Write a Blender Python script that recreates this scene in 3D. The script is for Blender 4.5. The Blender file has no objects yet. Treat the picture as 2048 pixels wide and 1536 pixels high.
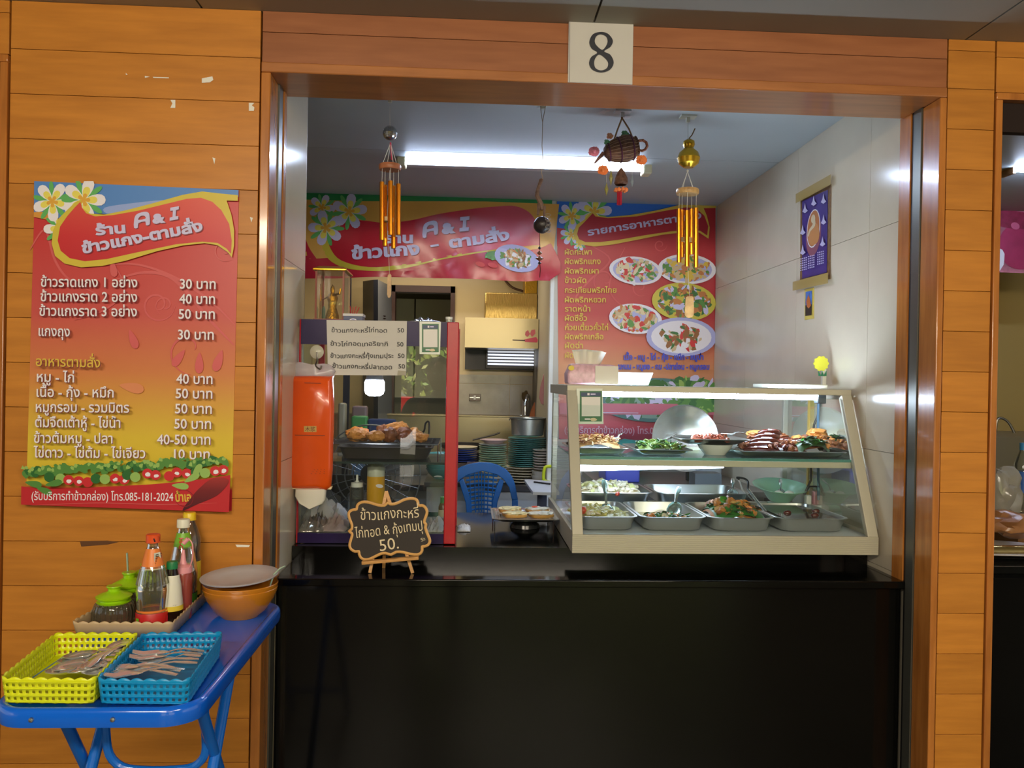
import bpy, bmesh, math, random
from math import sin, cos, pi, radians as rad
from mathutils import Vector as V, Matrix, noise
from mathutils.geometry import delaunay_2d_cdt
SC = bpy.context.scene
COL = SC.collection
random.seed(8)

# ------------------------------------------------------------ camera, world, sun, area lights, exposure
FPX, YAW, PITCH, ROLL = 1643.47, 0.053366, -0.003529, 0.017888
CAMP = V((0, -2.26, 1.45))
_f = V((sin(YAW)*cos(PITCH), cos(YAW)*cos(PITCH), sin(PITCH)))
_r = V((cos(YAW), -sin(YAW), 0)); _u = _r.cross(_f)
RGT = _r*cos(ROLL)+_u*sin(ROLL); UPV = -_r*sin(ROLL)+_u*cos(ROLL); FWD = _f
cam = bpy.data.cameras.new('camera'); cam_o = bpy.data.objects.new('camera', cam); COL.objects.link(cam_o)
cam.sensor_fit = 'HORIZONTAL'; cam.sensor_width = 36; cam.lens = 36*FPX/2048; cam.clip_start = 0.02
cam_o.matrix_world = Matrix(((RGT.x, UPV.x, -FWD.x, CAMP.x), (RGT.y, UPV.y, -FWD.y, CAMP.y), (RGT.z, UPV.z, -FWD.z, CAMP.z), (0, 0, 0, 1)))
SC.camera = cam_o

world = bpy.data.worlds.new('daylight'); SC.world = world; world.use_nodes = True
bg = world.node_tree.nodes['Background']
bg.inputs[0].default_value = (0.80, 0.90, 1.0, 1); bg.inputs[1].default_value = 0.7

def light(kind, name, loc, energy, color, size=None, size_y=None, target=None):
    l = bpy.data.lights.new(name, kind); o = bpy.data.objects.new(name, l); COL.objects.link(o)
    o.location = loc; l.energy = energy; l.color = color
    if kind == 'AREA':
        l.shape = 'RECTANGLE'; l.size = size; l.size_y = size_y or size
    if target is not None:
        o.rotation_euler = (V(target)-V(loc)).to_track_quat('-Z', 'Y').to_euler()
    return o
sun = light('SUN', 'sun', (0, 3, 20), 40, (1, 0.95, 0.85), target=(0, -9, 0)); sun.data.angle = 0.01
light('AREA', 'hall_lamp_light', (-0.9, -3.1, 2.40), 60, (1, 0.87, 0.68), 1.2, 0.3, (-0.9, -1.5, 0.0))
light('AREA', 'hall_lamp_light', (1.3, -3.1, 2.40), 56, (1, 0.87, 0.68), 1.2, 0.3, (1.3, -1.5, 0.0))
light('AREA', 'hall_lamp_light', (0.2, -5.2, 2.40), 84, (1, 0.87, 0.70), 2.4, 0.3, (0.2, -2.5, 0.6))
light('AREA', 'kitchen_lamp_light', (-0.3, 2.75, 2.30), 10, (1, 0.86, 0.66), 0.9, 0.2, (-0.3, 2.8, 0))
SC.view_settings.view_transform = 'Standard'; SC.view_settings.look = 'None'
SC.view_settings.gamma = 1; SC.view_settings.use_curve_mapping = False
SC.view_settings.exposure = 0.0
try:
    SC.cycles.max_bounces = 8; SC.cycles.transparent_max_bounces = 24; SC.cycles.glossy_bounces = 4
    SC.cycles.use_denoising = True; SC.cycles.caustics_reflective = False; SC.cycles.caustics_refractive = False
    SC.cycles.sample_clamp_indirect = 4
except Exception:
    pass

# ------------------------------------------------------------ measuring helpers
def ray(px, py):
    return FWD + RGT*((px-1024)/FPX) - UPV*((py-768)/FPX)
def at(px, py, Y):
    q = ray(px, py); return CAMP + q*((Y-CAMP.y)/q.y)
def atz(px, py, Z):
    q = ray(px, py); return CAMP + q*((Z-CAMP.z)/q.z)
def atx(px, py, X):
    q = ray(px, py); return CAMP + q*(X/q.x)

# ------------------------------------------------------------ materials
def lin(c):
    c /= 255.0
    return c/12.92 if c <= 0.04045 else ((c+0.055)/1.055)**2.4
def C(r, g, b, a=1):
    return (lin(r), lin(g), lin(b), a)
_M = {}
def mat(name, rgb, rough=0.5, metal=0.0, emit=0, bump=0, bscale=60, var=0, vscale=8, stretch=(1, 1, 1), alpha=1, coat=0, spec=0.5, sss=0, objvar=0, dark=0.6, emitc=None):
    if name in _M: return _M[name]
    m = bpy.data.materials.new(name); m.use_nodes = True; nt = m.node_tree; N = nt.nodes; L = nt.links
    p = N['Principled BSDF']; _M[name] = m
    p.inputs['Base Color'].default_value = C(*rgb); p.inputs['Roughness'].default_value = rough
    p.inputs['Metallic'].default_value = metal; p.inputs['Specular IOR Level'].default_value = spec
    p.inputs['Alpha'].default_value = alpha; p.inputs['Coat Weight'].default_value = coat
    p.inputs['Coat Roughness'].default_value = 0.08
    if sss: p.inputs['Subsurface Weight'].default_value = sss; p.inputs['Subsurface Radius'].default_value = (.01, .006, .004)
    if emit:
        p.inputs['Emission Color'].default_value = C(*(emitc or rgb)); p.inputs['Emission Strength'].default_value = emit
    if var or bump or objvar:
        tc = N.new('ShaderNodeTexCoord'); mp = N.new('ShaderNodeMapping'); L.new(tc.outputs['Object'], mp.inputs[0])
        mp.inputs['Scale'].default_value = stretch
        col = None
        if var:
            n = N.new('ShaderNodeTexNoise'); n.inputs['Scale'].default_value = vscale; n.inputs['Detail'].default_value = 6
            L.new(mp.outputs[0], n.inputs['Vector'])
            r = N.new('ShaderNodeValToRGB'); r.color_ramp.elements[0].position = 0.3; r.color_ramp.elements[1].position = 0.7
            c = C(*rgb); k = 1-var
            r.color_ramp.elements[0].color = (c[0]*k, c[1]*k*(1-var*.3), c[2]*k*(1-var*.4), 1)
            r.color_ramp.elements[1].color = (min(1, c[0]*(1+var*.5)), min(1, c[1]*(1+var*.5)), min(1, c[2]*(1+var*.5)), 1)
            L.new(n.outputs['Fac'], r.inputs[0]); col = r.outputs[0]
        if objvar:
            oi = N.new('ShaderNodeObjectInfo'); hs = N.new('ShaderNodeHueSaturation')
            mr = N.new('ShaderNodeMapRange'); mr.inputs[3].default_value = 1-objvar; mr.inputs[4].default_value = 1+objvar
            L.new(oi.outputs['Random'], mr.inputs[0]); L.new(mr.outputs[0], hs.inputs['Value'])
            if col: L.new(col, hs.inputs['Color'])
            else: hs.inputs['Color'].default_value = C(*rgb)
            # shift the grain per piece
            ad = N.new('ShaderNodeVectorMath'); ad.operation = 'ADD'
            sc_ = N.new('ShaderNodeVectorMath'); sc_.operation = 'SCALE'; sc_.inputs['Scale'].default_value = 37
            cb = N.new('ShaderNodeCombineXYZ')
            for i in range(3): L.new(oi.outputs['Random'], cb.inputs[i])
            L.new(cb.outputs[0], sc_.inputs[0]); L.new(tc.outputs['Object'], ad.inputs[0]); L.new(sc_.outputs[0], ad.inputs[1])
            L.new(ad.outputs[0], mp.inputs[0]); col = hs.outputs[0]
        if col: L.new(col, p.inputs['Base Color'])
        if bump:
            n2 = N.new('ShaderNodeTexNoise'); n2.inputs['Scale'].default_value = bscale; n2.inputs['Detail'].default_value = 4
            L.new(mp.outputs[0], n2.inputs['Vector'])
            b = N.new('ShaderNodeBump'); b.inputs['Strength'].default_value = bump; b.inputs['Distance'].default_value = 0.004
            L.new(n2.outputs['Fac'], b.inputs['Height']); L.new(b.outputs[0], p.inputs['Normal'])
    return m
def glass(name, tint=(255, 255, 255), refl=1.0, rough=0.0, haze=0.0, hazec=(200, 210, 215)):
    """thin clear sheet: fresnel mirror over see-through, an optional even diffuse veil"""
    if name in _M: return _M[name]
    m = bpy.data.materials.new(name); m.use_nodes = True; nt = m.node_tree; N = nt.nodes; L = nt.links; N.clear(); _M[name] = m
    o = N.new('ShaderNodeOutputMaterial'); t = N.new('ShaderNodeBsdfTransparent'); t.inputs[0].default_value = C(*tint)
    g = N.new('ShaderNodeBsdfGlossy'); g.inputs['Roughness'].default_value = rough
    f = N.new('ShaderNodeFresnel'); f.inputs[0].default_value = 1.5
    mu = N.new('ShaderNodeMath'); mu.operation = 'MULTIPLY'; mu.inputs[1].default_value = refl; mu.use_clamp = True
    L.new(f.outputs[0], mu.inputs[0]); x = N.new('ShaderNodeMixShader'); L.new(mu.outputs[0], x.inputs[0]); L.new(t.outputs[0], x.inputs[1]); L.new(g.outputs[0], x.inputs[2])
    s = x.outputs[0]
    if haze:
        d = N.new('ShaderNodeBsdfDiffuse'); d.inputs[0].default_value = C(*hazec)
        y = N.new('ShaderNodeMixShader'); y.inputs[0].default_value = haze; L.new(s, y.inputs[1]); L.new(d.outputs[0], y.inputs[2]); s = y.outputs[0]
    L.new(s, o.inputs[0]); return m
def zramp(name, z0, z1, stops, rough=0.35, axis=2):
    """printed vertical colour gradient of a poster (stops: 0 = bottom, 1 = top)"""
    m = mat(name, (255, 255, 255), rough); nt = m.node_tree; N = nt.nodes; L = nt.links
    g = N.new('ShaderNodeNewGeometry'); s = N.new('ShaderNodeSeparateXYZ'); L.new(g.outputs['Position'], s.inputs[0])
    r = N.new('ShaderNodeMapRange'); r.inputs[1].default_value = z0; r.inputs[2].default_value = z1; L.new(s.outputs[axis], r.inputs[0])
    c = N.new('ShaderNodeValToRGB'); e = c.color_ramp.elements
    while len(e) < len(stops): e.new(0.5)
    for i, (p, rgb) in enumerate(stops): e[i].position = p; e[i].color = C(*rgb)
    L.new(r.outputs[0], c.inputs[0]); L.new(c.outputs[0], N['Principled BSDF'].inputs['Base Color']); return m

# ------------------------------------------------------------ objects
def tag(o, label=None, cat=None, group=None, kind=None):
    if label: o['label'] = label
    if cat: o['category'] = cat
    if group: o['group'] = group
    if kind: o['kind'] = kind
    return o
def thing(name, label, cat, loc=(0, 0, 0), rz=0, group=None, kind=None):
    o = bpy.data.objects.new(name, None); COL.objects.link(o); o.empty_display_size = .02
    o.location = loc; o.rotation_euler = (0, 0, rz)
    return tag(o, label, cat, group, kind)
class MB:
    def __init__(s): s.v = []; s.f = []; s.m = []; s.cm = 0
    def add(s, vs, fs):
        b = len(s.v); s.v += [V(p) for p in vs]; s.f += [tuple(i+b for i in f) for f in fs]; s.m += [s.cm]*len(fs); return s
    def box(s, a, b, T=None):
        x0, y0, z0 = a; x1, y1, z1 = b
        vs = [V(p) for p in ((x0, y0, z0), (x1, y0, z0), (x1, y1, z0), (x0, y1, z0), (x0, y0, z1), (x1, y0, z1), (x1, y1, z1), (x0, y1, z1))]
        if T: vs = [T @ p for p in vs]
        return s.add(vs, [(0, 3, 2, 1), (4, 5, 6, 7), (0, 1, 5, 4), (1, 2, 6, 5), (2, 3, 7, 6), (3, 0, 4, 7)])
    def bar(s, p, q, w, h, up=(0, 0, 1)):
        """rectangular bar from p to q"""
        p = V(p); q = V(q); d = (q-p).normalized(); u = V(up); sdir = d.cross(u)
        if sdir.length < 1e-4: sdir = d.cross(V((0, 1, 0)))
        sdir.normalize(); u = sdir.cross(d).normalized(); vs = []
        for c in (p, q):
            for a, b in ((-1, -1), (1, -1), (1, 1), (-1, 1)): vs.append(c+sdir*(a*w/2)+u*(b*h/2))
        return s.add(vs, [(3, 2, 1, 0), (4, 5, 6, 7), (0, 1, 5, 4), (1, 2, 6, 5), (2, 3, 7, 6), (3, 0, 4, 7)])
    def tube(s, pts, r, n=8, closed=False, flat=1.0):
        pts = [V(p) for p in pts]; k = len(pts); rings = []; prev = None
        rs = r if isinstance(r, (list, tuple)) else [r]*k
        for i, p in enumerate(pts):
            if closed: d = pts[(i+1) % k]-pts[i-1]
            else: d = pts[min(i+1, k-1)]-pts[max(i-1, 0)]
            d.normalize()
            if prev is None:
                a = d.cross(V((0, 0, 1)));
                if a.length < .1: a = d.cross(V((1, 0, 0)))
            else: a = prev - d*prev.dot(d)
            a.normalize(); prev = a; b = d.cross(a)
            rings.append([p+(a*cos(2*pi*j/n)+b*sin(2*pi*j/n)*flat)*rs[i] for j in range(n)])
        vs = [q for R_ in rings for q in R_]; fs = []
        for i in range(k if closed else k-1):
            i2 = (i+1) % k
            for j in range(n): fs.append((i*n+j, i*n+(j+1) % n, i2*n+(j+1) % n, i2*n+j))
        if not closed: fs += [tuple(range(n))[::-1], tuple((k-1)*n+j for j in range(n))]
        return s.add(vs, fs)
    def lathe(s, prof, c=(0, 0, 0), n=24, T=None, sy=1.0, a0=0, a1=2*pi):
        """prof: (r, z) list"""
        full = abs(a1-a0-2*pi) < 1e-6; m = n if full else n+1; vs = []; c = V(c)
        for r_, z in prof:
            for j in range(m):
                a = a0+(a1-a0)*j/n; p = V((r_*cos(a), r_*sin(a)*sy, z)); p = (T @ p if T else p)+c; vs.append(p)
        fs = []
        for i in range(len(prof)-1):
            for j in range(n):
                j2 = (j+1) % m; fs.append((i*m+j, i*m+j2, (i+1)*m+j2, (i+1)*m+j))
        return s.add(vs, fs)
    def rings(s, rings, cap0=True, cap1=True):
        n = len(rings[0]); vs = [p for r_ in rings for p in r_]; fs = []
        for i in range(len(rings)-1):
            for j in range(n): fs.append((i*n+j, i*n+(j+1) % n, (i+1)*n+(j+1) % n, (i+1)*n+j))
        if cap0: fs.append(tuple(range(n))[::-1])
        if cap1: fs.append(tuple((len(rings)-1)*n+j for j in range(n)))
        return s.add(vs, fs)
    def prism(s, pts, off):
        """polygon extruded by the vector off"""
        pts = [V(p) for p in pts]; off = V(off); n = len(pts)
        return s.add(pts+[p+off for p in pts], [tuple(range(n))[::-1], tuple(range(n, 2*n))]+[(i, (i+1) % n, n+(i+1) % n, n+i) for i in range(n)])
    def blob(s, c, r, sub=2, amp=.25, freq=2.0, T=None, seed=0, flat=0):
        bm = bmesh.new(); bmesh.ops.create_icosphere(bm, subdivisions=sub, radius=1); r = V(r) if not isinstance(r, (int, float)) else V((r, r, r)); vs = []
        for v in bm.verts:
            d = 1+amp*noise.noise(v.co*freq+V((seed*3.1, seed*1.7, seed)))
            p = V((v.co.x*r.x*d, v.co.y*r.y*d, v.co.z*r.z*d)); p = (T @ p if T else p)+V(c); vs.append(p)
        fs = [tuple(v.index for v in f.verts) for f in bm.faces]; bm.free(); return s.add(vs, fs)
    def obj(s, name, m, parent=None, smooth=35, label=None, bevel=0, solid=0, kind=None):
        vs = s.v
        if parent is not None and parent.parent is not None: base = parent['_o']
        elif parent is not None: base = parent.get('_o', None) or list(parent.location)
        if parent is not None: bs = V(base); vs = [p-bs for p in vs]
        me = bpy.data.meshes.new(name); me.from_pydata([tuple(p) for p in vs], [], s.f); me.update()
        ms = m if isinstance(m, (list, tuple)) else [m]
        for q in ms: me.materials.append(q)
        if len(ms) > 1: me.polygons.foreach_set('material_index', s.m)
        bm = bmesh.new(); bm.from_mesh(me); bmesh.ops.recalc_face_normals(bm, faces=bm.faces); bm.to_mesh(me); bm.free()
        if smooth:
            me.polygons.foreach_set('use_smooth', [True]*len(me.polygons)); me.set_sharp_from_angle(angle=rad(smooth))
        o = bpy.data.objects.new(name, me); COL.objects.link(o)
        if parent is not None: o.parent = parent; o['_o'] = list(base)
        if bevel:
            b = o.modifiers.new('edge', 'BEVEL'); b.width = bevel; b.segments = 2; b.limit_method = 'ANGLE'; b.angle_limit = rad(50)
        if solid:
            b = o.modifiers.new('thick', 'SOLIDIFY'); b.thickness = solid; b.offset = 0
        if label: o['label'] = label
        if kind: o['kind'] = kind
        return o
def local(root):
    """children of this thing are built in its own coordinates (for copying)"""
    root['_o'] = [0.0, 0.0, 0.0]; return root
def bx(name, a, b, m, parent=None, bevel=0, **k):
    return MB().box(a, b).obj(name, m, parent, smooth=0 if not bevel else 35, bevel=bevel, **k)
def copy_tree(o, parent=None):
    c = o.copy(); COL.objects.link(c); c.parent = parent
    for ch in list(o.children): copy_tree(ch, c)
    return c
def smoothpts(pts, k=6, closed=True):
    pts = [V(p) for p in pts]; n = len(pts); out = []
    for i in range(n if closed else n-1):
        if closed: a, b, c, d = pts[i-1], pts[i], pts[(i+1) % n], pts[(i+2) % n]
        else: a, b, c, d = pts[max(i-1, 0)], pts[i], pts[i+1], pts[min(i+2, n-1)]
        for j in range(k):
            t = j/k; out.append(.5*((2*b)+(c-a)*t+(2*a-5*b+4*c-d)*t*t+(3*b-a-3*c+d)*t**3))
    if not closed: out.append(pts[-1])
    return out
def rrect(cx, cy, w, l, r, z, k=5, rot=0):
    """rounded rectangle ring in the horizontal plane"""
    out = []; r = min(r, w/2-1e-4, l/2-1e-4)
    for i, (sx, sy) in enumerate(((1, 1), (-1, 1), (-1, -1), (1, -1))):
        for j in range(k+1):
            a = pi/2*i+pi/2*j/k; x = sx*(w/2-r)+r*cos(a); y = sy*(l/2-r)+r*sin(a)
            out.append(V((cx+x*cos(rot)-y*sin(rot), cy+x*sin(rot)+y*cos(rot), z)))
    return out

# ------------------------------------------------------------ flat print: polygons and lettering on a plane
def tri_nonzero(cons):
    vs, ed = [], []
    for c in cons:
        b = len(vs); n = len(c); vs += [V((p[0], p[1])) for p in c]; ed += [(b+i, b+(i+1) % n) for i in range(n)]
    if len(vs) < 3: return [], []
    r = delaunay_2d_cdt(vs, ed, [], 0, 1e-7); ov, of = r[0], r[2]; keep = []
    segs = [(c[i], c[(i+1) % len(c)]) for c in cons for i in range(len(c))]
    for f in of:
        x = sum(ov[i].x for i in f)/len(f); y = sum(ov[i].y for i in f)/len(f); w = 0
        for a, b in segs:
            if (a[1] <= y) != (b[1] <= y):
                xx = a[0]+(y-a[1])/(b[1]-a[1])*(b[0]-a[0])
                if xx > x: w += 1 if b[1] > a[1] else -1
        if w: keep.append(tuple(f))
    return ov, keep
_G = {}
def glyph_runs(text):
    """[(char index, [contours])] of the text set in Blender's own font, 1 unit high"""
    cu = bpy.data.curves.new('t', 'FONT'); cu.body = text; cu.size = 1; o = bpy.data.objects.new('t', cu); COL.objects.link(o)
    dg = bpy.context.evaluated_depsgraph_get(); c2 = o.evaluated_get(dg).to_curve(dg); run = {}
    for s in c2.splines:
        b = s.bezier_points; n = len(b); pts = []
        for i in range(n):
            p0, p1, p2, p3 = b[i].co, b[i].handle_right, b[(i+1) % n].handle_left, b[(i+1) % n].co
            straight = ((p1-p0).cross(p3-p0).length < 1e-5 and (p2-p0).cross(p3-p0).length < 1e-5)
            for j in range(1 if straight else 3):
                t = j/3; q = p0*(1-t)**3+p1*3*t*(1-t)**2+p2*3*t*t*(1-t)+p3*t**3; pts.append((q.x, q.y))
        run.setdefault(s.character_index, []).append(pts)
    bpy.data.objects.remove(o); bpy.data.curves.remove(cu)
    return run
def bolden(c, d):
    n = len(c); out = []
    for i in range(n):
        a, b, e = V(c[i-1]), V(c[i]), V(c[(i+1) % n]); u = (b-a); w = (e-b)
        if u.length < 1e-7 or w.length < 1e-7: out.append(c[i]); continue
        u.normalize(); w.normalize(); n1 = V((u.y, -u.x)); n2 = V((w.y, -w.x)); m = n1+n2
        if m.length < .3: m = n1
        m = m/max(m.length, .3); k = 1/max(.5, m.dot(n1)); out.append((b.x+m.x*d*k, b.y+m.y*d*k))
    return out
UPPER = 'ิีึืั็ํ'; TONE = '่้๊๋์'
def text_tris(text, bold=0.0):
    runs = glyph_runs(text); VS, FS = [], []
    sgn = 1
    for ci, cons in runs.items():
        ch = text[ci] if ci < len(text) else '?'
        o = cons[0][0]; key = (ch, bold, len(cons), len(cons[0]))
        if key not in _G:
            rel = [[(p[0]-o[0], p[1]-o[1]) for p in c] for c in cons]
            if bold:
                ar = lambda c: sum(c[i-1][0]*c[i][1]-c[i][0]*c[i-1][1] for i in range(len(c)))
                big = max(rel, key=lambda c: abs(ar(c))); s = 1 if ar(big) > 0 else -1
                rel = [bolden(c, bold*s) for c in rel]
            _G[key] = tri_nonzero(rel)
        vs, fs = _G[key]; dy = .17 if (ch in TONE and ci > 0 and text[ci-1] in UPPER) else 0
        b = len(VS); VS += [(p.x+o[0], p.y+o[1]+dy) for p in vs]; FS += [tuple(i+b for i in f) for f in fs]
    return VS, FS
class Sheet:
    """a flat printed sheet; everything is placed by the point on the sheet seen at a pixel of the reference"""
    def __init__(s, parent, where, normal, step=.0006):
        s.p = parent; s.w = where; s.n = V(normal); s.k = 1; s.step = step
    def up(s): s.k += 1
    def pos(s, px, py): return s.w(px, py)+s.n*(s.k*s.step)
    def poly(s, name, pts, m, sm=0, label=None):
        if sm: pts = [(p.x, p.y) for p in smoothpts([(a, b, 0) for a, b in pts], sm)]
        vs, fs = tri_nonzero([pts]); s.up()
        return MB().add([s.pos(v.x, v.y) for v in vs], fs).obj(name, m, s.p, smooth=0, label=label)
    def many(s, name, polys, mats, kind=None, label=None):
        """polys: (pts, material index), later ones on top"""
        mb = MB(); s.up()
        for i, (pts, mi) in enumerate(polys):
            mb.cm = mi; k0 = s.k; s.k += i*1.5/len(polys); mb.add([s.pos(*p) for p in pts], [tuple(range(len(pts)))]); s.k = k0
        s.k += 1.5; return mb.obj(name, mats, s.p, smooth=0, kind=kind, label=label)
    def text(s, t, a, b, size, m, bold=0.0, name='lettering', shear=0, wob=0, label=None):
        """baseline from pixel a to pixel b; size = height of a letter such as o in pixels"""
        VS, FS = text_tris(t, bold); s.up()
        if not VS: return
        x0 = min(v[0] for v in VS); x1 = max(v[0] for v in VS); W = x1-x0
        L = math.hypot(b[0]-a[0], b[1]-a[1]); ux, uy = (b[0]-a[0])/L, (b[1]-a[1])/L; kx = L/W; ky = size/.53; out = []
        for x, y in VS:
            X = (x-x0)*kx+shear*y*ky; Y = y*ky+wob*sin(x*2.3+1)*size*.12
            out.append(s.pos(a[0]+X*ux+Y*uy, a[1]+X*uy-Y*ux))
        return MB().add(out, FS).obj(name, m, s.p, smooth=0, label=label)
def ell(cx, cy, rx, ry, rot=0, n=20, jit=0):
    out = []
    for i in range(n):
        a = 2*pi*i/n; k = 1+jit*(random.random()-.5); x = rx*cos(a)*k; y = ry*sin(a)*k
        out.append((cx+x*cos(rot)-y*sin(rot), cy+x*sin(rot)+y*cos(rot)))
    return out

# shared materials
WOOD = mat('varnished_wood', (200, 130, 50), .38, var=.15, vscale=5, stretch=(1, 3, 9), bump=.04, bscale=40, objvar=.07, spec=.35)
WOODR = mat('varnished_wood_red', (156, 98, 62), .33, var=.16, vscale=5, stretch=(1, 3, 9), objvar=.07, spec=.4)
FRAMEW = mat('frame_wood', (190, 120, 54), .24, var=.25, vscale=5, stretch=(9, 9, 1), coat=.5)
DARKGAP = mat('dark_gap', (34, 18, 10), .9)
STEEL = mat('brushed_steel', (200, 200, 196), .28, 1.0, bump=.03, bscale=200)
STEELD = mat('dull_steel', (160, 155, 145), .4, 1.0)
CHROME = mat('chrome', (236, 236, 234), .2, .9)
GRANITE = mat('black_granite', (10, 10, 9), .09, spec=.38, var=.5, vscale=300)
BEIGE_ALU = mat('beige_aluminium', (190, 184, 164), .42, .15)
TILE = mat('cream_wall_tile', (220, 208, 184), .16, var=.06, vscale=4, spec=.45, objvar=.02)
WHITE = mat('white_plastic', (235, 235, 230), .35)
BLACK = mat('black_plastic', (18, 18, 20), .4)

# ============================================================ the setting
XL, XR = -0.547, 1.317          # side faces of the stall opening
PITCHZ = 0.1193
HDR = 2.295                     # underside of the header boards
EXTC, INC = 2.44, 2.41
YB = 2.10                       # partition with the menu
KY = 3.40                       # kitchen back wall
LZ, CZT = 0.872, 0.918          # ledge and counter heights
def struct(name, loc=(0, 0, 0)): return thing(name, None, None, loc, kind='structure')
def sobj(mb, name, m, **k):
    o = mb.obj(name, m, **k); o['kind'] = 'structure'; return o

sobj(MB().box((-7, -9, -.06), (7, 4.2, 0)), 'floor', mat('floor_tile', (96, 88, 76), .35, var=.15, vscale=2))
# front wall: backing + planks
wf = struct('wall_front')
bk = MB()
bk.box((-1.30, .022, 0), (XL-.026, .05, EXTC)); bk.box((XL-.026, .022, HDR+.012), (XR+.02, .05, EXTC)); bk.box((XR+.02, .022, 0), (1.50, .05, EXTC)); bk.box((1.50, .022, 2.19), (2.6, .05, EXTC))
bk.box((-2.6, .022, 2.19), (-1.30, .05, EXTC))
bk.obj('backing_board', DARKGAP, wf, smooth=0)
def plank(x0, x1, z0, z1, m=WOOD, d=.020):
    g = .0006; MB().box((x0+g, .0, z0+g), (x1-g, d, z1-g)).obj('plank', m, wf, smooth=35, bevel=.0008)
zj = [at(24, 97, 0).z+PITCHZ*(1-i) + 0 for i in range(0, 22)]
zj[0] = EXTC
xa, xb = at(21, 500, 0).x, at(521, 500, 0).x
xa, xb = -1.232, -0.5765
for i in range(len(zj)-1):
    z1, z0 = zj[i], max(zj[i+1], 0)
    if z1 <= 0: break
    plank(xa, xb, z0, z1)
zt = at(1200, 60, 0).z
hj = 2.383
plank(xb+.004, 1.3375, hj, EXTC, WOODR); plank(xb+.004, 1.3375, HDR+.004, hj, WOODR)
# pier right of the opening: square boards
px0, px1 = 1.3405, at(1983, 500, 0).x
pz = at(1940, 178, 0).z
zs = [EXTC, at(1940, 102, 0).z] + [at(1940, 178, 0).z-.1145*i for i in range(0, 21)]
for i in range(len(zs)-1):
    if zs[i] <= 0: break
    plank(px0, px1, max(zs[i+1], 0), zs[i], WOOD)
# far right: header over the neighbouring stall, left: header of the other neighbour
zr = at(2010, 185, 0).z
plank(px1+.004, 2.5, zr+.10, EXTC, WOOD); plank(px1+.004, 2.5, zr, zr+.10, WOOD)
zl = at(10, 108, 0).z
plank(-2.5, xa-.004, zl+.11, EXTC, WOOD); plank(-2.5, xa-.004, zl, zl+.11, WOOD)
# paint flecks and tape remains on the boards
FLECK = mat('white_tape_remains', (236, 232, 220), .6)
for pts in ([(404, 157), (425, 153), (427, 160), (420, 165), (404, 166)], [(341, 200), (351, 200), (351, 216), (341, 216), (345, 207)], [(498, 206), (509, 206), (504, 211), (509, 215), (508, 222), (498, 222)],
            [(425, 315), (431, 317), (429, 329)], [(290, 152), (300, 154), (290, 156)], [(306, 154), (338, 155), (338, 157), (307, 156)], [(500, 434), (506, 436), (503, 445)], [(471, 1089), (500, 1090), (498, 1094), (474, 1094)], [(252, 146), (256, 150), (252, 150)]):
    Sheet(wf, lambda a, b: at(a, b, 0), (0, -1, 0)).poly('tape_remnant', pts, FLECK)
STAIN = mat('dark_scrape', (96, 58, 26), .5)
Sheet(wf, lambda a, b: at(a, b, 0), (0, -1, 0)).poly('scrape', [(160, 1082), (215, 1081), (238, 1084), (215, 1089), (163, 1093)], STAIN)

# timber frame of the opening
tr = struct('trim_1')
def frame_piece(name, a, b, m=FRAMEW, p=tr): return bx(name, a, b, m, p, bevel=.003)
frame_piece('frame_post', (XL-.0255, -.006, 0), (XL, .085, HDR-.0225))
frame_piece('frame_head', (XL-.0255, -.006, HDR-.022), (XR+.0195, .19, HDR+.006), mat('frame_wood_head', (176, 112, 60), .3, var=.2, vscale=5, stretch=(1, 9, 9), coat=.4))
frame_piece('frame_post', (XR, -.006, 0), (XR+.0195, .085, HDR-.0225))
sobj(MB().box((XL-.012, .085, 0), (XL+.004, .125, HDR-.02)), 'trim_2', mat('grey_steel_track', (104, 104, 96), .35, .6), smooth=0)
sobj(MB().box((XR-.004, .085, 0), (XR+.012, .125, HDR-.02)), 'trim_3', _M['grey_steel_track'], smooth=0)
sobj(MB().box((XL-.012, .127, 0), (XL+.002, .137, HDR-.02)).box((XR-.002, .127, 0), (XR+.012, .137, HDR-.02)), 'trim_4', mat('black_gap_strip', (12, 12, 12), .5), smooth=0)  # black strips standing in the gaps between track and jamb
sobj(MB().box((XL-.02, .139, LZ), (XL+.006, .17, HDR-.02)), 'trim_5', FRAMEW, smooth=0)
sobj(MB().box((XR-.006, .139, LZ), (XR+.02, .20, HDR-.02)), 'trim_6', FRAMEW, smooth=0)
# neighbour frames
sobj(MB().box((px1+.003, -.006, 0), (px1+.022, .14, zr-.0225)).box((px1+.003, -.006, zr-.022), (2.5, .14, zr-.002)), 'trim_7', FRAMEW, bevel=.002)
sobj(MB().box((xa-.024, -.006, 0), (xa-.004, .10, zl-.0225)).box((-2.5, -.006, zl-.022), (xa-.004, .10, zl-.002)), 'trim_8', FRAMEW, bevel=.002)
# closed roller shutter of the neighbour on the other side
sh = struct('trim_9'); SHM = mat('grey_shutter', (120, 124, 122), .4, .5)
for i in range(24): bx('slat', (-1.9, .07, i*.09+.002), (xa-.022, .085+.008*(i % 2), i*.09+.088), SHM, sh, bevel=.004)
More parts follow.
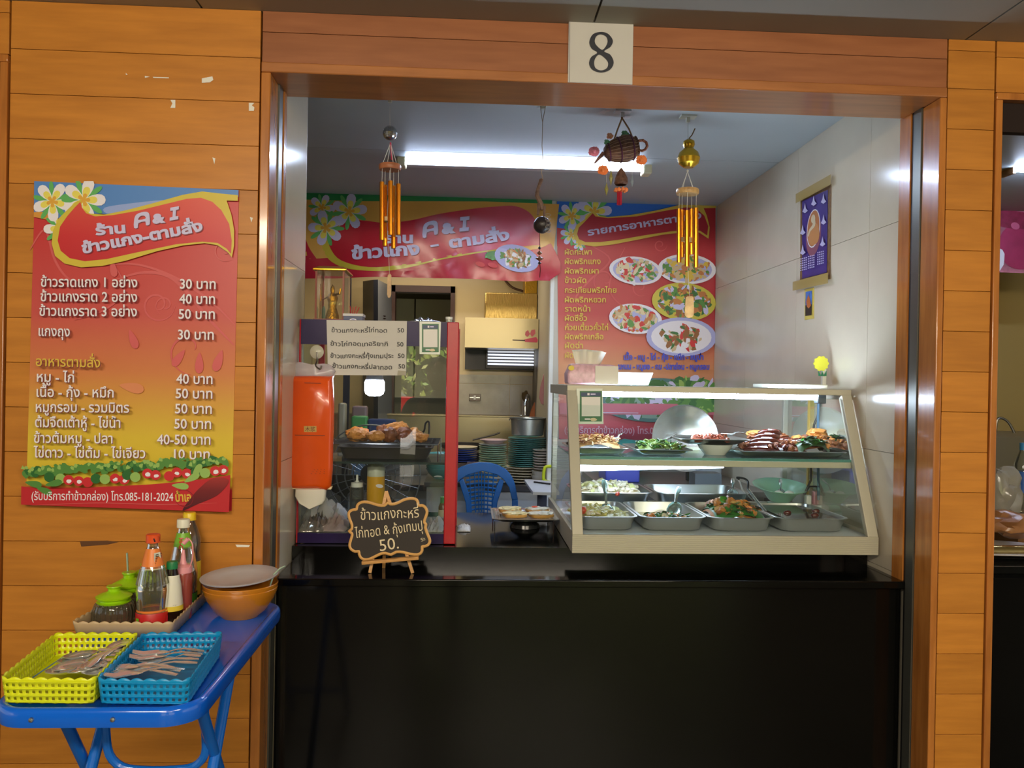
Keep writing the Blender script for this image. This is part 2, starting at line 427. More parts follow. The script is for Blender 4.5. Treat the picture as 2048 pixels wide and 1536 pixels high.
# ceilings
ce = struct('ceiling')
CEXT = mat('hall_ceiling', (158, 158, 146), .6, var=.06, vscale=2)
jx = [-4.0, -1.05, .2565, 1.50, 2.75, 4.2]
def cj(v): return min(v, 99)
xe0 = at(1187, 30, 0).x; xe1 = at(1932, 59, 0).x
jx = [-4.6, xe0-2*(xe1-xe0), xe0-(xe1-xe0), xe0, xe1, xe1+1.1, 6]
for i in range(len(jx)-1):
    for j, (y0, y1) in enumerate(((-1.35, .03), (-2.7, -1.35), (-4.1, -2.7), (-6.2, -4.1))):
        MB().box((jx[i]+.003, y0+.003, EXTC), (jx[i+1]-.003, y1-.003, EXTC+.03)).obj('ceiling_panel', CEXT, ce, smooth=0)
bx('roof_slab', (-6, -6.4, EXTC+.05), (6, 4.2, EXTC+.2), mat('roof_concrete', (120, 118, 110), .8), ce)
ci = struct('ceiling_inner')
CINM = mat('stall_ceiling', (184, 194, 198), .5, var=.06, vscale=2)
for (y0, y1) in ((.052, 1.21), (1.215, 2.4), (2.405, 3.6)):
    MB().box((-3.0, y0, INC), (XR+.04, y1, INC+.02)).obj('ceiling_panel', CINM, ci, smooth=0)
MB().box((XR+.06, .05, INC), (4, 3.6, INC+.02)).obj('ceiling_panel', CINM, ci, smooth=0)
# old glue marks on the stall ceiling
CS = Sheet(ci, lambda a, b: atz(a, b, INC), (0, 0, -1))
GL = mat('glue_marks', (196, 204, 206), .3)
for c in ((1075, 197, 10, 2.5), (1103, 199, 12, 3), (1085, 214, 10, 2), (1208, 222, 9, 3), (1220, 211, 12, 3), (1235, 208, 8, 2), (1255, 232, 10, 3), (1148, 200, 6, 1.5)):
    CS.poly('glue_mark', ell(*c, rot=-.15, n=12, jit=.9), GL)
# right wall of the stall, big tiles
wr = struct('wall_right')
MB().box((XR+.006, .14, 0), (XR+.03, KY, INC)).obj('wall_backing', mat('grout', (150, 142, 126), .8), wr, smooth=0)
ye = [.18, atx(1740, 400, XR).y, 1.02, 1.62, YB]
zt2 = sorted([0.30, .605, 0.883, atx(1791, 444.6, XR).z*.5+atx(1568, 527.4, XR).z*.5, INC] + [atx(1780, 906, XR).z])
def tile_wall(parent, ys, zs, x0, x1, m=TILE):
    for i in range(len(ys)-1):
        for j in range(len(zs)-1): MB().box((x0, ys[i]+.0008, zs[j]+.0008), (x1, ys[i+1]-.0008, zs[j+1]-.0008)).obj('tile', m, parent, smooth=0)
tile_wall(wr, [.18, ye[1], ye[1]+.6, ye[1]+1.2, YB-.01], zt2, XR, XR+.006)
# short side wall on the other side of the opening
wl = struct('wall_left')
MB().box((XL-.05, .14, 0), (XL-.005, .50, INC)).obj('wall_backing', _M['grout'], wl, smooth=0)
tile_wall(wl, [.172, .500], [0, .30, .605, 1.2, 1.8, INC], XL-.005, XL)
MB().box((XL-.055, .498, 0), (XL, .504, INC)).obj('wall_edge', mat('cream_edge', (206, 200, 184), .5), wl, smooth=0)
# partition that carries the menu, with its white edge strip, and the kitchen side wall behind it
X0 = at(1105, 600, YB).x
wb = struct('wall_back')
MB().box((X0, YB, 0), (XR+.02, YB+.05, INC)).obj('wall_panel', mat('grey_wall', (176, 172, 164), .3, var=.05, vscale=3), wb, smooth=0)
MB().box((X0-.012, YB-.006, 0), (X0+.008, YB+.056, INC)).obj('edge_strip', mat('white_edge', (225, 228, 225), .4), wb, smooth=0)
sobj(MB().box((X0+.004, YB+.05, 0), (X0+.05, KY, INC)), 'wall_kitchen', mat('kitchen_side', (176, 168, 146), .5), smooth=0)
# kitchen back wall: painted above, tiles below
wk = struct('wall_kitchen_back')
PAINT = mat('beige_paint', (216, 192, 140), .3, var=.05, vscale=3)
ZTILE = at(1000, 750, KY).z
dx0, dx1, dz = at(785, 600, KY).x, at(910, 600, KY).x, at(850, 572, KY).z
MB().box((-3, KY, 0), (dx0, KY+.06, INC)).box((dx0, KY, dz), (dx1, KY+.06, INC)).box((dx1, KY, 0), (X0+.01, KY+.06, INC)).obj('wall_panel', PAINT, wk, smooth=0)
tx = [dx1+.01, at(1019, 800, KY).x, X0+.004]; tz = [.2, ZTILE-.4+.33-.45, at(1000, 768, KY).z, ZTILE]
tz = sorted([.55, at(1000, 768, KY).z-.30, at(1000, 768, KY).z, ZTILE])
KT = mat('kitchen_tile', (186, 178, 160), .22, var=.12, vscale=14, objvar=.03)
for i in range(2):
    for j in range(3): MB().box((tx[i]+.0015, KY-.008, tz[j]+.0015), (tx[i+1]-.0015, KY, tz[j+1]-.0015)).obj('tile', KT, wk, smooth=0)
# doorway in the kitchen wall with a brown frame and the pale cupboards beyond
d1 = struct('door_1'); BROWN = mat('brown_door_frame', (74, 44, 34), .4)
bx('frame', (dx0-.03, KY-.02, 0), (dx0+.02, KY+.08, dz), BROWN, d1); bx('frame', (dx1-.03, KY-.02, 0), (dx1+.0, KY+.08, dz), BROWN, d1); bx('frame', (dx0-.03, KY-.02, dz-.045), (dx1, KY+.08, dz), BROWN, d1)
sobj(MB().box((-3, 5.0, 0), (1.5, 5.05, INC)).box((-3, KY+.06, 0), (-2.95, 5, INC)).box((1.45, KY+.06, 0), (1.5, 5, INC)).box((-3, KY, INC), (1.5, 5.05, INC+.03)), 'wall_store', mat('store_wall', (150, 140, 110), .6), smooth=0)
cb = thing('wall_cupboard', 'pale cream wall cupboard with two plain doors seen through the kitchen doorway', 'cupboard', (-.3, 4.6, 1.6))
c0, c1, cz0, cz1 = at(783, 620, 4.5).x-.3, at(905, 620, 4.5).x+.3, 1.3, at(840, 598, 4.5).z
cm = at(830, 620, 4.5).x; CUP = mat('cream_door', (206, 200, 170), .4)
bx('body', (c0, 4.53, cz0), (c1, 4.9, cz1), mat('cupboard_body', (96, 88, 70), .5), cb)
bx('door', (c0, 4.5, cz0), (cm-.006, 4.528, cz1), CUP, cb, bevel=.002); bx('door', (cm+.006, 4.5, cz0), (c1, 4.528, cz1), CUP, cb, bevel=.002)
# far left kitchen: side wall, dark door leaf and grey door with a red notice
sobj(MB().box((-3.0, .1, 0), (-2.96, KY, INC)), 'wall_kitchen_side', PAINT, smooth=0)
sobj(MB().box((-3.0, .14, 0), (XL-.05, .19, INC)), 'wall_front_inner', PAINT, smooth=0)
KD = 3.0
def pxbox(name, x0, y0, x1, y1, Y, d, m, parent=None, **k):
    """box whose front face at depth Y spans the given pixels, d thick"""
    a, b = at(x0, (y0+y1)/2, Y), at(x1, (y0+y1)/2, Y); c, e = at((x0+x1)/2, y1, Y), at((x0+x1)/2, y0, Y)
    return bx(name, (a.x, Y, c.z), (b.x, Y+d, e.z), m, parent, **k)
d2 = struct('door_2'); DKB = mat('dark_door', (36, 38, 46), .4); GRD = mat('grey_blue_door', (112, 114, 118), .4)
A, B = at(735, 561, KY-.02), at(750, 560, 3.1)
MB().prism([at(734, 562, 3.3), at(734, 960, 3.3), at(756, 960, 2.95), at(756, 559, 2.95)], (-.03, .02, 0)).obj('leaf', DKB, d2, smooth=0)
MB().prism([at(756, 559, 2.95), at(756, 960, 2.95), at(783, 960, 3.34), at(783, 573, 3.34)], (.0, .02, 0)).obj('leaf', GRD, d2, smooth=0)
S = Sheet(d2, lambda a, b: at(a, b, 2.95+.39*(a-756)/27), (0, -1, 0), .002)
S.poly('notice', [(766, 608), (774, 610), (774, 639), (766, 640)], mat('notice_red', (128, 52, 36), .5))
for i in range(6): S.poly('notice_mark', [(767, 611+i*5), (773, 612+i*5), (771, 614+i*5), (768, 614+i*5)], mat('notice_dark', (36, 20, 18), .5))
tw = thing('door_track', 'dark vertical door edge on the beige kitchen wall behind the shrine box', 'door edge', at(698, 580, 3.2))
pxbox('track', 696, 548, 701, 614, 3.36, .039, DKB, tw)

# ============================================================ counter
ct = thing('stall_counter', 'black polished granite serving counter with a lower front ledge', 'counter', (.38, .5, 0))
bx('front_panel', (XL+.003, .15, 0), (XR-.003, .17, LZ-.022), GRANITE, ct)
bx('ledge', (XL+.003, .125, LZ-.022), (XR-.003, .37, LZ), GRANITE, ct, bevel=.003)
bx('riser', (XL+.003, .36, LZ), (XR-.003, .378, CZT-.0), GRANITE, ct)
bx('worktop', (XL+.003, .378, CZT-.022), (XR-.003, 1.05, CZT), GRANITE, ct)
bx('back_panel', (XL+.01, 1.0, 0), (XR-.01, 1.02, CZT-.022), mat('counter_back', (120, 116, 108), .6), ct)
# number plate and its figure
npl = thing('number_sign', 'square white sign with a large black number 8 over the stall opening', 'sign', at(1200, 168, 0))
a, b = at(1136, 100, 0), at(1265, 100, 0); zt_, zb_ = at(1200, 38, 0).z, at(1200, 169, 0).z
bx('board', (a.x, -.009, zb_), (b.x, -.001, zt_), mat('sign_board', (204, 200, 192), .4, var=.04, vscale=6), npl, bevel=.001)
S = Sheet(npl, lambda p, q: at(p, q, -.0092), (0, -1, 0)); INK = mat('navy_black_ink', (24, 26, 40), .5)
def z5(x, y): return (500+x/2.2756, y/2.2756)
o8 = smoothpts([(1597, 146, 0), (1630, 155, 0), (1651, 185, 0), (1640, 214, 0), (1612, 234, 0), (1640, 250, 0), (1655, 285, 0), (1638, 318, 0), (1597, 331, 0), (1558, 318, 0), (1543, 290, 0), (1553, 260, 0), (1580, 240, 0), (1555, 222, 0), (1544, 192, 0), (1560, 157, 0)], 5)
i8 = smoothpts([(1597, 157, 0), (1621, 168, 0), (1627, 190, 0), (1618, 213, 0), (1601, 227, 0), (1575, 205, 0), (1569, 185, 0), (1577, 165, 0)], 5)
j8 = smoothpts([(1590, 249, 0), (1618, 268, 0), (1630, 290, 0), (1622, 312, 0), (1597, 321, 0), (1573, 311, 0), (1566, 288, 0), (1572, 265, 0)], 5)
vs, fs = tri_nonzero([[z5(p.x, p.y) for p in o8], [z5(p.x, p.y) for p in i8][::-1], [z5(p.x, p.y) for p in j8][::-1]])
S.up(); MB().add([S.pos(v.x, v.y) for v in vs], fs).obj('numeral', INK, npl, smooth=0)
for q in (((1139, 40), (1262, 43), (1262, 44), (1139, 41)), ((1139, 40), (1140, 40), (1139.5, 166), (1138.5, 166))): S.poly('edge_line', list(q), mat('thin_line', (150, 146, 150), .5))

sobj(MB().box((-9, -8.1, 0), (-.90, -8.0, EXTC)).box((3.6, -8.1, 0), (9, -8.0, EXTC)), 'wall_hall', mat('hall_wall', (150, 140, 122), .6), smooth=0)
bx('roof_slab', (-9, -8.1, EXTC+.05), (9, -6.35, EXTC+.2), _M['roof_concrete'], ce)

# ============================================================ posters and printed sheets
PW = mat('print_white', (238, 232, 238), .45); PLAV = mat('print_lavender', (206, 200, 236), .4); PY = mat('print_yellow', (214, 190, 62), .4)
PPET = mat('print_petal_yellow', (236, 220, 96), .4); PORG = mat('print_petal_orange', (226, 168, 60), .4); PGRN = mat('print_leaf_green', (96, 178, 96), .4)
PRED = mat('print_red', (192, 38, 46), .4); PBLUE = mat('print_blue', (84, 136, 206), .4); PSHD = mat('print_dark_red', (128, 46, 60), .4)
PGOLD = mat('print_gold_text', (222, 186, 70), .4); PVINE = mat('print_vine', (212, 92, 92), .4); PGR2 = mat('print_dark_green', (44, 104, 48), .4)
PGR3 = mat('print_mid_green', (84, 138, 62), .4); PLIME = mat('print_lime', (150, 186, 96), .4); PTOM = mat('print_tomato', (206, 44, 50), .4)
PTXB = mat('print_text_blue', (64, 72, 190), .4); PCREAM = mat('print_cream', (226, 206, 168), .4); PBRN = mat('print_brown', (146, 92, 48), .4)
def petal(cx, cy, a, L, W, n=14):
    out = []
    for i in range(n):
        t = 2*pi*i/n; u = (1-cos(t))/2*L; w = sin(t)*W*(.35+.65*(u/L))
        out.append((cx+u*cos(a)-w*sin(a), cy+u*sin(a)+w*cos(a)))
    return out
def flower(S, cx, cy, r, a0, clip=None, pm=PW):
    def cl(p):
        if clip: return [(max(clip[0], min(clip[2], x)), max(clip[1], min(clip[3], y))) for x, y in p]
        return p
    ps = []
    for i in range(5): ps.append((cl(petal(cx, cy, a0+2*pi*(i+.5)/5, r*1.02, r*.16)), 0))
    for i in range(5): ps.append((cl(petal(cx, cy, a0+2*pi*i/5, r, r*.36)), 1))
    for i in range(5): ps.append((cl(petal(cx, cy, a0+2*pi*i/5, r*.62, r*.22)), 2))
    for i in range(5): ps.append((cl(petal(cx, cy, a0+2*pi*i/5, r*.3, r*.12)), 3))
    S.many('flower_print', ps, [PGRN, pm, PPET, PORG])
def curve_band(S, name, pts, w, m, k=5):
    """a drawn line of changing width: pts (x, y), w list or number"""
    c = smoothpts([(x, y, 0) for x, y in pts], k, closed=False); n = len(c); L, R_ = [], []
    for i, p in enumerate(c):
        d = (c[min(i+1, n-1)]-c[max(i-1, 0)]).normalized(); ww = w*sin(pi*(i+.5)/n)**.6/2
        L.append((p.x-d.y*ww, p.y+d.x*ww)); R_.append((p.x+d.y*ww, p.y-d.x*ww))
    S.up(); mb = MB(); mb.add([S.pos(*q) for q in L+R_], [(i, i+1, n+i+1, n+i) for i in range(n-1)]); return mb.obj(name, m, S.p, smooth=0)
def spiral(cx, cy, r, turns, a0, dirn=1, n=26):
    return [(cx+r*(1-i/n*.85)*cos(a0+dirn*2*pi*turns*i/n), cy+r*(1-i/n*.85)*sin(a0+dirn*2*pi*turns*i/n)) for i in range(n)]

# --- price list on the plank wall
pa, pb, pc, pd = at(70, 363, 0), at(478, 381, 0), at(463, 1022, 0), at(52, 1007, 0)
pr = thing('price_poster', 'red to yellow price list poster with flowers taped on the wooden wall', 'poster', ((pc.x+pd.x)/2, -.002, pc.z))
W0 = lambda a, b: at(a, b, -.003)
MB().prism([at(70, 363, -.0025), at(478, 381, -.0025), at(463, 1022, -.0025), at(52, 1007, -.0025)], (0, .002, 0)).obj('sheet', zramp('price_gradient', 1.09, 1.96, [(0, (176, 30, 44)), (.06, (184, 34, 46)), (.075, (222, 196, 54)), (.22, (222, 190, 60)), (.42, (212, 128, 74)), (.60, (204, 84, 78)), (.85, (200, 56, 58)), (1, (204, 52, 52))]), pr, smooth=0)
S = Sheet(pr, W0, (0, -1, 0), .0003)
zq = lambda L, s=3.938, ox=0, oy=340: [(ox+x/s, oy+y/s) for x, y in L]
for pts, w in (([(60, 500), (90, 460), (110, 520), (140, 560), (200, 590)], 5), (spiral(315, 610, 36, 1.4, 0), 4), (spiral(330, 610, 20, 1.2, 2), 3), ([(230, 560), (290, 545), (350, 560), (420, 640), (468, 690)], 7), ([(210, 530), (280, 530), (360, 560), (430, 610), (470, 650)], 5), (spiral(380, 700, 50, .8, 1.5), 4), (spiral(450, 500, 24, 1.3, 1), 3), ([(230, 530), (250, 580), (210, 620), (150, 640)], 4)):
    curve_band(S, 'vine_print', pts, w, PVINE)
for (x, y, a, L) in ((370, 700, 2.2, 40), (400, 705, 1.6, 42), (445, 700, 1.9, 45), (240, 770, .2, 50), (260, 660, 1.2, 40), (225, 520, 1.4, 35)): S.poly('leaf_print', petal(x, y, a, L, L*.28), PVINE if y < 740 else mat('print_vine_pale', (222, 138, 92), .4))
S.poly('sky_band', [(70.2, 363), (478, 381), (478, 395)] + zq([(1700, 185), (1600, 175), (1400, 215), (1150, 290), (1000, 325), (850, 350), (700, 345), (560, 400), (275, 345)]), PBLUE)
S.poly('sky_glow', zq([(830, 300), (1000, 270), (1300, 240), (1150, 288), (1000, 325), (850, 345)]), mat('print_pale_blue', (150, 170, 226), .4), sm=3)
S.poly('orange_band', zq([(275, 335), (420, 330), (460, 400), (380, 395), (272, 372)]), mat('print_band_orange', (216, 150, 60), .4))
clip = (70, 363, 478, 1022)
flower(S, 125, 463-5, 36, .6, (68, 363, 118, 600)); flower(S, 107, 404, 40, .25, clip); flower(S, 170, 401, 44, .0, (70, 363.5, 478, 1000)) 
outer = zq([(648, 236), (600, 262), (540, 320), (470, 390), (430, 480), (418, 580), (445, 680), (520, 740), (650, 770), (820, 758), (1000, 718), (1250, 642), (1450, 598), (1620, 580), (1720, 596), (1800, 650), (1833, 692), (1850, 600), (1851, 480), (1830, 360), (1792, 246), (1880, 248), (1880, 203), (1720, 188), (1600, 174), (1450, 200), (1200, 270), (1000, 322), (830, 356), (720, 348), (660, 305)])
S.poly('swoosh', outer, PY)
inner = zq([(645, 255), (600, 300), (540, 370), (485, 450), (466, 560), (490, 640), (560, 698), (680, 722), (850, 705), (1100, 650), (1400, 588), (1600, 568), (1720, 578), (1790, 622), (1826, 664), (1832, 560), (1812, 430), (1750, 320), (1680, 256), (1590, 224), (1480, 232), (1300, 276), (1100, 325), (900, 360), (760, 370), (690, 345), (655, 300)])
S.poly('swoosh_field', inner, zramp('swoosh_red', 1.70, 1.93, [(0, (190, 36, 46)), (.5, (206, 48, 52)), (1, (224, 84, 70))]))
def letter_i(S, a, b, h):
    w = b[0]-a[0]; ty = (b[1]-a[1])/w
    pts = [(0, 0), (1, 0), (1, .24), (.68, .26), (.68, .74), (1, .76), (1, 1), (0, 1), (0, .76), (.32, .74), (.32, .26), (0, .24)]
    for d, m in ((1.5, PSHD), (0, PLAV)): S.poly('lettering', [(a[0]+x*w+d+y*h*.06, a[1]+x*w*ty-y*h+d) for x, y in pts], m)
def letter_a(S, a, b, h):
    w = b[0]-a[0]; ty = (b[1]-a[1])/w
    o = [(0, .0), (.24, -.04), (.28, .28), (.72, .30), (.76, .02), (1, .04), (1, .55), (.94, .86), (.7, 1), (.3, .98), (.08, .84), (0, .5)]; i = [(.28, .5), (.34, .7), (.5, .76), (.68, .7), (.74, .5)]
    for d, m in ((1.5, PSHD), (0, PLAV)):
        f = lambda L: [(a[0]+p.x*w+d, a[1]+p.x*w*ty-p.y*h+d) for p in smoothpts([(x, y, 0) for x, y in L], 2)]
        vs, fs = tri_nonzero([f(o), f(i)]); S.up(); MB().add([S.pos(v.x, v.y) for v in vs], fs).obj('lettering', m, S.p, smooth=0)
def title(S, T, a, b, s, bold=.045, m=PLAV, dx=1.6, **k):
    S.text(T, (a[0]+dx, a[1]+dx), (b[0]+dx, b[1]+dx), s, PSHD, bold, **k); S.text(T, a, b, s, m, bold, **k)
title(S, 'ร้าน', (194, 471), (254, 466), 14); letter_a(S, (271, 457), (302, 451), 28); title(S, '&', (308, 448), (334, 445), 13, .07); letter_i(S, (342, 443), (359, 440), 26)
title(S, 'ข้าวแกง-ตามสั่ง', (169, 508), (409, 462), 15)
rows = [('ข้าวราดแกง 1 อย่าง', 86, 278, 574, '30 บาท', 363, 434, 578), ('ข้าวแกงราด 2 อย่าง', 86, 278, 603, '40 บาท', 362, 433, 608), ('ข้าวแกงราด 3 อย่าง', 84, 278, 632, '50 บาท', 361, 433, 638), ('แกงถุง', 83, 145, 672, '30 บาท', 360, 431, 679),
        ('หมู - ไก่', 80, 154, 763, '40 บาท', 357, 429, 767), ('เนื้อ - กุ้ง - หมึก', 80, 233, 793, '50 บาท', 356, 429, 796), ('หมูกรอบ - รวมมิตร', 79, 264, 823, '50 บาท', 355, 428, 826), ('ต้มจืดเต้าหู้ - ไข่น้ำ', 78, 247, 853, '50 บาท', 354, 427, 856), ('ข้าวต้มหมู - ปลา', 76, 232, 884, '40-50 บาท', 320, 426, 887), ('ไข่ดาว - ไข่ต้ม - ไข่เจียว', 76, 297, 913, '10 บาท', 354, 425, 916)]
def price_text(T, a, b, s, m=PW):
    S.text(T, (a[0]+1.2, a[1]+1), (b[0]+1.2, b[1]+1), s, PSHD, .02); S.text(T, a, b, s, m, .014)
for t, x0, x1, y, p, x2, x3, y2 in rows:
    price_text(t, (x0, y), (x1, y+1.5), 14.5); price_text(p, (x2, y2), (x3, y2+.8), 14.5)
price_text('อาหารตามสั่ง', (81, 732), (208, 735), 14, PGOLD)
S.poly('red_foot', [(52.3, 970), (90, 976), (150, 975), (220, 971), (300, 967), (360, 962), (420, 955), (466, 948), (463, 1021.5), (52, 1006.5)], PRED)
# vegetable border
ps = []; R0 = random.Random(3)
for i in range(62):
    x = 56+i*6.5; by = 950-(x-52)*.055
    ps.append((ell(x+4, by-R0.random()*10-2, 8, 6+R0.random()*4, 0, 9, .5), R0.choice((0, 1, 1)))); ps.append((ell(x, by-R0.random()*13-4, 4, 4, 0, 7, .8), R0.choice((1, 2))))
for (x, y, m) in ((108, 952, 0), (130, 955, 3), (146, 958, 4), (166, 960, 4), (184, 962, 5), (200, 955, 0), (218, 956, 3), (238, 955, 4), (256, 957, 4), (262, 948, 0), (278, 952, 3), (302, 945, 4), (318, 948, 4), (345, 950, 5), (360, 943, 4), (380, 945, 4), (398, 942, 0), (416, 944, 3), (436, 940, 4), (452, 938, 4)):
    ps.append((ell(x, y, 10.5, 10, 0, 14), m)); ps.append((ell(x+1, y+2, 5, 4, 0, 8, .5), 6 if m == 4 else m))
for (x, y, a) in ((70, 962, .2), (92, 972, .4), (110, 968, -.2), (360, 968, .1), (385, 962, -.5), (400, 955, -1)): ps.append((petal(x-10, y, a, 34, 9), 1 if x < 200 else 2))
S.many('vegetable_print', ps, [PGR2, PGR3, PLIME, PLIME, PTOM, PTOM, PW])
S.text('(รับบริการทำข้าวกล่อง) โทร.085-181-2024', (73, 997), (353, 999), 12, PW, .008)
S.text('ป้าเอ', (358, 1001), (389, 999), 13, PGOLD, .03, wob=.4)
curve_band(S, 'underline', [(73, 1008), (200, 1003), (330, 1006), (440, 1003)], 1.5, PVINE)
S.poly('page_curl', [(463, 962), (452, 953), (428, 956), (404, 975), (386, 996), (372, 1018), (400, 1006), (440, 988)], zramp('curl_print', 1.09, 1.2, [(0, (70, 24, 34)), (.5, (120, 36, 40)), (1, (186, 60, 56))]), sm=4)
curve_band(S, 'stamp_ring', [(358, 985), (366, 978), (380, 978), (392, 988), (390, 1003), (378, 1010), (364, 1006), (357, 996)], 1.4, mat('print_deep_red', (136, 28, 40), .4))

# --- banner over the kitchen opening
bY = YB-.02
bn = thing('shop_banner', 'wide red and green shop banner with white flowers over the kitchen opening', 'banner', at(850, 560, bY))
bq = [at(540, 381, bY), at(1104, 397, bY), at(1100, 562, bY), at(540, 549, bY)]
mb = MB(); nx, nz = 48, 12; vs = []
def bpos(u, v, k=0): 
    p = (bq[0]*(1-u)+bq[1]*u)*(1-v)+(bq[3]*(1-u)+bq[2]*u)*v
    p = p.copy(); p.y += .006*sin(u*17+v*5)*v+.004*sin(u*41-v*9)*v-.010; return p
for j in range(nz+1):
    for i in range(nx+1): vs.append(bpos(i/nx, j/nz))
mb.add(vs, [(j*(nx+1)+i, j*(nx+1)+i+1, (j+1)*(nx+1)+i+1, (j+1)*(nx+1)+i) for j in range(nz) for i in range(nx)])
BGLOSS = .22
mb.obj('sheet', zramp('banner_gradient', 1.98, 2.42, [(0, (190, 40, 58)), (.45, (188, 40, 56)), (.55, (222, 150, 66)), (.80, (224, 190, 96)), (.86, (226, 206, 120)), (.88, (50, 150, 84)), (1, (40, 130, 76))], BGLOSS), bn, smooth=60)
def WB(a, b):
    p = at(a, b, bY); v = (bq[0].z+(bq[1].z-bq[0].z)*(p.x-bq[0].x)/(bq[1].x-bq[0].x)-p.z)/(bq[0].z-bq[3].z); u = (p.x-bq[0].x)/(bq[1].x-bq[0].x)
    p.y += .006*sin(u*17+v*5)*v+.004*sin(u*41-v*9)*v-.0104; return p
S = Sheet(bn, WB, (0, -1, 0), .0004)
def fine(pts, step=10):
    out = []
    for i in range(len(pts)):
        a, b = pts[i], pts[(i+1) % len(pts)]; n = max(1, int(math.hypot(b[0]-a[0], b[1]-a[1])/step))
        out += [(a[0]+(b[0]-a[0])*j/n, a[1]+(b[1]-a[1])*j/n) for j in range(n)]
    return out
zb = lambda L: zq(L, 3.657, 560, 360)
def grid_fill(S, name, pts, m, step=14):
    """a large printed area that follows the waves of the sheet"""
    pts = fine(pts, step); xs = [p[0] for p in pts]; ys = [p[1] for p in pts]; cons = [pts]; vsx = [V(p) for p in pts]
    b = len(vsx); ed = [(i, (i+1) % b) for i in range(b)]; x = min(xs)
    while x < max(xs):
        y = min(ys)
        while y < max(ys): vsx.append(V((x+.37, y+.41))); y += step
        x += step
    r = delaunay_2d_cdt(vsx, ed, [], 0, 1e-7); keep = []
    for f in r[2]:
        cx = sum(r[0][i].x for i in f)/3; cy = sum(r[0][i].y for i in f)/3; w = 0
        for i in range(b):
            p, q = pts[i], pts[(i+1) % b]
            if (p[1] <= cy) != (q[1] <= cy) and p[0]+(cy-p[1])/(q[1]-p[1])*(q[0]-p[0]) > cx: w += 1 if q[1] > p[1] else -1
        if w: keep.append(tuple(f))
    S.up(); return MB().add([S.pos(p.x, p.y) for p in r[0]], keep).obj(name, m, S.p, smooth=60)
BRED = mat('banner_red', (190, 36, 58), BGLOSS); BYEL = mat('banner_yellow', (206, 186, 66), BGLOSS); BORG = mat('banner_orange', (222, 168, 82), BGLOSS)
grid_fill(S, 'cream_field', [p for p in zb([(-60, 140), (560, 158), (1500, 160), (2040, 180), (1990, 600), (1700, 500), (500, 560), (-60, 600)])], BORG)
grid_fill(S, 'red_base', [(p.x, p.y) for p in smoothpts([(x, y, 0) for x, y in zb([(-72, 280), (60, 330), (170, 400), (230, 520), (340, 640), (560, 690), (900, 670), (1250, 610), (1600, 560), (1900, 500), (1988, 480), (1978, 730), (1000, 706), (-72, 690)])], 4)], BRED)
grid_fill(S, 'swoosh', [(p.x, p.y) for p in smoothpts([(x, y, 0) for x, y in zb([(330, 380), (310, 450), (320, 520), (380, 600), (520, 655), (760, 668), (950, 640), (1200, 580), (1500, 530), (1700, 500), (1500, 515), (1200, 560), (900, 620), (650, 640), (450, 590), (370, 500), (365, 430)])], 4)], BYEL)
grid_fill(S, 'swoosh_field', [(p.x, p.y) for p in smoothpts([(x, y, 0) for x, y in zb([(420, 380), (480, 300), (620, 300), (760, 315), (950, 300), (1150, 255), (1400, 215), (1600, 196), (1720, 195), (1820, 240), (1880, 330), (1900, 470), (1850, 480), (1500, 520), (1250, 560), (950, 620), (650, 635), (450, 590), (370, 500), (365, 430)])], 4)], zramp('banner_field', -.85, .42, [(0, (190, 34, 50)), (.55, (196, 42, 62)), (.8, (214, 84, 106)), (1, (206, 92, 106))], BGLOSS, axis=0))
for (x, y, r, a) in ((310, 205, 27, .15), (510, 235, 36, -.12), (340, 355, 36, -.55)):
    p = zb([(x, y)])[0]; flower(S, p[0], p[1], r, a-1.3, pm=PLAV)
title(S, 'ร้าน', zb([(760, 462)])[0], zb([(975, 462)])[0], 14, dx=.8); letter_a(S, zb([(1045, 425)])[0], zb([(1155, 400)])[0], 29); title(S, '&', zb([(1185, 395)])[0], zb([(1285, 385)])[0], 14, .08, dx=.8); letter_i(S, zb([(1312, 382)])[0], zb([(1380, 375)])[0], 29)
title(S, 'ข้าวแกง', zb([(528, 582)])[0], zb([(1025, 545)])[0], 17, dx=.8); title(S, '-', zb([(1105, 510)])[0], zb([(1165, 500)])[0], 14, .03, dx=.8); title(S, 'ตามสั่ง', zb([(1240, 500)])[0], zb([(1680, 440)])[0], 15, dx=.8)
def food_print(S, cx, cy, rx, ry, rot, plate, cols, n=90, rim=None, k=.72, seed=1):
    R0 = random.Random(seed); ps = [(ell(cx, cy, rx, ry, rot, 26), 0)]
    if rim: ps.append((ell(cx, cy, rx*.86, ry*.84, rot, 26), 1))
    for i in range(n):
        a = R0.random()*2*pi; q = R0.random()**.5*k; x = cx+q*rx*cos(a)*cos(rot)-q*ry*sin(a)*sin(rot); y = cy+q*rx*cos(a)*sin(rot)+q*ry*sin(a)*cos(rot)
        L = rx*(.05+.12*R0.random()); ps.append((ell(x, y, L, L*(.3+.5*R0.random()), R0.random()*3, 7, .5), 2+R0.randrange(len(cols))))
    S.many('food_print', ps, [plate, rim or plate]+cols)
PLT = mat('print_plate', (176, 176, 222), .4); PORN = mat('print_food_orange', (196, 122, 66), .4); PBEI = mat('print_food_beige', (206, 180, 140), .4)
food_print(S, 990, 512, 20, 9, 0, PGR3, [PGR3, PGR2, PGRN], 60, k=1); 
food_print(S, 1033, 518, 45, 26, .25, PLT, [PBEI, PORN, PGR3, PBRN, PW], 130, k=.6, seed=4)
for p in ((940, 530, 1), (965, 532, 2)): S.poly('food_print', ell(p[0]+20, p[1], 10, 5, .3, 10), PTOM)

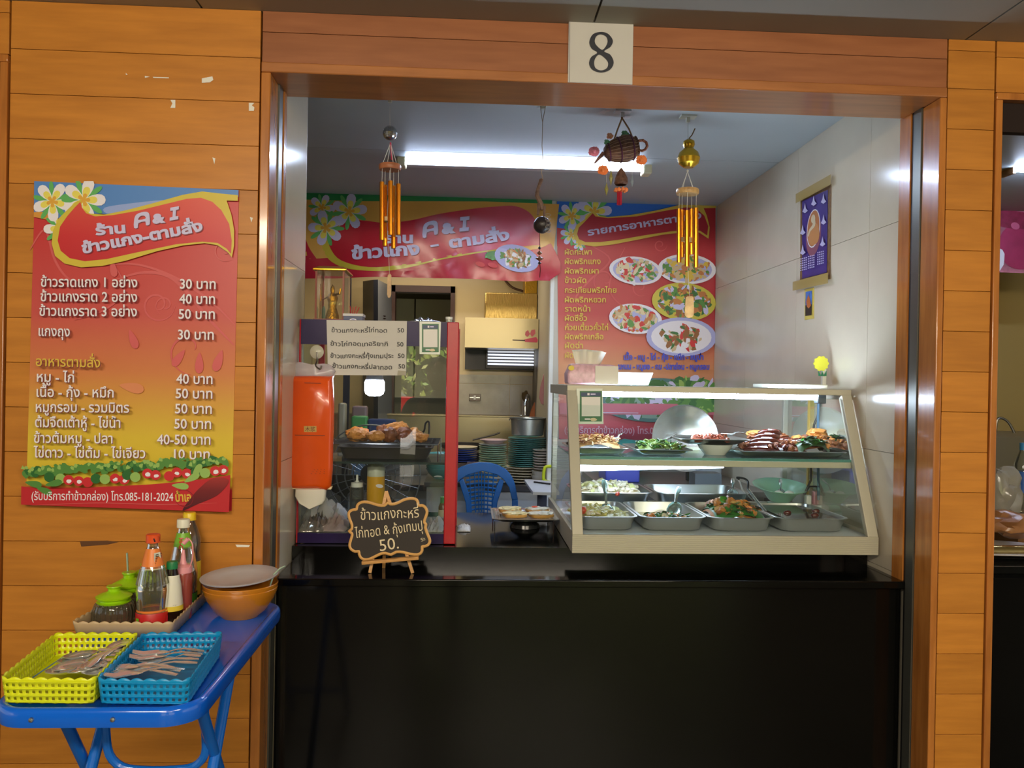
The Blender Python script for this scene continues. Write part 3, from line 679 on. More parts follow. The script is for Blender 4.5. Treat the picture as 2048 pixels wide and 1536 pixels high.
# --- menu on the partition
mY = YB-.004
mn = thing('menu_poster', 'tall red menu poster with pictures of five dishes on the stall partition', 'poster', at(1270, 880, mY))
MB().prism([at(1114, 400, mY), at(1431, 404, mY), at(1431, 882, mY), at(1118, 878, mY)], (0, .002, 0)).obj('sheet', zramp('menu_gradient', 1.155, 2.42, [(0, (196, 72, 96)), (.12, (206, 74, 92)), (.20, (216, 150, 120)), (.30, (212, 140, 92)), (.40, (204, 100, 78)), (.52, (188, 40, 54)), (.80, (186, 40, 52)), (1, (180, 36, 48))]), mn, smooth=0)
S = Sheet(mn, lambda a, b: at(a, b, mY-.0003), (0, -1, 0), .0004)
zm = lambda L: zq(L, 3.839, 1090, 380)
S.poly('sky_band', zm([(92, 78), (1312, 92), (1312, 110), (1180, 105), (1000, 125), (700, 190), (500, 215), (380, 205), (250, 330), (92, 290)]), mat('print_strong_blue', (40, 108, 206), .4))
S.poly('red_side', zm([(92, 290), (170, 300), (250, 400), (320, 420), (140, 460), (92, 430)]), PRED)
for pts, w in ((spiral(1320, 490, 14, 1.3, 0), 2.5), ([(1180, 490), (1220, 520), (1180, 560), (1150, 600), (1180, 620)], 4), (spiral(1280, 575, 18, 1.2, 1), 3), ([(1250, 495), (1220, 560), (1230, 600), (1290, 640)], 3), (spiral(1210, 560, 26, 1, 2), 3)): curve_band(S, 'vine_print', pts, w, mat('print_vine_dark', (206, 74, 78), .4))
def zmp(x, y): return zm([(x, y)])[0]
c_ = (zmp(92, 0)[0], zmp(0, 80)[1], 1431, 900)
for (x, y, r, a) in ((200, 345, 22, .9), (265, 415, 14, 1.2), (205, 200, 28, .2), (375, 170, 36, -.1)):
    p = zmp(x, y); flower(S, p[0], p[1], r, a, c_, PLAV)
S.poly('swoosh', zm([(375, 155), (300, 230), (240, 270), (215, 330), (225, 380), (270, 420), (380, 436), (520, 420), (700, 385), (900, 345), (1100, 322), (1180, 328), (1252, 376), (1262, 290), (1240, 200), (1215, 142), (1312, 140), (1312, 112), (1180, 106), (1050, 112), (850, 160), (650, 195), (480, 210), (400, 200)]), PGOLD)
S.poly('swoosh_field', zm([(365, 180), (300, 250), (258, 290), (245, 340), (260, 380), (310, 402), (420, 402), (560, 385), (760, 350), (960, 320), (1110, 308), (1190, 316), (1242, 352), (1250, 280), (1220, 200), (1160, 145), (1080, 135), (900, 165), (700, 205), (480, 218), (385, 205)]), mat('print_crimson', (176, 24, 46), .4))
S.text('รายการอาหารตามสั่ง', zmp(328, 352), zmp(1200, 218), 10, PLAV, .03)
ml = [('ผัดกะเพา', 358, 498), ('ผัดพริกแกง', 425, 570), ('ผัดพริกเผา', 410, 643), ('ข้าวผัด', 315, 715), ('กระเทียมพริกไทย', 545, 790), ('ผัดพริกหยวก', 465, 864), ('ราดหน้า', 345, 934), ('ผัดซีอิ๊ว', 320, 1005), ('ก๋วยเตี๋ยวคั่วไก่', 482, 1077), ('ผัดพริกเกลือ', 445, 1147), ('ผัดฉ่า', 288, 1215), ('ผัด', 215, 1290)]
for t, x, y in ml: S.text(t, zmp(150, y), zmp(x, y), 8.2, PGOLD, .018)
food_print(S, *zmp(692, 622), 53, 28, .12, PW, [PGR3, PBEI, PCREAM, PTOM, PW], 110, PLT, .8, 5)
food_print(S, *zmp(1085, 610), 58, 30, .05, PW, [PORN, PGOLD, PGR3, PBEI], 110, PLT, .8, 6)
food_print(S, *zmp(1060, 860), 64, 38, .08, mat('print_plate_yellow', (206, 190, 70), .4), [PGR2, PGR3, PBRN, PLAV, PORN], 130, None, .8, 7)
food_print(S, *zmp(690, 990), 53, 30, .1, PW, [PBEI, PORN, PCREAM, PTOM, PGR3], 120, PLT, .8, 8)
food_print(S, *zmp(1040, 1130), 70, 39, .02, PLT, [PBRN, PGR2, PW, PTOM, PBEI], 120, PW, .55, 9)
S.text('เนื้อ - หมู - ไก่ - กุ้ง - หมึก - หมูป่า', zmp(600, 1303), zmp(1210, 1303), 8, PTXB, .05)
S.text('แหนม - หมูยอ - กบ -ปลาช่อน - หมูกรอบ', zmp(555, 1375), zmp(1255, 1378), 8, PTXB, .05)
food_print(S, 1310, 800, 118, 44, 0, mat('print_teal', (70, 116, 120), .4), [PGR2, PLAV, PGR3], 90, mat('print_teal_pale', (128, 160, 150), .4), .8, 11)
S.poly('purple_band', [(1118, 806), (1431, 808), (1431, 830), (1118, 828)], mat('print_pink_band', (196, 96, 120), .4))
food_print(S, 1395, 790, 60, 34, .2, PGR3, [PGR2, PLIME, PLAV], 60, None, 1, 12)
S.poly('fine_print', [(1205, 824), (1275, 825), (1275, 826.5), (1205, 825.5)], PLAV)
S.text('(รับบริการทำข้าวกล่อง) โทร.085-181-2024', (1128, 865), (1385, 868), 9.5, mat('print_pale_pink', (226, 176, 196), .4), .012)

# --- framed devotional calendar taped on the right wall
cal = thing('wall_calendar', 'purple and gold picture calendar held with tape on the tiled side wall', 'calendar', atx(1632, 560, XR))
def WC(a, b): return atx(a, b, XR-.0035)
zc = lambda L: zq(L, 4.8, 1560, 340)
q = zc([(197, 268), (487, 135), (478, 1045), (192, 1115)])
MB().prism([atx(a, b, XR-.003) for a, b in q], (.002, 0, 0)).obj('sheet', mat('calendar_border', (128, 98, 60), .4, var=.4, vscale=60), cal, smooth=0)
S = Sheet(cal, WC, (-1, 0, 0), .0005)
S.poly('purple_field', zc([(215, 300), (462, 190), (452, 985), (215, 1045)]), mat('calendar_purple', (66, 48, 134), .4, var=.2, vscale=9))
cx, cy = zc([(326, 590)])[0]
S.poly('halo', ell(cx, cy+6, 14.5, 44, .10), mat('halo_rose', (146, 86, 104), .4)); S.poly('oval', ell(cx, cy-6, 13, 39, .10), PW); S.poly('oval_field', ell(cx, cy-6, 11.6, 36.5, .10), mat('oval_amber', (190, 120, 66), .4))
S.poly('robe', zc([(300, 560), (330, 515), (365, 520), (385, 600), (370, 690), (320, 722), (285, 700), (280, 620)]), mat('robe_orange', (206, 142, 84), .4), sm=3)
S.poly('sash', zc([(345, 470), (330, 440), (318, 470), (322, 520), (290, 570), (275, 620), (283, 640), (300, 590), (345, 535)]), PCREAM, sm=3)
S.poly('figure_head', ell(*zc([(328, 470)])[0], 4.2, 9, .1), PCREAM)
for i, (x, y) in enumerate(((250, 370), (335, 300), (430, 280), (432, 480), (232, 580), (425, 690), (235, 770))):
    S.poly('ornament', zc([(x, y-55), (x+10, y), (x+28, y+22), (x, y+45), (x-25, y+30), (x-10, y)]), PLAV)
for (x0, y0) in ((215, 850), (292, 828), (385, 790)):
    ps = []
    for r in range(6):
        for c in range(4): a, b = x0+c*17, y0+r*22-c*4; ps.append((zc([(a, b), (a+11, b-3), (a+11, b+8), (a, b+11)]), 0))
    S.many('date_grid', ps, [PLAV])
TAPE = mat('brown_tape', (176, 150, 84), .3, alpha=.9)
S.poly('tape', zc([(178, 232), (518, 42), (518, 140), (178, 322)]), TAPE); S.poly('tape', zc([(150, 1075), (493, 985), (493, 1088), (150, 1160)]), TAPE)
cl = thing('paper_card', 'small narrow yellow picture card stuck below the purple calendar', 'card', atx(1619, 636, XR))
MB().prism([atx(a, b, XR-.003) for a, b in zc([(237, 1148), (322, 1130), (320, 1425), (235, 1440)])], (.002, 0, 0)).obj('card_sheet', mat('card_yellow', (222, 196, 92), .4), cl, smooth=0)
S = Sheet(cl, WC, (-1, 0, 0), .0005)
S.poly('blue_picture', zc([(248, 1170), (310, 1158), (308, 1300), (246, 1312)]), mat('card_blue', (70, 116, 190), .4)); S.poly('black_picture', zc([(246, 1300), (308, 1288), (306, 1392), (246, 1402)]), mat('card_black', (30, 34, 30), .4)); S.poly('figure_print', zc([(262, 1310), (256, 1260), (278, 1200), (292, 1240), (302, 1300), (280, 1330)]), mat('card_orange', (196, 106, 50), .4))

# ============================================================ ceiling lamp and hanging ornaments
TUBE = mat('lit_tube', (255, 255, 255), .4, emit=88, emitc=(205, 224, 255))
lp = thing('ceiling_lamp', 'lit fluorescent batten lamp with cream ends on the stall ceiling', 'lamp', (.25, 1.42, INC))
lx0, lx1, LY, LZZ = -.30, .74, 1.36, 2.31
lx0, lx1 = at(797, 320, LY).x, at(1298, 330, LY).x
ztb = at(1000, 325, LY).z
bx('housing', (lx0, LY-.0, ztb-.022), (lx1, LY+.05, INC), mat('lamp_housing', (215, 220, 222), .4), lp, bevel=.004)
bx('end_cap', (lx0-.004, LY-.05, ztb-.040), (lx0+.035, LY+.02, ztb+.045), mat('cream_plastic', (220, 208, 170), .4), lp, bevel=.006)
bx('end_cap', (lx1-.035, LY-.05, ztb-.040), (lx1+.004, LY+.02, ztb+.045), _M['cream_plastic'], lp, bevel=.006)
MB().tube([(lx0+.03, LY-.028, ztb), (lx1-.03, LY-.028, ztb)], .019, 14).obj('fluorescent_tube', TUBE, lp)
STR = mat('white_string', (220, 220, 214), .7); GOLDT = mat('gold_anodised', (224, 138, 30), .22, .85); PALEW = mat('pale_turned_wood', (206, 164, 104), .4, var=.3, vscale=40, stretch=(1, 6, 1))
PADH = mat('adhesive_pad', (214, 216, 200), .6)
def hook(p, parent, m=PADH):
    MB().box((p.x-.028, p.y-.02, INC-.006), (p.x+.028, p.y+.02, INC)).box((p.x-.006, p.y-.006, INC-.022), (p.x+.006, p.y+.006, INC-.006)).obj('ceiling_hook', m, parent, smooth=0)
def chime(name, label, hk, Y, ball, disc, tubes, striker, sail, discm, ballf):
    t = thing(name, label, 'wind chime', (hk.x, Y, hk.z), group='wind chimes hanging in the stall opening'); hook(V((hk.x, Y, 0)), t)
    P = lambda a, b, d=0: at(a, b, Y+d)
    ballf(t, P)
    dc = P(disc[0], disc[1]); r = disc[2]/FPX*(Y+2.26)
    MB().lathe([(0, -.009), (r*.94, -.009), (r, -.004), (r, .006), (r*.94, .010), (0, .010)], dc, 24).obj('wooden_disc', discm, t)
    top = P(*ball[:2])
    for i in range(4):
        a = i*pi/2+.5; MB().tube([top, dc+V((r*.7*cos(a), r*.7*sin(a), .01))], .0009, 5).obj('string', STR, t)
    k = 0
    for (x, y0, y1, dd) in tubes:
        a, b = P(x, y0, dd), P(x, y1, dd)
        MB().tube([a, b], .0082, 10).obj('chime_tube', GOLDT, t); MB().tube([V((a.x, Y+dd, dc.z-.009)), a], .0007, 5).obj('string', STR, t); k += 1
    c = P(*striker); MB().lathe([(0, -.006), (.021, -.006), (.021, .008), (0, .008)], c, 16).obj('striker', PALEW, t)
    MB().tube([dc, c], .0008, 5).obj('string', STR, t)
    s0, s1 = P(sail[0], sail[1]), P(sail[0], sail[2]); MB().tube([c, s0], .0006, 5).obj('string', STR, t)
    w = sail[3]/FPX*(Y+2.26); h = (s0.z-s1.z); pts = [V((s0.x+w*x, Y-.003, s0.z-h*z)) for x, z in ((-.25, .02), (.25, 0), (.45, .06), (.5, .5), (.5, .85), (.3, .97), (0, 1), (-.3, .97), (-.5, .85), (-.5, .5), (-.42, .08))]
    MB().prism(pts, (0, .006, 0)).obj('sail', PALEW, t)
    return t
def mirror_ball(t, P):
    c = P(780, 266); r = .0245; mb = MB(); n = 18; m = 12
    for j in range(m):
        for i in range(n):
            a0, a1 = 2*pi*i/n+.01, 2*pi*(i+1)/n-.01; b0, b1 = -pi/2+pi*j/m+.01, -pi/2+pi*(j+1)/m-.01
            mb.add([c+V((r*cos(b)*cos(a), r*cos(b)*sin(a), r*sin(b))) for a, b in ((a0, b0), (a1, b0), (a1, b1), (a0, b1))], [(0, 1, 2, 3)])
    mb.obj('mirror_ball', mat('mirror_facets', (215, 218, 222), .22, 1.0, var=.3, vscale=60), t, smooth=0)
    MB().lathe([(0, -r*.97), (r*.7, -r*.68), (r*.97, 0), (r*.7, r*.68), (0, r*.97)], c, 16).obj('ball_core', mat('ball_core', (60, 62, 66), .4), t)
    MB().tube([P(780, 196), P(780, 252)], .001, 5).obj('string', STR, t); MB().tube([P(781, 285), P(784, 320)], .003, 6).obj('red_ribbon', mat('red_ribbon', (186, 40, 80), .5), t)
h1 = atz(780, 192, INC); Y1 = h1.y
chime('wind_chime', 'gold tube wind chime hanging from a mirrored ball', h1, Y1, (781, 286), (780, 335, 22), [(764, 364, 480, -.02), (770, 370, 492, .012), (781, 362, 470, -.03), (787, 372, 497, .02), (797, 368, 470, -.01)], (774, 440), (779, 548, 596, 8), mat('red_brown_disc', (176, 110, 74), .4, var=.2, vscale=30), mirror_ball)
GOLDP = mat('gold_paint', (204, 162, 44), .25, .75)
def gourd(t, P):
    c = P(1377, 335); k = (Y2+2.26)/FPX
    MB().lathe([(0, 0), (10*k, 0), (20*k, 8*k), (23*k, 19*k), (19*k, 30*k), (11*k, 37*k), (9.5*k, 40*k), (12*k, 46*k), (11*k, 53*k), (5*k, 57*k), (0, 57.5*k)], c, 28).obj('golden_gourd', GOLDP, t)
    MB().tube([P(1378, 277), P(1384, 270), P(1390, 257)], .0022, 6).obj('stem', mat('gourd_stem', (120, 92, 60), .6), t)
    MB().tube([P(1376, 232), P(1376, 280)], .0008, 5).obj('string', STR, t); MB().lathe([(0, -.006), (.005, 0), (0, .006)], P(1375, 342), 10).obj('knob', STR, t)
h2 = atz(1376, 232, INC); Y2 = h2.y
chime('wind_chime', 'gold tube wind chime hanging below a golden gourd', h2, Y2, (1375, 343), (1375, 384, 23), [(1358, 418, 525, -.02), (1364, 420, 515, .012), (1374, 421, 533, -.03), (1383, 418, 509, .02), (1392, 416, 535, -.01)], (1372, 480), (1379, 592, 636, 18), PALEW, gourd)
# dried twig with a carved coconut ball
h3 = atz(1086, 205, INC); Y3 = h3.y; P3 = lambda a, b, d=0: at(a, b, Y3+d)
tg = thing('hanging_twig', 'dried twig ornament on a string with a carved dark ball and red tassel', 'ornament', (h3.x, Y3, INC)); hook(h3, tg)
BARK = mat('dry_bark', (112, 88, 76), .8, bump=.8, bscale=90, var=.5, vscale=50)
MB().tube([P3(1081, 212), P3(1085, 245), P3(1084, 292), P3(1086, 325), P3(1083, 345), P3(1086, 358)], .0012, 5).obj('string', mat('natural_string', (160, 144, 120), .8), tg)
MB().tube([P3(1091, 212), P3(1085, 245)], .0012, 5).obj('string', _M['natural_string'], tg)
MB().tube([P3(1084, 358), P3(1076, 378), P3(1074, 392), P3(1082, 408), P3(1084, 420)], [.0055, .006, .008, .009, .006], 7).obj('twig', BARK, tg)
MB().tube([P3(1080, 358), P3(1073, 385), P3(1078, 400)], [.002, .005, .006], 6).tube([P3(1078, 408), P3(1076, 430)], [.007, .005], 6).tube([P3(1089, 412), P3(1088, 432)], [.005, .004], 6).obj('twig', BARK, tg)
MB().blob(P3(1084, 450), .0295, 3, .03, 3).obj('carved_ball', mat('coconut_shell', (42, 34, 34), .35, bump=.4, bscale=70), tg)
mb = MB()
for i in range(5):
    a = .3+i*.32; mb.tube([P3(1096+6*cos(j/5*2*pi), 446+(i-2)*8+3*sin(j/5*2*pi), -.026) for j in range(5)], .0008, 4, closed=True)
mb.obj('carving', mat('carving_pale', (176, 168, 156), .6), tg)
RTH = mat('dark_red_thread', (110, 24, 34), .7)
MB().tube([P3(1079, 466), P3(1080, 500)], .0013, 5).obj('thread', RTH, tg)
WB_ = mat('bead_wood', (128, 76, 46), .35)
MB().lathe([(0, -.006), (.006, 0), (0, .006)], P3(1079, 496), 10).lathe([(0, -.006), (.007, 0), (0, .006)], P3(1079, 526), 10).obj('dark_bead', BLACK, tg)
MB().lathe([(0, -.009), (.010, 0), (0, .009)], P3(1079, 506), 12).lathe([(0, -.010), (.0145, 0), (0, .010)], P3(1079, 517), 14).obj('wooden_bead', WB_, tg)
MB().tube([P3(1079, 526), P3(1081, 540), P3(1079, 555)], .002, 5).obj('tassel', RTH, tg)
# woven fish trap ornament with cloth flowers
h4 = atz(1245, 222, INC); Y4 = h4.y; P4 = lambda a, b, d=0: at(a, b, Y4+d); k4 = (Y4+2.26)/FPX
fo = thing('woven_fish_ornament', 'woven basket ornament with orange and pink cloth flowers and a red tassel', 'ornament', (h4.x, Y4, INC)); hook(h4, fo, mat('white_suction', (200, 204, 210), .4))
ROPE = mat('twisted_rope', (146, 112, 76), .8, bump=.8, bscale=120); WEAVE = mat('brown_weave', (112, 78, 60), .7, bump=1, bscale=90, var=.5, vscale=60); PURP = mat('purple_trim', (86, 34, 66), .6)
MB().tube([P4(1244, 222), P4(1244, 236)], .004, 7).obj('rope', ROPE, fo)
MB().tube([P4(1244, 236), P4(1234, 262), P4(1228, 280)], .003, 7).obj('rope', ROPE, fo); MB().tube([P4(1244, 236), P4(1258, 258), P4(1266, 278)], .003, 7).obj('rope', ROPE, fo)
T = Matrix.Rotation(rad(90), 3, 'Y')
ax0, ax1 = P4(1207, 306), P4(1276, 292)
prof = [(0, 0), (9, 2), (16, 8), (21, 20), (24, 34), (26, 48), (23, 60), (18, 66), (20, 70)]
d = (ax1-ax0); rot = V((0, 0, 1)).rotation_difference(d.normalized()).to_matrix()
MB().lathe([(r*k4, z*k4) for r, z in prof], ax0, 22, T=rot).obj('basket_body', WEAVE, fo)
mb = MB()
for i in range(22):
    a = 2*pi*i/22; mb.tube([ax0+rot @ V((r*k4*1.03*cos(a), r*k4*1.03*sin(a), z*k4)) for r, z in prof[2:]], .0009, 4)
mb.obj('weave_rib', mat('light_cane', (158, 126, 100), .6), fo)
for z in (10, 32, 58): MB().lathe([(24*k4*(.8 if z == 10 else 1.03), (z-1.5)*k4), (25*k4*(.8 if z == 10 else 1.06), z*k4), (24*k4*(.8 if z == 10 else 1.03), (z+1.5)*k4)], ax0, 22, T=rot).obj('purple_band', PURP, fo)
mb = MB()
for i in range(9):
    a = 2*pi*i/9; mb.tube([P4(1283+12*cos(a), 291+11*sin(a)), P4(1283+12*cos(a+.9), 291+11*sin(a+.9), .008)], .0048, 5)
mb.obj('end_ring', mat('copper_cane', (166, 96, 62), .5), fo)
MB().tube([P4(1207, 306), P4(1198, 316), P4(1189, 327)], [.008, .006, .003], 6).obj('tail', WEAVE, fo)
def cloth_flower(x, y, r, m, n=7, dd=-.02):
    mb = MB()
    for i in range(n):
        a = 2*pi*i/n; c = P4(x, y, dd); e = c+V((r*k4*cos(a), -.004*sin(3*a), r*k4*sin(a)*.9)); s = V((-sin(a), 0, cos(a)))*r*k4*.5
        mb.add([c, (c+e)/2-s, e-s*.6, e+s*.6, (c+e)/2+s], [(0, 1, 2, 3, 4)])
    mb.blob(P4(x, y, dd-.004), r*k4*.45, 1, .5, 2); return mb.obj('cloth_flower', m, fo, smooth=0, solid=.0012)
FO, FP, FG = mat('orange_cloth', (238, 130, 66), .8), mat('pink_cloth', (232, 138, 160), .8), mat('green_cloth', (96, 150, 110), .8)
cloth_flower(1188, 303, 11, FP); cloth_flower(1206, 340, 11, FO); cloth_flower(1283, 320, 11, FO); cloth_flower(1250, 268, 8, FG, 5, .01); cloth_flower(1220, 272, 7, mat('peach_cloth', (226, 160, 120), .8), 5, .01); cloth_flower(1214, 284, 6, FG, 5)
YC = glass('yellow_crystal', (214, 206, 120), 2.0, .05, .35, (214, 206, 120)); WC_ = glass('clear_crystal', (226, 230, 236), 2.0, .05, .3)
for (x, y0, y1, m) in ((1213, 365, 392, YC), (1222, 340, 372, YC), (1264, 350, 375, WC_)):
    MB().lathe([(0, -(y1-y0)/2*k4), (4.2*k4, 0), (0, (y1-y0)/2*k4)], P4(x, (y0+y1)/2), 6).obj('crystal_drop', m, fo, smooth=0); MB().tube([P4(x, 325), P4(x, y0)], .0007, 4).obj('string', STR, fo)
MB().lathe([(2*k4, 22*k4), (7*k4, 14*k4), (13*k4, 2*k4), (14*k4, -8*k4), (11*k4, -12*k4)], P4(1242, 358), 18).obj('small_basket', WEAVE, fo); MB().tube([P4(1243, 318), P4(1242, 336)], .0012, 4).obj('string', STR, fo)
mb = MB()
for i in range(9): a = 2*pi*i/9; mb.blob(P4(1242, 380)+V((11*k4*cos(a), 11*k4*sin(a), 0)), .0075, 1, .4, 2, seed=i)
mb.obj('orange_blossom', FO, fo); mb = MB()
for i in range(9): a = 2*pi*i/9; c = P4(1239, 384)+V((4*k4*cos(a), 4*k4*sin(a), 0)); mb.tube([c, c-V((0, 0, 26*k4))], .0022, 5)
mb.obj('red_tassel', mat('red_tassel', (176, 26, 52), .6), fo)

# ============================================================ glass food display case
FY, BYc, TY = .268, 1.03, .47        # front foot, back, front of the top
Z0, Z1, ZT = CZT+.003, .978, 1.441
cx0, cx1 = at(1144, 1108, FY).x, 1.303
dc = thing('food_display_case', 'large glass food display case with beige aluminium frame and slanted front', 'display case', ((cx0+cx1)/2, .62, CZT))
ALU = BEIGE_ALU
def ribbed(x0, x1, y, z0, z1, name, along_x=True, par=dc):
    bx(name, (x0, y, z0), (x1, y+.012, z1), ALU, par) if along_x else None
    n = 9
    for i in range(n):
        zz = z0+(z1-z0)*(i+.12)/n; bx('rib', (x0, y-.0016, zz), (x1, y+.001, zz+(z1-z0)/n*.72), ALU, par, bevel=.0006)
ribbed(cx0, cx1, FY, Z0, Z1, 'base_panel')
bx('base_side', (cx0, FY+.012, Z0), (cx0+.012, BYc, Z1), ALU, dc); bx('base_side', (cx1-.012, FY+.012, Z0), (cx1, BYc, Z1), ALU, dc); bx('base_back', (cx0, BYc-.012, Z0), (cx1, BYc, Z1), ALU, dc)
bx('floor_plate', (cx0+.012, FY+.012, Z1-.012), (cx1-.012, BYc-.012, Z1-.004), mat('white_floor_plate', (230, 236, 240), .35), dc)
for x in (cx0, cx1-.034):
    MB().prism([(x, FY, Z1), (x, FY+.024, Z1), (x, TY+.024, ZT-.03), (x, TY, ZT-.018)], (.034, 0, 0)).obj('front_post', ALU, dc, smooth=0, bevel=.002)
    bx('rear_post', (x+.01, BYc-.022, Z1), (x+.03, BYc, ZT), ALU, dc, bevel=.002)
for x in (cx0, cx1-.014):
    bx('side_rail', (x, TY+.02, ZT-.035), (x+.014, BYc, ZT), ALU, dc, bevel=.002); bx('side_rail', (x, FY+.02, Z1), (x+.014, BYc, Z1+.008), ALU, dc)
bx('top_rail', (cx0, TY, ZT-.020), (cx1, TY+.03, ZT), ALU, dc, bevel=.002); bx('top_rail', (cx0, BYc-.02, ZT-.03), (cx1, BYc, ZT), ALU, dc, bevel=.002)
CG = glass('case_glass', (246, 252, 250), .8, 0, .015, (200, 220, 225)); GE = glass('green_glass_edge', (150, 214, 200), 1.2, .1, .35, (130, 200, 186))
CGS = glass('case_side_glass', (246, 252, 250), .35, 0, .015, (200, 220, 225))
def slant(z): return FY+(TY-FY)*(z-Z1)/(ZT-.03-Z1)
MB().add([(cx0+.03, slant(Z1)+.012, Z1), (cx1-.03, slant(Z1)+.012, Z1), (cx1-.03, TY+.012, ZT-.03), (cx0+.03, TY+.012, ZT-.018)], [(0, 1, 2, 3)]).obj('front_pane', CG, dc, smooth=0)
for x in (cx0+.006, cx1-.006): MB().add([(x, FY+.02, Z1), (x, BYc-.02, Z1), (x, BYc-.02, ZT-.03), (x, TY+.02, ZT-.018)], [(0, 1, 2, 3)]).obj('side_pane', CGS, dc, smooth=0)
MB().add([(cx0+.006, TY+.02, ZT+.001), (cx1-.006, TY+.02, ZT+.001), (cx1-.006, BYc, ZT+.001), (cx0+.006, BYc, ZT+.001)], [(0, 1, 2, 3)]).obj('top_pane', CG, dc, smooth=0)
ZS = at(1450, 917, slant(1.20)+.02).z; SY0, SY1 = slant(ZS)+.018, .86
MB().box((cx0+.016, SY0, ZS-.006), (cx1-.016, SY1, ZS)).obj('glass_shelf', glass('shelf_glass', (226, 244, 240), .9, .02, .05, (190, 220, 220)), dc, smooth=0)
bx('shelf_edge', (cx0+.016, SY0-.002, ZS-.007), (cx1-.016, SY0, ZS+.001), GE, dc)
bx('shelf_rail', (cx0+.03, SY0+.002, ZS-.028), (cx1-.02, SY0+.014, ZS-.008), ALU, dc, bevel=.001)
MB().tube([(cx0+.09, TY+.075, at(1400, 787, TY+.075).z), (cx1-.09, TY+.075, at(1400, 787, TY+.075).z)], .0165, 14).obj('tube_lamp_or_reflection', mat('case_tube', (255, 255, 255), .4, emit=60, emitc=(212, 230, 255)), dc)
bx('tube_socket', (cx1-.09, TY+.06, ZT-.05), (cx1-.06, TY+.095, ZT-.012), mat('dark_grey_socket', (70, 76, 84), .4), dc, bevel=.003)
MB().tube([at(1150, 936, .66), at(1446, 930, .66)], .0115, 12).obj('tube_lamp_or_reflection', mat('shelf_tube_reflection', (255, 255, 255), .4, emit=26, emitc=(212, 230, 255)), dc)  # added glowing tube, stands for the upper tube's reflection in the shelf
YEL = mat('yellow_tape_post', (214, 176, 84), .4)
xk = at(1622, 850, .80).x
bx('yellow_strip', (xk-.010, .795, Z1-.004), (xk+.010, .810, ZT-.04), YEL, dc)
mb = MB().tube([at(1628, 790, .74), at(1640, 800, .74), at(1636, 830, .74), at(1628, 850, .74), at(1622, 900, .74), at(1622, 960, .74), at(1608, 990, .74)], .004, 7); mb.obj('black_cable', BLACK, dc)
MB().tube([at(1637, 790, .72), at(1636, 900, .72), at(1637, 1000, .72)], .005, 7).obj('blue_cable', mat('blue_grey_cable', (86, 122, 150), .4), dc); MB().tube([at(1651, 925, .72), at(1650, 1000, .72)], .003, 7).obj('white_cable', WHITE, dc)
mb = MB().tube([at(1612, 985, .74), at(1618, 973, .74), at(1632, 973, .74), at(1638, 985, .74)], .004, 7).obj('black_cable', BLACK, dc)
# payment card standee taped inside the pane (its square code left blank)
def qr_card(name, label, pts, Y, par=None):
    t = thing(name, label, 'card', at(sum(p[0] for p in pts)/4, pts[2][1], Y))
    P = lambda a, b: at(a, b, Y)
    MB().prism([P(*p) for p in pts], (0, .002, 0)).obj('sheet', mat('card_white', (232, 238, 226), .4), t, smooth=0)
    S = Sheet(t, P, (0, -1, 0), .0004); x0, y0 = pts[0]; x1, y1 = pts[2]; w, h = x1-x0, y1-y0
    R_ = lambda a, b, c, d: [(x0+w*a, y0+h*b), (x0+w*c, y0+h*b), (x0+w*c, y0+h*d), (x0+w*a, y0+h*d)]
    S.poly('green_border', R_(.12, .07, .94, .93), mat('card_green', (50, 112, 70), .4)); S.poly('blue_header', R_(.16, .11, .90, .22), mat('card_navy', (38, 58, 100), .4))
    S.poly('white_panel', R_(.19, .24, .88, .78), mat('card_white2', (230, 226, 222), .4)); S.poly('flower_print', ell(x0+w*.62, y0+h*.87, w*.13, h*.045, 0, 12, .4), PCREAM)
    S.poly('header_mark', R_(.40, .13, .48, .19), PW); S.poly('header_mark', R_(.52, .14, .70, .18), PLAV); S.poly('foot_line', R_(.30, .84, .5, .88), PW)
    return t
yq = slant(1.35)+.006
qr_card('payment_card', 'small green and white payment card stuck inside the display case pane', [(1153, 777), (1205, 777), (1207, 848), (1156, 848)], TY-.02+.012)

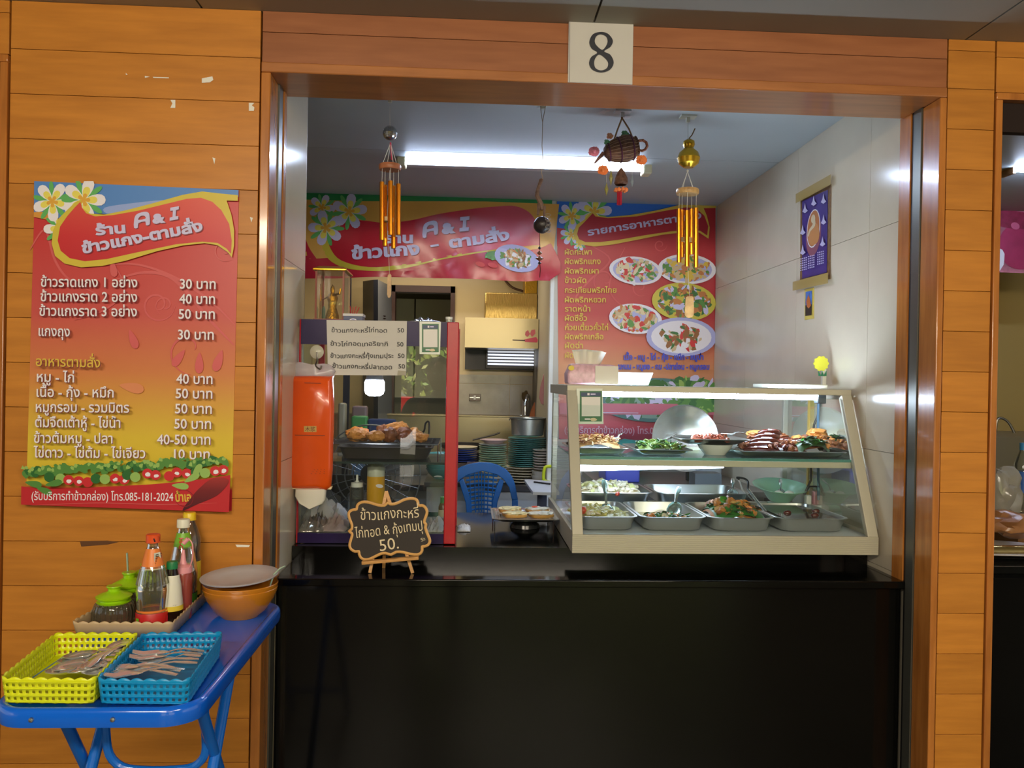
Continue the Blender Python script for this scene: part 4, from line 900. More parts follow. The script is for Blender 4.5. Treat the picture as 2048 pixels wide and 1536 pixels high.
# ============================================================ pans and trays
def pan(name, label, cat, x0, x1, y0, y1, zr, zb, m=STEEL, taper=.012, rr=.040, rim=.007, group=None, kids=True):
    cx, cy, w, l = (x0+x1)/2, (y0+y1)/2, x1-x0, y1-y0
    t = thing(name, label, cat, (cx, cy, zb), group=group); R_ = lambda dw, z, r: rrect(cx, cy, w-dw*2, l-dw*2, r, z, 4)
    th = .0012
    rs = [R_(taper+rim+.014, zb, rr*.7), R_(taper+rim, zb+.006, rr*.8), R_(rim, zr-.003, rr), R_(0, zr-.003, rr+rim*.5), R_(-.0006, zr-.001, rr+rim*.5), R_(0, zr, rr+rim*.5), R_(rim+th, zr, rr), R_(taper+rim+th, zb+.008, rr*.8), R_(taper+rim+.012, zb+.003, rr*.6)]
    MB().rings(rs).obj('pan_body', m, t, smooth=40); return t
def heap(parent, name, cx, cy, w, l, z, h, mats, n, size, shape='chunk', seed=0, flat=.5, label=None):
    """a mound of cut pieces nobody would count: one part"""
    R0 = random.Random(seed); mb = MB()
    gx, gy = 10, 10; vs = []
    def hh(u, v): return z+h*max(0, 1-(u*u+v*v))**.6+.004*noise.noise(V((u*5, v*5, seed)))
    for j in range(gy+1):
        for i in range(gx+1):
            u, v = -1+2*i/gx, -1+2*j/gy; vs.append((cx+u*w/2, cy+v*l/2, hh(u*.8, v*.8)-size*.4))
    mb.cm = 0; mb.add(vs, [(j*(gx+1)+i, j*(gx+1)+i+1, (j+1)*(gx+1)+i+1, (j+1)*(gx+1)+i) for j in range(gy) for i in range(gx)])
    for i in range(n):
        a = R0.random()*2*pi; q = R0.random()**.5; u, v = q*cos(a), q*sin(a); p = V((cx+u*w/2, cy+v*l/2, hh(u*.85, v*.85)+R0.random()*size*.3)); mb.cm = R0.randrange(len(mats))
        s = size*(.6+.8*R0.random()); az = R0.random()*2*pi; T = (Matrix.Rotation(az, 3, 'Z') @ Matrix.Rotation(R0.uniform(-.6, .6), 3, 'Y') @ Matrix.Rotation(R0.uniform(-.6, .6), 3, 'X'))
        if shape == 'chunk': mb.blob(p, (s, s*.8, s*flat), 1, .5, 1.5, T, seed=i)
        elif shape == 'strip':
            L = s*3; mb.tube([p+T @ V((L*(t-.5), L*.25*sin(t*pi), 0)) for t in (0, .35, .7, 1)], s*.28, 5, flat=flat)
        elif shape == 'leaf':
            L = s*2; mb.add([p+T @ V(c) for c in ((-L, 0, 0), (-L*.3, L*.38, L*.12), (L*.4, L*.3, L*.1), (L, 0, -L*.1), (L*.4, -L*.3, L*.15), (-L*.3, -L*.38, 0))], [(0, 1, 2, 3), (0, 3, 4, 5)])
    return mb.obj(name, mats, parent, smooth=40, kind='stuff', label=label)
def spoon(name, label, p, q, m=CHROME, big=1.0, fork=False, group=None):
    """spoon/fork from bowl centre p to handle end q"""
    p, q = V(p), V(q); d = (q-p).normalized(); L = (q-p).length; s = d.cross(V((0, 0, 1)));
    if s.length < .1: s = V((1, 0, 0))
    s.normalize(); u = s.cross(d); t = thing(name, label, 'fork' if fork else 'spoon', p, group=group)
    w = .022*big; bl = .035*big; rs = []
    if not fork:
        mb = MB(); n = 12; vs = []
        for j in range(4):
            k = j/3
            for i in range(n): a = 2*pi*i/n; vs.append(p+d*(bl*k*cos(a))+s*(w*k*sin(a))-u*(.010*big*(1-k*k)))
        fs = [tuple(range(n))]
        for j in range(3):
            for i in range(n): fs.append((j*n+i, j*n+(i+1) % n, (j+1)*n+(i+1) % n, (j+1)*n+i))
        mb.add(vs, fs); mb.obj('bowl', m, t, smooth=80, solid=.0012)
    else:
        for k in range(4): MB().tube([p+d*.012*big+s*(k-1.5)*.0055*big, p-d*.02*big+s*(k-1.5)*.0062*big-u*.003, p-d*.042*big+s*(k-1.5)*.006*big+u*.002], [.0026, .0023, .0012], 5).obj('tine', m, t)
        MB().tube([p+d*.034*big, p+d*.024*big, p+d*.012*big, p+d*.008*big], [.005, .012*big, .0145*big, .012*big], 8, flat=.16).obj('fork_head', m, t)
    MB().tube([p+d*bl*.92, p+d*(bl*1.3)+u*.004, p+d*(L*.6)+u*.006, q-d*.02+u*.003, q], [.0036*big, .0040*big, .0055*big, .0090*big, .0060*big], 8, flat=.3).obj('handle', m, t)
    return t
# four deep pans along the front
FZ = Z1-.004
RZ = at(1300, 1035, .335).z
PYF0, PYF1 = .335, .69
xs = [(at(1152, 1034, PYF0).x, at(1281, 1034, PYF0).x), (at(1281.5, 1034, PYF0).x, at(1420, 1034, PYF0).x), (at(1420.5, 1036, PYF0).x, at(1557, 1036, PYF0).x), (at(1558, 1037, PYF0).x, at(1706, 1037, PYF0).x)]
FOODG = mat('food_pale_green', (196, 190, 126), .4, bump=.5); FCREAM = mat('food_cream', (226, 214, 184), .45, bump=.5); FTAN = mat('food_tan', (204, 160, 96), .4, bump=.6); FBRN = mat('food_brown', (140, 84, 40), .4, bump=.6)
FORG = mat('food_orange', (222, 132, 50), .35, bump=.5); FGRN = mat('food_green_leaf', (56, 120, 40), .35); FDG = mat('food_dark_green', (36, 66, 26), .35); FRED = mat('food_red', (196, 40, 26), .3); FOIL = mat('food_oily', (150, 60, 20), .15); FBEAN = mat('food_bean_green', (120, 142, 60), .35)
FDK = mat('food_glazed_dark', (96, 34, 22), .14, var=.4, vscale=20, coat=.6); FFRY = mat('food_golden_fried', (206, 138, 64), .5, var=.35, vscale=30, bump=1, bscale=120); FFRD = mat('food_dark_fried', (136, 76, 34), .5, var=.4, vscale=30, bump=1, bscale=120); BROTH = mat('thin_green_broth', (176, 176, 110), .1, alpha=1); DKB_ = mat('dark_broth', (90, 70, 56), .06, spec=.6)
labs = ['steel pan of clear green gourd soup, first in the front row', 'steel pan nearly empty with stir-fried vegetables, second in the front row', 'steel pan of fried pork with green leaves, third in the front row', 'steel pan of dark broth, last in the front row']
P_ = []
for i, (a, b) in enumerate(xs):
    P_.append(pan('serving_pan', labs[i], 'pan', a+.002, b-.002, PYF0, PYF1, RZ, FZ+.001, group='deep serving pans in the display case'))
def mid(i): return (xs[i][0]+xs[i][1])/2
W_ = xs[1][1]-xs[1][0]; CY_ = (PYF0+PYF1)/2
def liquid(par, i, z, m, y0=None, y1=None):
    MB().rings([rrect(mid(i), CY_, W_-.05, PYF1-PYF0-.05, .03, z-.001, 4), rrect(mid(i), CY_, W_-.05, PYF1-PYF0-.05, .03, z, 4)]).obj('broth', m, par, smooth=0)
liquid(P_[0], 0, FZ+.034, BROTH); heap(P_[0], 'gourd_soup', mid(0)-.035, CY_-.02, .14, .20, FZ+.034, .022, [FOODG, FCREAM, FOODG, mat('food_pale_yellow', (214, 206, 130), .4)], 90, .0105, seed=1); heap(P_[0], 'leaf_strands', mid(0)+.055, CY_-.04, .08, .14, FZ+.034, .008, [FOODG], 40, .006, 'strip', 2)
MB().blob((xs[0][0]+.03, PYF0+.06, FZ+.06), .013, 2, .2).obj('tomato_piece', mat('food_tomato', (214, 74, 40), .3), P_[0])
liquid(P_[1], 1, FZ+.014, mat('thin_sauce', (196, 176, 130), .15)); heap(P_[1], 'stir_fry', mid(1), CY_-.06, .17, .13, FZ+.014, .026, [FTAN, FORG, FGRN, FDG, FCREAM, FTAN], 90, .009, 'chunk', 3); heap(P_[1], 'greens', mid(1)+.0, CY_-.05, .15, .12, FZ+.02, .022, [FDG, FGRN], 25, .009, 'leaf', 4)
heap(P_[2], 'fried_pork', mid(2), CY_-.03, .16, .22, FZ+.02, .060, [FFRY, FORG, FTAN, FBRN], 60, .014, 'chunk', 5, .8); heap(P_[2], 'green_leaves', mid(2)+.01, CY_-.03, .165, .24, FZ+.03, .050, [FGRN, FDG, FFRY, FORG], 120, .0075, 'leaf', 6)
lf = MB(); c = at(1452, 1003, CY_-.03)
lf.add([c+V(v) for v in ((-.022, 0, -.012), (-.020, .0, .018), (0, .01, .016), (.03, 0, -.008), (.008, -.01, -.012))], [(0, 1, 2), (0, 2, 4), (4, 2, 3)]); lf.obj('large_leaf', mat('food_bright_leaf', (74, 148, 44), .35), P_[2], solid=.001)
liquid(P_[3], 3, FZ+.044, DKB_)
for (x, y) in ((1575, 1025), (1630, 1030), (1632, 1022)): MB().blob(atz(x, y, FZ+.046), (.014, .010, .008), 2, .2).obj('floating_piece', FDK, P_[3])
# two pans behind them
RZ2 = RZ+.028; BY0, BY1 = .705, .98
xq = [(at(1135, 960, .9).x, at(1310, 990, BY0).x), (at(1312, 990, BY0).x+.006, at(1505, 990, BY0).x)]
pw = pan('serving_pan', 'steel pan heaped with white steamed slices behind the gourd soup', 'pan', xq[0][0], xq[0][1], BY0, BY1, RZ2, FZ+.028, group='deep serving pans in the display case')
heap(pw, 'white_slices', (xq[0][0]+xq[0][1])/2-.01, (BY0+BY1)/2, .25, .22, RZ2-.018, .035, [FCREAM, FCREAM, mat('food_white', (232, 222, 200), .4), FOODG], 130, .014, 'chunk', 8, .45)
MB().blob(atz(1235, 988, RZ2+.004), .009, 1, .5).obj('red_chilli', FRED, pw)
po = pan('serving_pan', 'steel pan almost empty with orange curry remains behind the vegetable pan', 'pan', xq[1][0], xq[1][1], BY0, BY1, RZ2, FZ+.028, group='deep serving pans in the display case')
heap(po, 'curry_remains', xq[1][0]+.10, BY0+.09, .16, .12, FZ+.036, .02, [FORG, FORG, FTAN], 70, .008, 'chunk', 9)
for (q, zz) in ((pw, 0), (po, 0)): pass
# pale green dish with two eggs, lying behind the dark broth
ep = thing('green_dish', 'round pale green dish holding two peeled eggs inside the case', 'dish', at(1560, 1000, .86)); ec = at(1559, 985, .82); zc_ = FZ+.028
MB().lathe([(a*.76, b) for a, b in ((0, .0), (.05, .0), (.06, .006), (.085, .034), (.135, .056), (.137, .058), (.133, .059), (.085, .040), (.058, .012), (0, .009))], (ec.x, .82, zc_+.012), 40, T=Matrix.Rotation(rad(10), 3, 'X')).obj('dish_body', mat('mint_melamine', (166, 214, 184), .3), ep)
bx('foot_stand', (ec.x-.035, .785, FZ), (ec.x+.035, .855, zc_), mat('mint_foot', (140, 190, 160), .4), ep)
EGG = mat('egg_white', (240, 236, 228), .3, sss=.2)
e1, e2 = atz(1556, 989, zc_+.03), atz(1581, 989, zc_+.03)
tag(MB().blob((ec.x-.018, .785, zc_+.036), (.020, .018, .017), 3, 0).obj('boiled_egg', EGG), 'peeled white egg touching the spoon in the green dish', 'egg', 'eggs in the green dish')
tag(MB().blob((ec.x+.024, .785, zc_+.036), (.020, .018, .017), 3, 0).obj('boiled_egg', EGG), 'peeled white egg beside the one touching the spoon', 'egg', 'eggs in the green dish')
spoon('spoon', 'steel spoon standing in the pale green egg dish', V((ec.x-.002, .80, zc_+.038)), at(1561, 958, .86), big=.8)
# serving spoons
spoon('serving_spoon', 'steel serving spoon in the gourd soup pan', at(1214, 1026, .50), at(1208, 960, .60), big=1.2)
spoon('serving_spoon', 'steel serving spoon in the nearly empty vegetable pan', at(1348, 1020, .52), at(1358, 974, .60), big=1.2)
spoon('serving_spoon', 'steel serving spoon upright between the orange curry and leaf pans', at(1466, 990, .80), at(1465, 957, .86), big=1.0)
tg_ = thing('serving_tongs', 'steel tongs with a black handle leaning in the pan of fried pork', 'tongs', at(1525, 1020, .55))
MB().tube([at(1531, 1022, .5), at(1512, 1000, .6), at(1496, 978, .68)], [.006, .007, .006], 8, flat=.4).obj('arm', CHROME, tg_); MB().tube([at(1505, 1000, .72), at(1485, 980, .72), at(1478, 960, .72)], [.006, .007, .006], 8, flat=.4).obj('arm', CHROME, tg_)
MB().tube(smoothpts([at(1478, 958, .72), at(1474, 955, .71), at(1488, 957, .70), at(1496, 964, .69), at(1495, 978, .68)], 3, False), .004, 8).obj('handle', BLACK, tg_)
# adapters on the case floor by the yellow strip
pp = thing('power_strip', 'white power strip with a pink plug behind the last pan', 'power strip', at(1660, 1003, .93)); a = at(1636, 1012, .75)
bx('strip_body', (a.x-.07, .72, FZ+.001), (a.x+.035, .775, FZ+.035), WHITE, pp, bevel=.006)
bx('plug', (a.x-.022, .735, FZ+.035), (a.x-.002, .76, FZ+.085), mat('pink_plug', (226, 160, 170), .4), pp, bevel=.004); bx('plug', (a.x-.050, .735, FZ+.035), (a.x-.030, .76, FZ+.07), WHITE, pp, bevel=.004); bx('plug', (a.x+.010, .735, FZ+.035), (a.x+.026, .76, FZ+.075), mat('pale_blue_plug', (190, 206, 220), .4), pp, bevel=.004)
# shelf trays
T1 = (at(1150, 900, .48).x, at(1262, 905, .44).x)
tr1 = pan('shallow_tray', 'shallow steel tray of brown stir-fried strips on the glass shelf', 'tray', T1[0]-.02, T1[1], .45, .72, at(1220, 897, .45).z, ZS+.001, rr=.03, taper=.012)
zt1 = at(1220, 897, .45).z
heap(tr1, 'fried_strips', (T1[0]+T1[1])/2-.02, .56, .17, .18, zt1-.006, .040, [FTAN, FBRN, mat('food_straw', (196, 166, 110), .45), FBRN], 150, .0095, 'strip', 11)
T2 = (at(1270, 905, .46).x, at(1392, 905, .44).x)
tr2 = pan('shallow_tray', 'shallow steel tray of green beans on the glass shelf', 'tray', T2[0], T2[1], .45, .72, zt1-.002, ZS+.001, rr=.03, taper=.016)
heap(tr2, 'green_beans', (T2[0]+T2[1])/2-.005, .53, .15, .14, zt1-.008, .026, [FBEAN, FGRN, FBEAN, FDG], 130, .010, 'strip', 12, .9)
spoon('serving_spoon', 'steel spoon resting in the tray of brown strips', at(1228, 880, .58), at(1245, 866, .62), big=.8)
tn = thing('serving_tongs', 'steel tongs lying over the green bean tray', 'tongs', at(1330, 880, .56)); MB().tube([at(1310, 893, .50), at(1330, 884, .54), at(1352, 868, .62)], [.004, .006, .006], 8, flat=.4).obj('arm', CHROME, tn); MB().tube([at(1308, 888, .52), at(1332, 877, .56), at(1352, 866, .62)], [.004, .006, .006], 8, flat=.4).obj('arm', STEELD, tn)
wb_ = thing('white_bowl', 'white bowl turned under the raised meat tray on the glass shelf', 'bowl', (at(1435, 900, .50).x, .52, ZS)); k_ = at(1435, 900, .50)
MB().lathe([(0, .0), (.036, .0), (.038, .004), (.054, .022), (.060, .036), (.058, .036), (.050, .022), (0, .01)], (k_.x, .53, ZS+.001), 32).obj('bowl_body', WHITE, wb_)
zt3 = ZS+.058
tr3 = pan('shallow_tray', 'steel tray of red-brown meat raised on the white bowl', 'tray', at(1364, 875, .47).x-.01, at(1506, 878, .45).x, .455, .68, zt3, ZS+.038, rr=.02, taper=.02)
heap(tr3, 'red_meat', at(1412, 870, .55).x, .52, .12, .10, zt3-.008, .016, [mat('food_red_brown', (160, 78, 50), .3), mat('food_pink_brown', (176, 96, 66), .3)], 50, .010, 'strip', 13)
spoon('serving_spoon', 'large steel spoon in the raised meat tray', (at(1455, 867, .54)), at(1490, 868, .60), big=1.0)
tr4 = pan('shallow_tray', 'wide flat steel tray with sausages and fried pieces on the shelf', 'tray', at(1484, 906, .46).x-.012, cx1-.022, .43, .74, ZS+.022, ZS+.001, rr=.02, taper=.01)
zt4 = ZS+.012
# glazed sausages
R1 = random.Random(4)
sl = ['lowest glazed dark sausage at the tray end', 'second glazed dark sausage up from the tray', 'third glazed dark sausage up', 'fourth glazed dark sausage, near the top', 'topmost long glazed dark sausage']
for i in range(5):
    y = .50+.012*i; z = zt4+.010+i*.0135; x0 = at(1488+i*7, 895, y).x; x1 = at(1550+i*3, 895, y).x; pts = [V((x0+(x1-x0)*t, y-.02*sin(t*pi), z+.012*sin(t*pi)*(.4 if i else .2))) for t in (0, .15, .35, .6, .85, 1)]
    tag(MB().tube(pts, [.006, .011, .0125, .0125, .011, .005], 10).obj('sausage', FDK), 'glazed dark sausage in the heap, '+['lowest', 'second from the tray', 'third from the tray', 'fourth from the tray', 'topmost'][i], 'sausage', 'glazed sausages on the wide tray')
for i, (x, y, px, py) in enumerate(((1562, 893, .54, 0), (1585, 890, .56, 0), (1573, 882, .57, 0), (1595, 884, .55, 0))):
    c = at(x, y, px); tag(MB().blob(c, (.030, .024, .014), 3, .25, 2, seed=i+20).obj('glazed_meat_piece', FDK), ['glazed dark meat piece beside the sausages, lower one', 'glazed dark meat piece touching the green herbs', 'glazed dark meat piece lying on the lower one', 'glazed dark meat piece at the top near the herbs'][i], 'meat', 'glazed meat pieces on the wide tray')
for i, (x, y, d, w, h, m, l) in enumerate(((1508, 868, .60, .028, .014, FFRY, 'fried golden slab on top of the sausages'), (1512, 875, .58, .030, .010, FFRD, 'darker fried slab under the golden one'), (1556, 872, .60, .034, .012, FFRD, 'long dark fried fillet in the middle of the heap'), (1596, 878, .58, .024, .014, FFRY, 'pale fried piece beside the herbs'), (1634, 866, .60, .036, .018, FFRY, 'topmost puffy golden fried cutlet'), (1630, 873, .59, .034, .010, FFRY, 'thin fried piece under the topmost cutlet'))):
    tag(MB().blob(at(x, y, d), (w*1.0, w*.8, h), 3, .35, 2.5, seed=i+40).obj('fried_piece', m), l, 'fried food', 'fried pieces on the wide tray')
rr_ = at(1650, 900, .55)
heap(tr4, 'herb_fried_heap', at(1638, 900, .55).x, .56, .28, .16, zt4, .050, [FFRD, FBRN, FFRY], 110, .012, 'chunk', 15, .6)
heap(tr4, 'fried_herbs', at(1622, 895, .50).x, .50, .11, .07, zt4+.01, .040, [FDG, FGRN], 60, .008, 'leaf', 16); heap(tr4, 'fried_herbs', at(1672, 885, .55).x, .55, .07, .05, zt4+.035, .022, [FDG], 30, .007, 'leaf', 17)
heap(tr4, 'tray_filling', at(1540, 900, .56).x, .56, .22, .18, zt4, .030, [FDK, FFRD], 50, .014, 'chunk', 18, .7)
bnch = thing('back_bench', 'narrow dark steel bench against the partition behind the display case', 'bench', (.9, 1.6, 0))
bx('bench_top', (.60, 1.22, .965), (XR-.01, 1.98, .99), STEELD, bnch)
for x in (.62, XR-.05):
    for y in (1.24, 1.94): bx('leg', (x, y, 0), (x+.025, y+.025, .965), STEELD, bnch)
bx('steel_riser', (1.02, 1.36, .99), (1.14, 1.46, 1.052), mat('riser_grey', (110, 116, 122), .4), bnch)
# big round steel lid leaning at the back
ld = thing('round_steel_lid', 'large round shiny steel tray standing against the partition behind the case', 'lid', at(1375, 880, 1.3)); T = Matrix.Rotation(rad(80), 3, 'X'); cc = V((at(1375, 872, 1.35).x, 1.40, 1.052+69*(1.35+2.26)/FPX+.002)); kk = (1.35+2.26)/FPX
MB().lathe([(0, 0), (46*kk, 0), (50*kk, .006), (66*kk, .010), (69*kk, .014), (69*kk, .017), (66*kk, .013), (49*kk, .009), (45*kk, .003), (0, .003)], cc, 48, T=T).obj('lid_plate', CHROME, ld)
cc2 = cc
# things on the case top
ts = thing('tissue_pack', 'pink soft tissue pack with a white tissue pulled out on the glass case', 'tissue pack', at(1170, 760, .52)); YT = .53
a0, a1, a2 = at(1136, 760, YT), at(1190, 760, YT-.02), at(1224, 760, YT+.10)
ztp = ZT+.003
PINKP = mat('pink_pack', (232, 190, 204), .35, var=.25, vscale=60); 
hgt = at(1160, 727, YT).z-ztp
MB().rings([[V((a0.x, YT, ztp)), V((a2.x, YT, ztp)), V((a2.x, YT+.10, ztp)), V((a0.x, YT+.10, ztp))], [V((a0.x-.002, YT-.003, ztp+hgt*.5)), V((a2.x+.002, YT-.003, ztp+hgt*.5)), V((a2.x+.002, YT+.103, ztp+hgt*.5)), V((a0.x-.002, YT+.103, ztp+hgt*.5))], [V((a0.x+.012, YT+.01, ztp+hgt)), V((a2.x-.004, YT+.01, ztp+hgt*.95)), V((a2.x-.004, YT+.09, ztp+hgt)), V((a0.x+.012, YT+.09, ztp+hgt))]]).obj('wrapper', PINKP, ts, bevel=.006)
bx('white_end', (at(1190, 750, YT).x, YT-.0045, ztp+.001), (a2.x+.003, YT-.0035, ztp+hgt*.9), mat('pack_white', (222, 216, 204), .4), ts)
S = Sheet(ts, lambda a, b: at(a, b, YT-.005), (0, -1, 0)); S.poly('yellow_sticker', ell(1142.5, 736, 6, 5, 0, 14), mat('yellow_dot', (230, 206, 50), .4))
TIS = mat('white_tissue', (232, 228, 214), .8, sss=.1)
mb = MB(); vs = []
for j in range(7):
    for i in range(15):
        t = i/14; v = j/6; x = 1152+(t*48)*(1)+v*(-8+t*22); top = 700+3*sin(t*3.1)*-1+5*t; y = 730-(730-top)*v
        p = at(x, y, YT+.05); p.y += .012*sin(t*14)*(.3+v); vs.append(p)
mb.add(vs, [(j*15+i, j*15+i+1, (j+1)*15+i+1, (j+1)*15+i) for j in range(6) for i in range(14)]); mb.obj('tissue_sheet', TIS, ts, smooth=80, solid=.0008)
pb = thing('plastic_box_lid', 'clear plastic tray lying on the glass case beside the tissues', 'tray', at(1265, 755, .62)); q0, q1 = at(1224, 752, .60), at(1306, 752, .60)
MB().rings([rrect((q0.x+q1.x)/2-.005, .64, q1.x-q0.x-.02, .10, .015, ZT+.003, 3), rrect((q0.x+q1.x)/2, .64, q1.x-q0.x, .13, .02, at(1265, 745, .60).z, 3)], True, False).obj('clear_tray', glass('clear_plastic', (240, 246, 246), 1.5, .1, .45, (226, 236, 236)), pb, smooth=30)
b2 = thing('white_notebook', 'flat white pad at the far end of the glass case top', 'pad', at(1600, 757, .75)); q0, q1 = at(1541, 760, .58), at(1656, 760, .58)
bx('pad', (q0.x, .58, ZT+.002), (q1.x, .76, ZT+.016), mat('pad_white', (226, 226, 206), .5), b2, bevel=.003)
fl = thing('flower_clip', 'yellow smiling-flower shaped clip holder with green leaves on the pad', 'holder', at(1648, 752, .78)); YF = .64
pts = [];
for i in range(60):
    a = 2*pi*i/60; r = 14.2*(1+.07*cos(10*a)); pts.append(at(1643+r*cos(a)*1.0, 727+r*sin(a)*1.03, YF))
fl['label'] = 'yellow flower shaped holder with green leaves on the white pad'
MB().prism(pts, (0, .008, 0)).obj('flower_head', mat('lemon_plastic', (226, 222, 66), .35), fl, smooth=0)
bx('stand', (at(1647, 745, YF).x, YF+.008, ZT+.016), (at(1655, 745, YF).x, YF+.022, at(1650, 738, YF).z), WHITE, fl, bevel=.001)
mb = MB()
for x, dx in ((1640, -4), (1645, -1), (1650, 3)): mb.add([at(x-3, 752, YF-.004), at(x+3, 752, YF-.004), at(x+dx, 741, YF-.008)], [(0, 1, 2)])
mb.obj('leaf', mat('plastic_leaf', (40, 116, 76), .4), fl, smooth=0, solid=.002)

for nm, lb, ct_, x0, x1, y0, mt in (('teal_bag', 'teal mesh bag lying behind the display case on the bench', 'bag', 1268, 1345, 934, mat('teal_mesh', (40, 140, 136), .6, bump=.8, bscale=60)),):
    t = at((x0+x1)/2, 950, 1.30); MBx = MB().blob((t.x, 1.85, 1.085), (.13, .08, .08), 3, .3, 1.5); tag(MBx.obj(nm, mt), lb, ct_)
t = at(1425, 950, 1.70); bk_ = thing('white_bucket', 'white plastic bucket behind the display case on the bench', 'bucket', (t.x, 1.72, .99))
MB().lathe([(0, 0), (.07, 0), (.085, .14), (.088, .14), (.088, .15), (.083, .15), (.068, .004), (0, .004)], (t.x, 1.80, .991), 28).obj('bucket_body', mat('bucket_white', (206, 218, 230), .35), bk_)
t = at(1396, 950, 1.45); tag(bx('card_reader', (t.x-.012, 1.60, .991), (t.x+.018, 1.625, 1.13), BLACK, bevel=.004), 'slim black box standing in front of the white bucket', 'box')
t = at(1185, 962, 1.3); tag(bx('blue_box', (.64, 1.5, .991), (.80, 1.7, 1.06), mat('violet_blue_plastic', (74, 84, 196), .4), bevel=.006), 'low blue-violet plastic box behind the pan of white slices', 'box')

# ============================================================ glass cabinet with fried chicken
CY0, CY1 = .40, .76
KX0, KX1 = at(575, 1000, CY0).x, at(912, 1000, CY0).x
KX0 = max(KX0, XL+.006)
KZ1 = at(750, 641, CY0).z; KZ0 = CZT+.002
kc = thing('chicken_cabinet', 'glass cabinet with red taped corner posts and dark purple bands on the counter', 'cabinet', ((KX0+KX1)/2, (CY0+CY1)/2, KZ0))
REDT = mat('red_tape', (188, 30, 42), .35, var=.1, vscale=20); PURB = mat('purple_band', (44, 30, 78), .3, spec=.2, var=.15, vscale=8); CGL = glass('cabinet_glass', (240, 246, 244), 1.8, 0, .02, (200, 210, 205))
xr1 = at(890, 900, CY0).x; xl1 = at(598, 900, CY0).x
for (a, b) in ((KX0, xl1), (xr1, KX1)):
    bx('red_post', (a, CY0-.004, KZ0), (b, CY0+.020, KZ1), REDT, kc, bevel=.003)
bx('red_post', (KX0, CY1-.02, KZ0), (KX0+.02, CY1, KZ1), REDT, kc); bx('red_post', (KX1-.02, CY1-.02, KZ0), (KX1, CY1, KZ1), REDT, kc)
zb1 = at(750, 691, CY0).z; zb0 = at(750, 1067, CY0).z; zbb = at(750, 1086, CY0).z
bx('top_band', (xl1, CY0, zb1), (xr1, CY0+.006, KZ1), PURB, kc); bx('bottom_band', (xl1, CY0, KZ0), (xr1, CY0+.006, zb0), PURB, kc)
bx('top_board', (KX0+.004, CY0+.006, KZ1-.006), (KX1-.004, CY1, KZ1), glass('top_glass', (236, 240, 236), 1, 0, .1), kc)
bx('floor_board', (KX0+.004, CY0+.006, zb0-.012), (KX1-.004, CY1, zb0-.004), mat('cabinet_floor', (120, 124, 124), .2), kc)
MB().add([(xl1-.005, CY0+.003, zb0), (xr1+.005, CY0+.003, zb0), (xr1+.005, CY0+.003, zb1), (xl1-.005, CY0+.003, zb1)], [(0, 1, 2, 3)]).obj('front_pane', CGL, kc, smooth=0)
for x in (KX0+.003, KX1-.003): MB().add([(x, CY0+.02, KZ0), (x, CY1-.02, KZ0), (x, CY1-.02, KZ1), (x, CY0+.02, KZ1)], [(0, 1, 2, 3)]).obj('side_pane', glass('cabinet_side', (240, 246, 244), .6, 0, .02), kc, smooth=0)
zsh = at(760, 925, CY0).z
bx('shelf', (KX0+.006, CY0+.010, zsh-.005), (KX1-.006, CY1-.02, zsh), glass('cabinet_shelf', (230, 238, 236), 1, 0, .08), kc)
bx('shelf_front_edge', (xl1, CY0+.008, zsh-.006), (xr1, CY0+.010, zsh+.001), mat('dark_glass_edge', (40, 56, 54), .2), kc)
# bulb
bl = thing('light_bulb', 'glowing white bulb hanging inside the chicken cabinet', 'lamp', at(749, 740, .56)); bc = at(749, 775, .56)
MB().lathe([(0, -.030), (.018, -.029), (.030, -.022), (.034, -.010), (.034, .018), (.030, .026), (0, .027)], bc, 24).obj('bulb_glass', mat('lit_bulb', (255, 255, 255), .3, emit=26, emitc=(222, 228, 255)), bl)
MB().lathe([(0, .027), (.030, .027), (.026, .060), (.016, .075), (0, .075)], bc, 20).obj('bulb_base', mat('bulb_white', (214, 220, 240), .3), bl)
MB().tube([bc+V((0, 0, .075)), V((bc.x, bc.y, KZ1-.006))], .004, 8).obj('cord', WHITE, bl)
# wire rack on a black tray
sz = zsh+.001
tk = pan('roasting_tray', 'dark roasting tray with a wire rack on top inside the cabinet', 'tray', at(672, 910, .44).x, at(866, 910, .44).x, .43, .70, sz+.045, sz, m=mat('dark_enamel', (66, 60, 56), .3, .3), rr=.03, taper=.014)
rz = sz+.056; RX0, RX1, RY0, RY1 = at(660, 890, .43).x, at(876, 890, .43).x, .425, .72
WIRE = mat('rack_wire', (206, 206, 204), .2, 1.0)
rk = thing('wire_rack', 'chrome wire cooling rack holding the fried chicken', 'rack', ((RX0+RX1)/2, .57, rz))
MB().tube([(RX0, RY0, rz), (RX1, RY0, rz), (RX1, RY1, rz), (RX0, RY1, rz)], .0022, 6, closed=True).obj('rim_wire', WIRE, rk)
for i in range(15): y = RY0+(RY1-RY0)*(i+.5)/15; MB().tube([(RX0, y, rz+.001), (RX1, y, rz+.001)], .0009, 5).obj('wire', WIRE, rk)
for i in range(19): x = RX0+(RX1-RX0)*(i+.5)/19; MB().tube([(x, RY0, rz-.001), (x, RY1, rz-.001)], .0009, 5).obj('wire', WIRE, rk)
for (x, y) in ((RX0, RY0), (RX1, RY0), (RX0, RY1), (RX1, RY1)): MB().tube([(x, y, rz), (x, y, sz+.001)], .0018, 6).obj('leg', WIRE, rk)
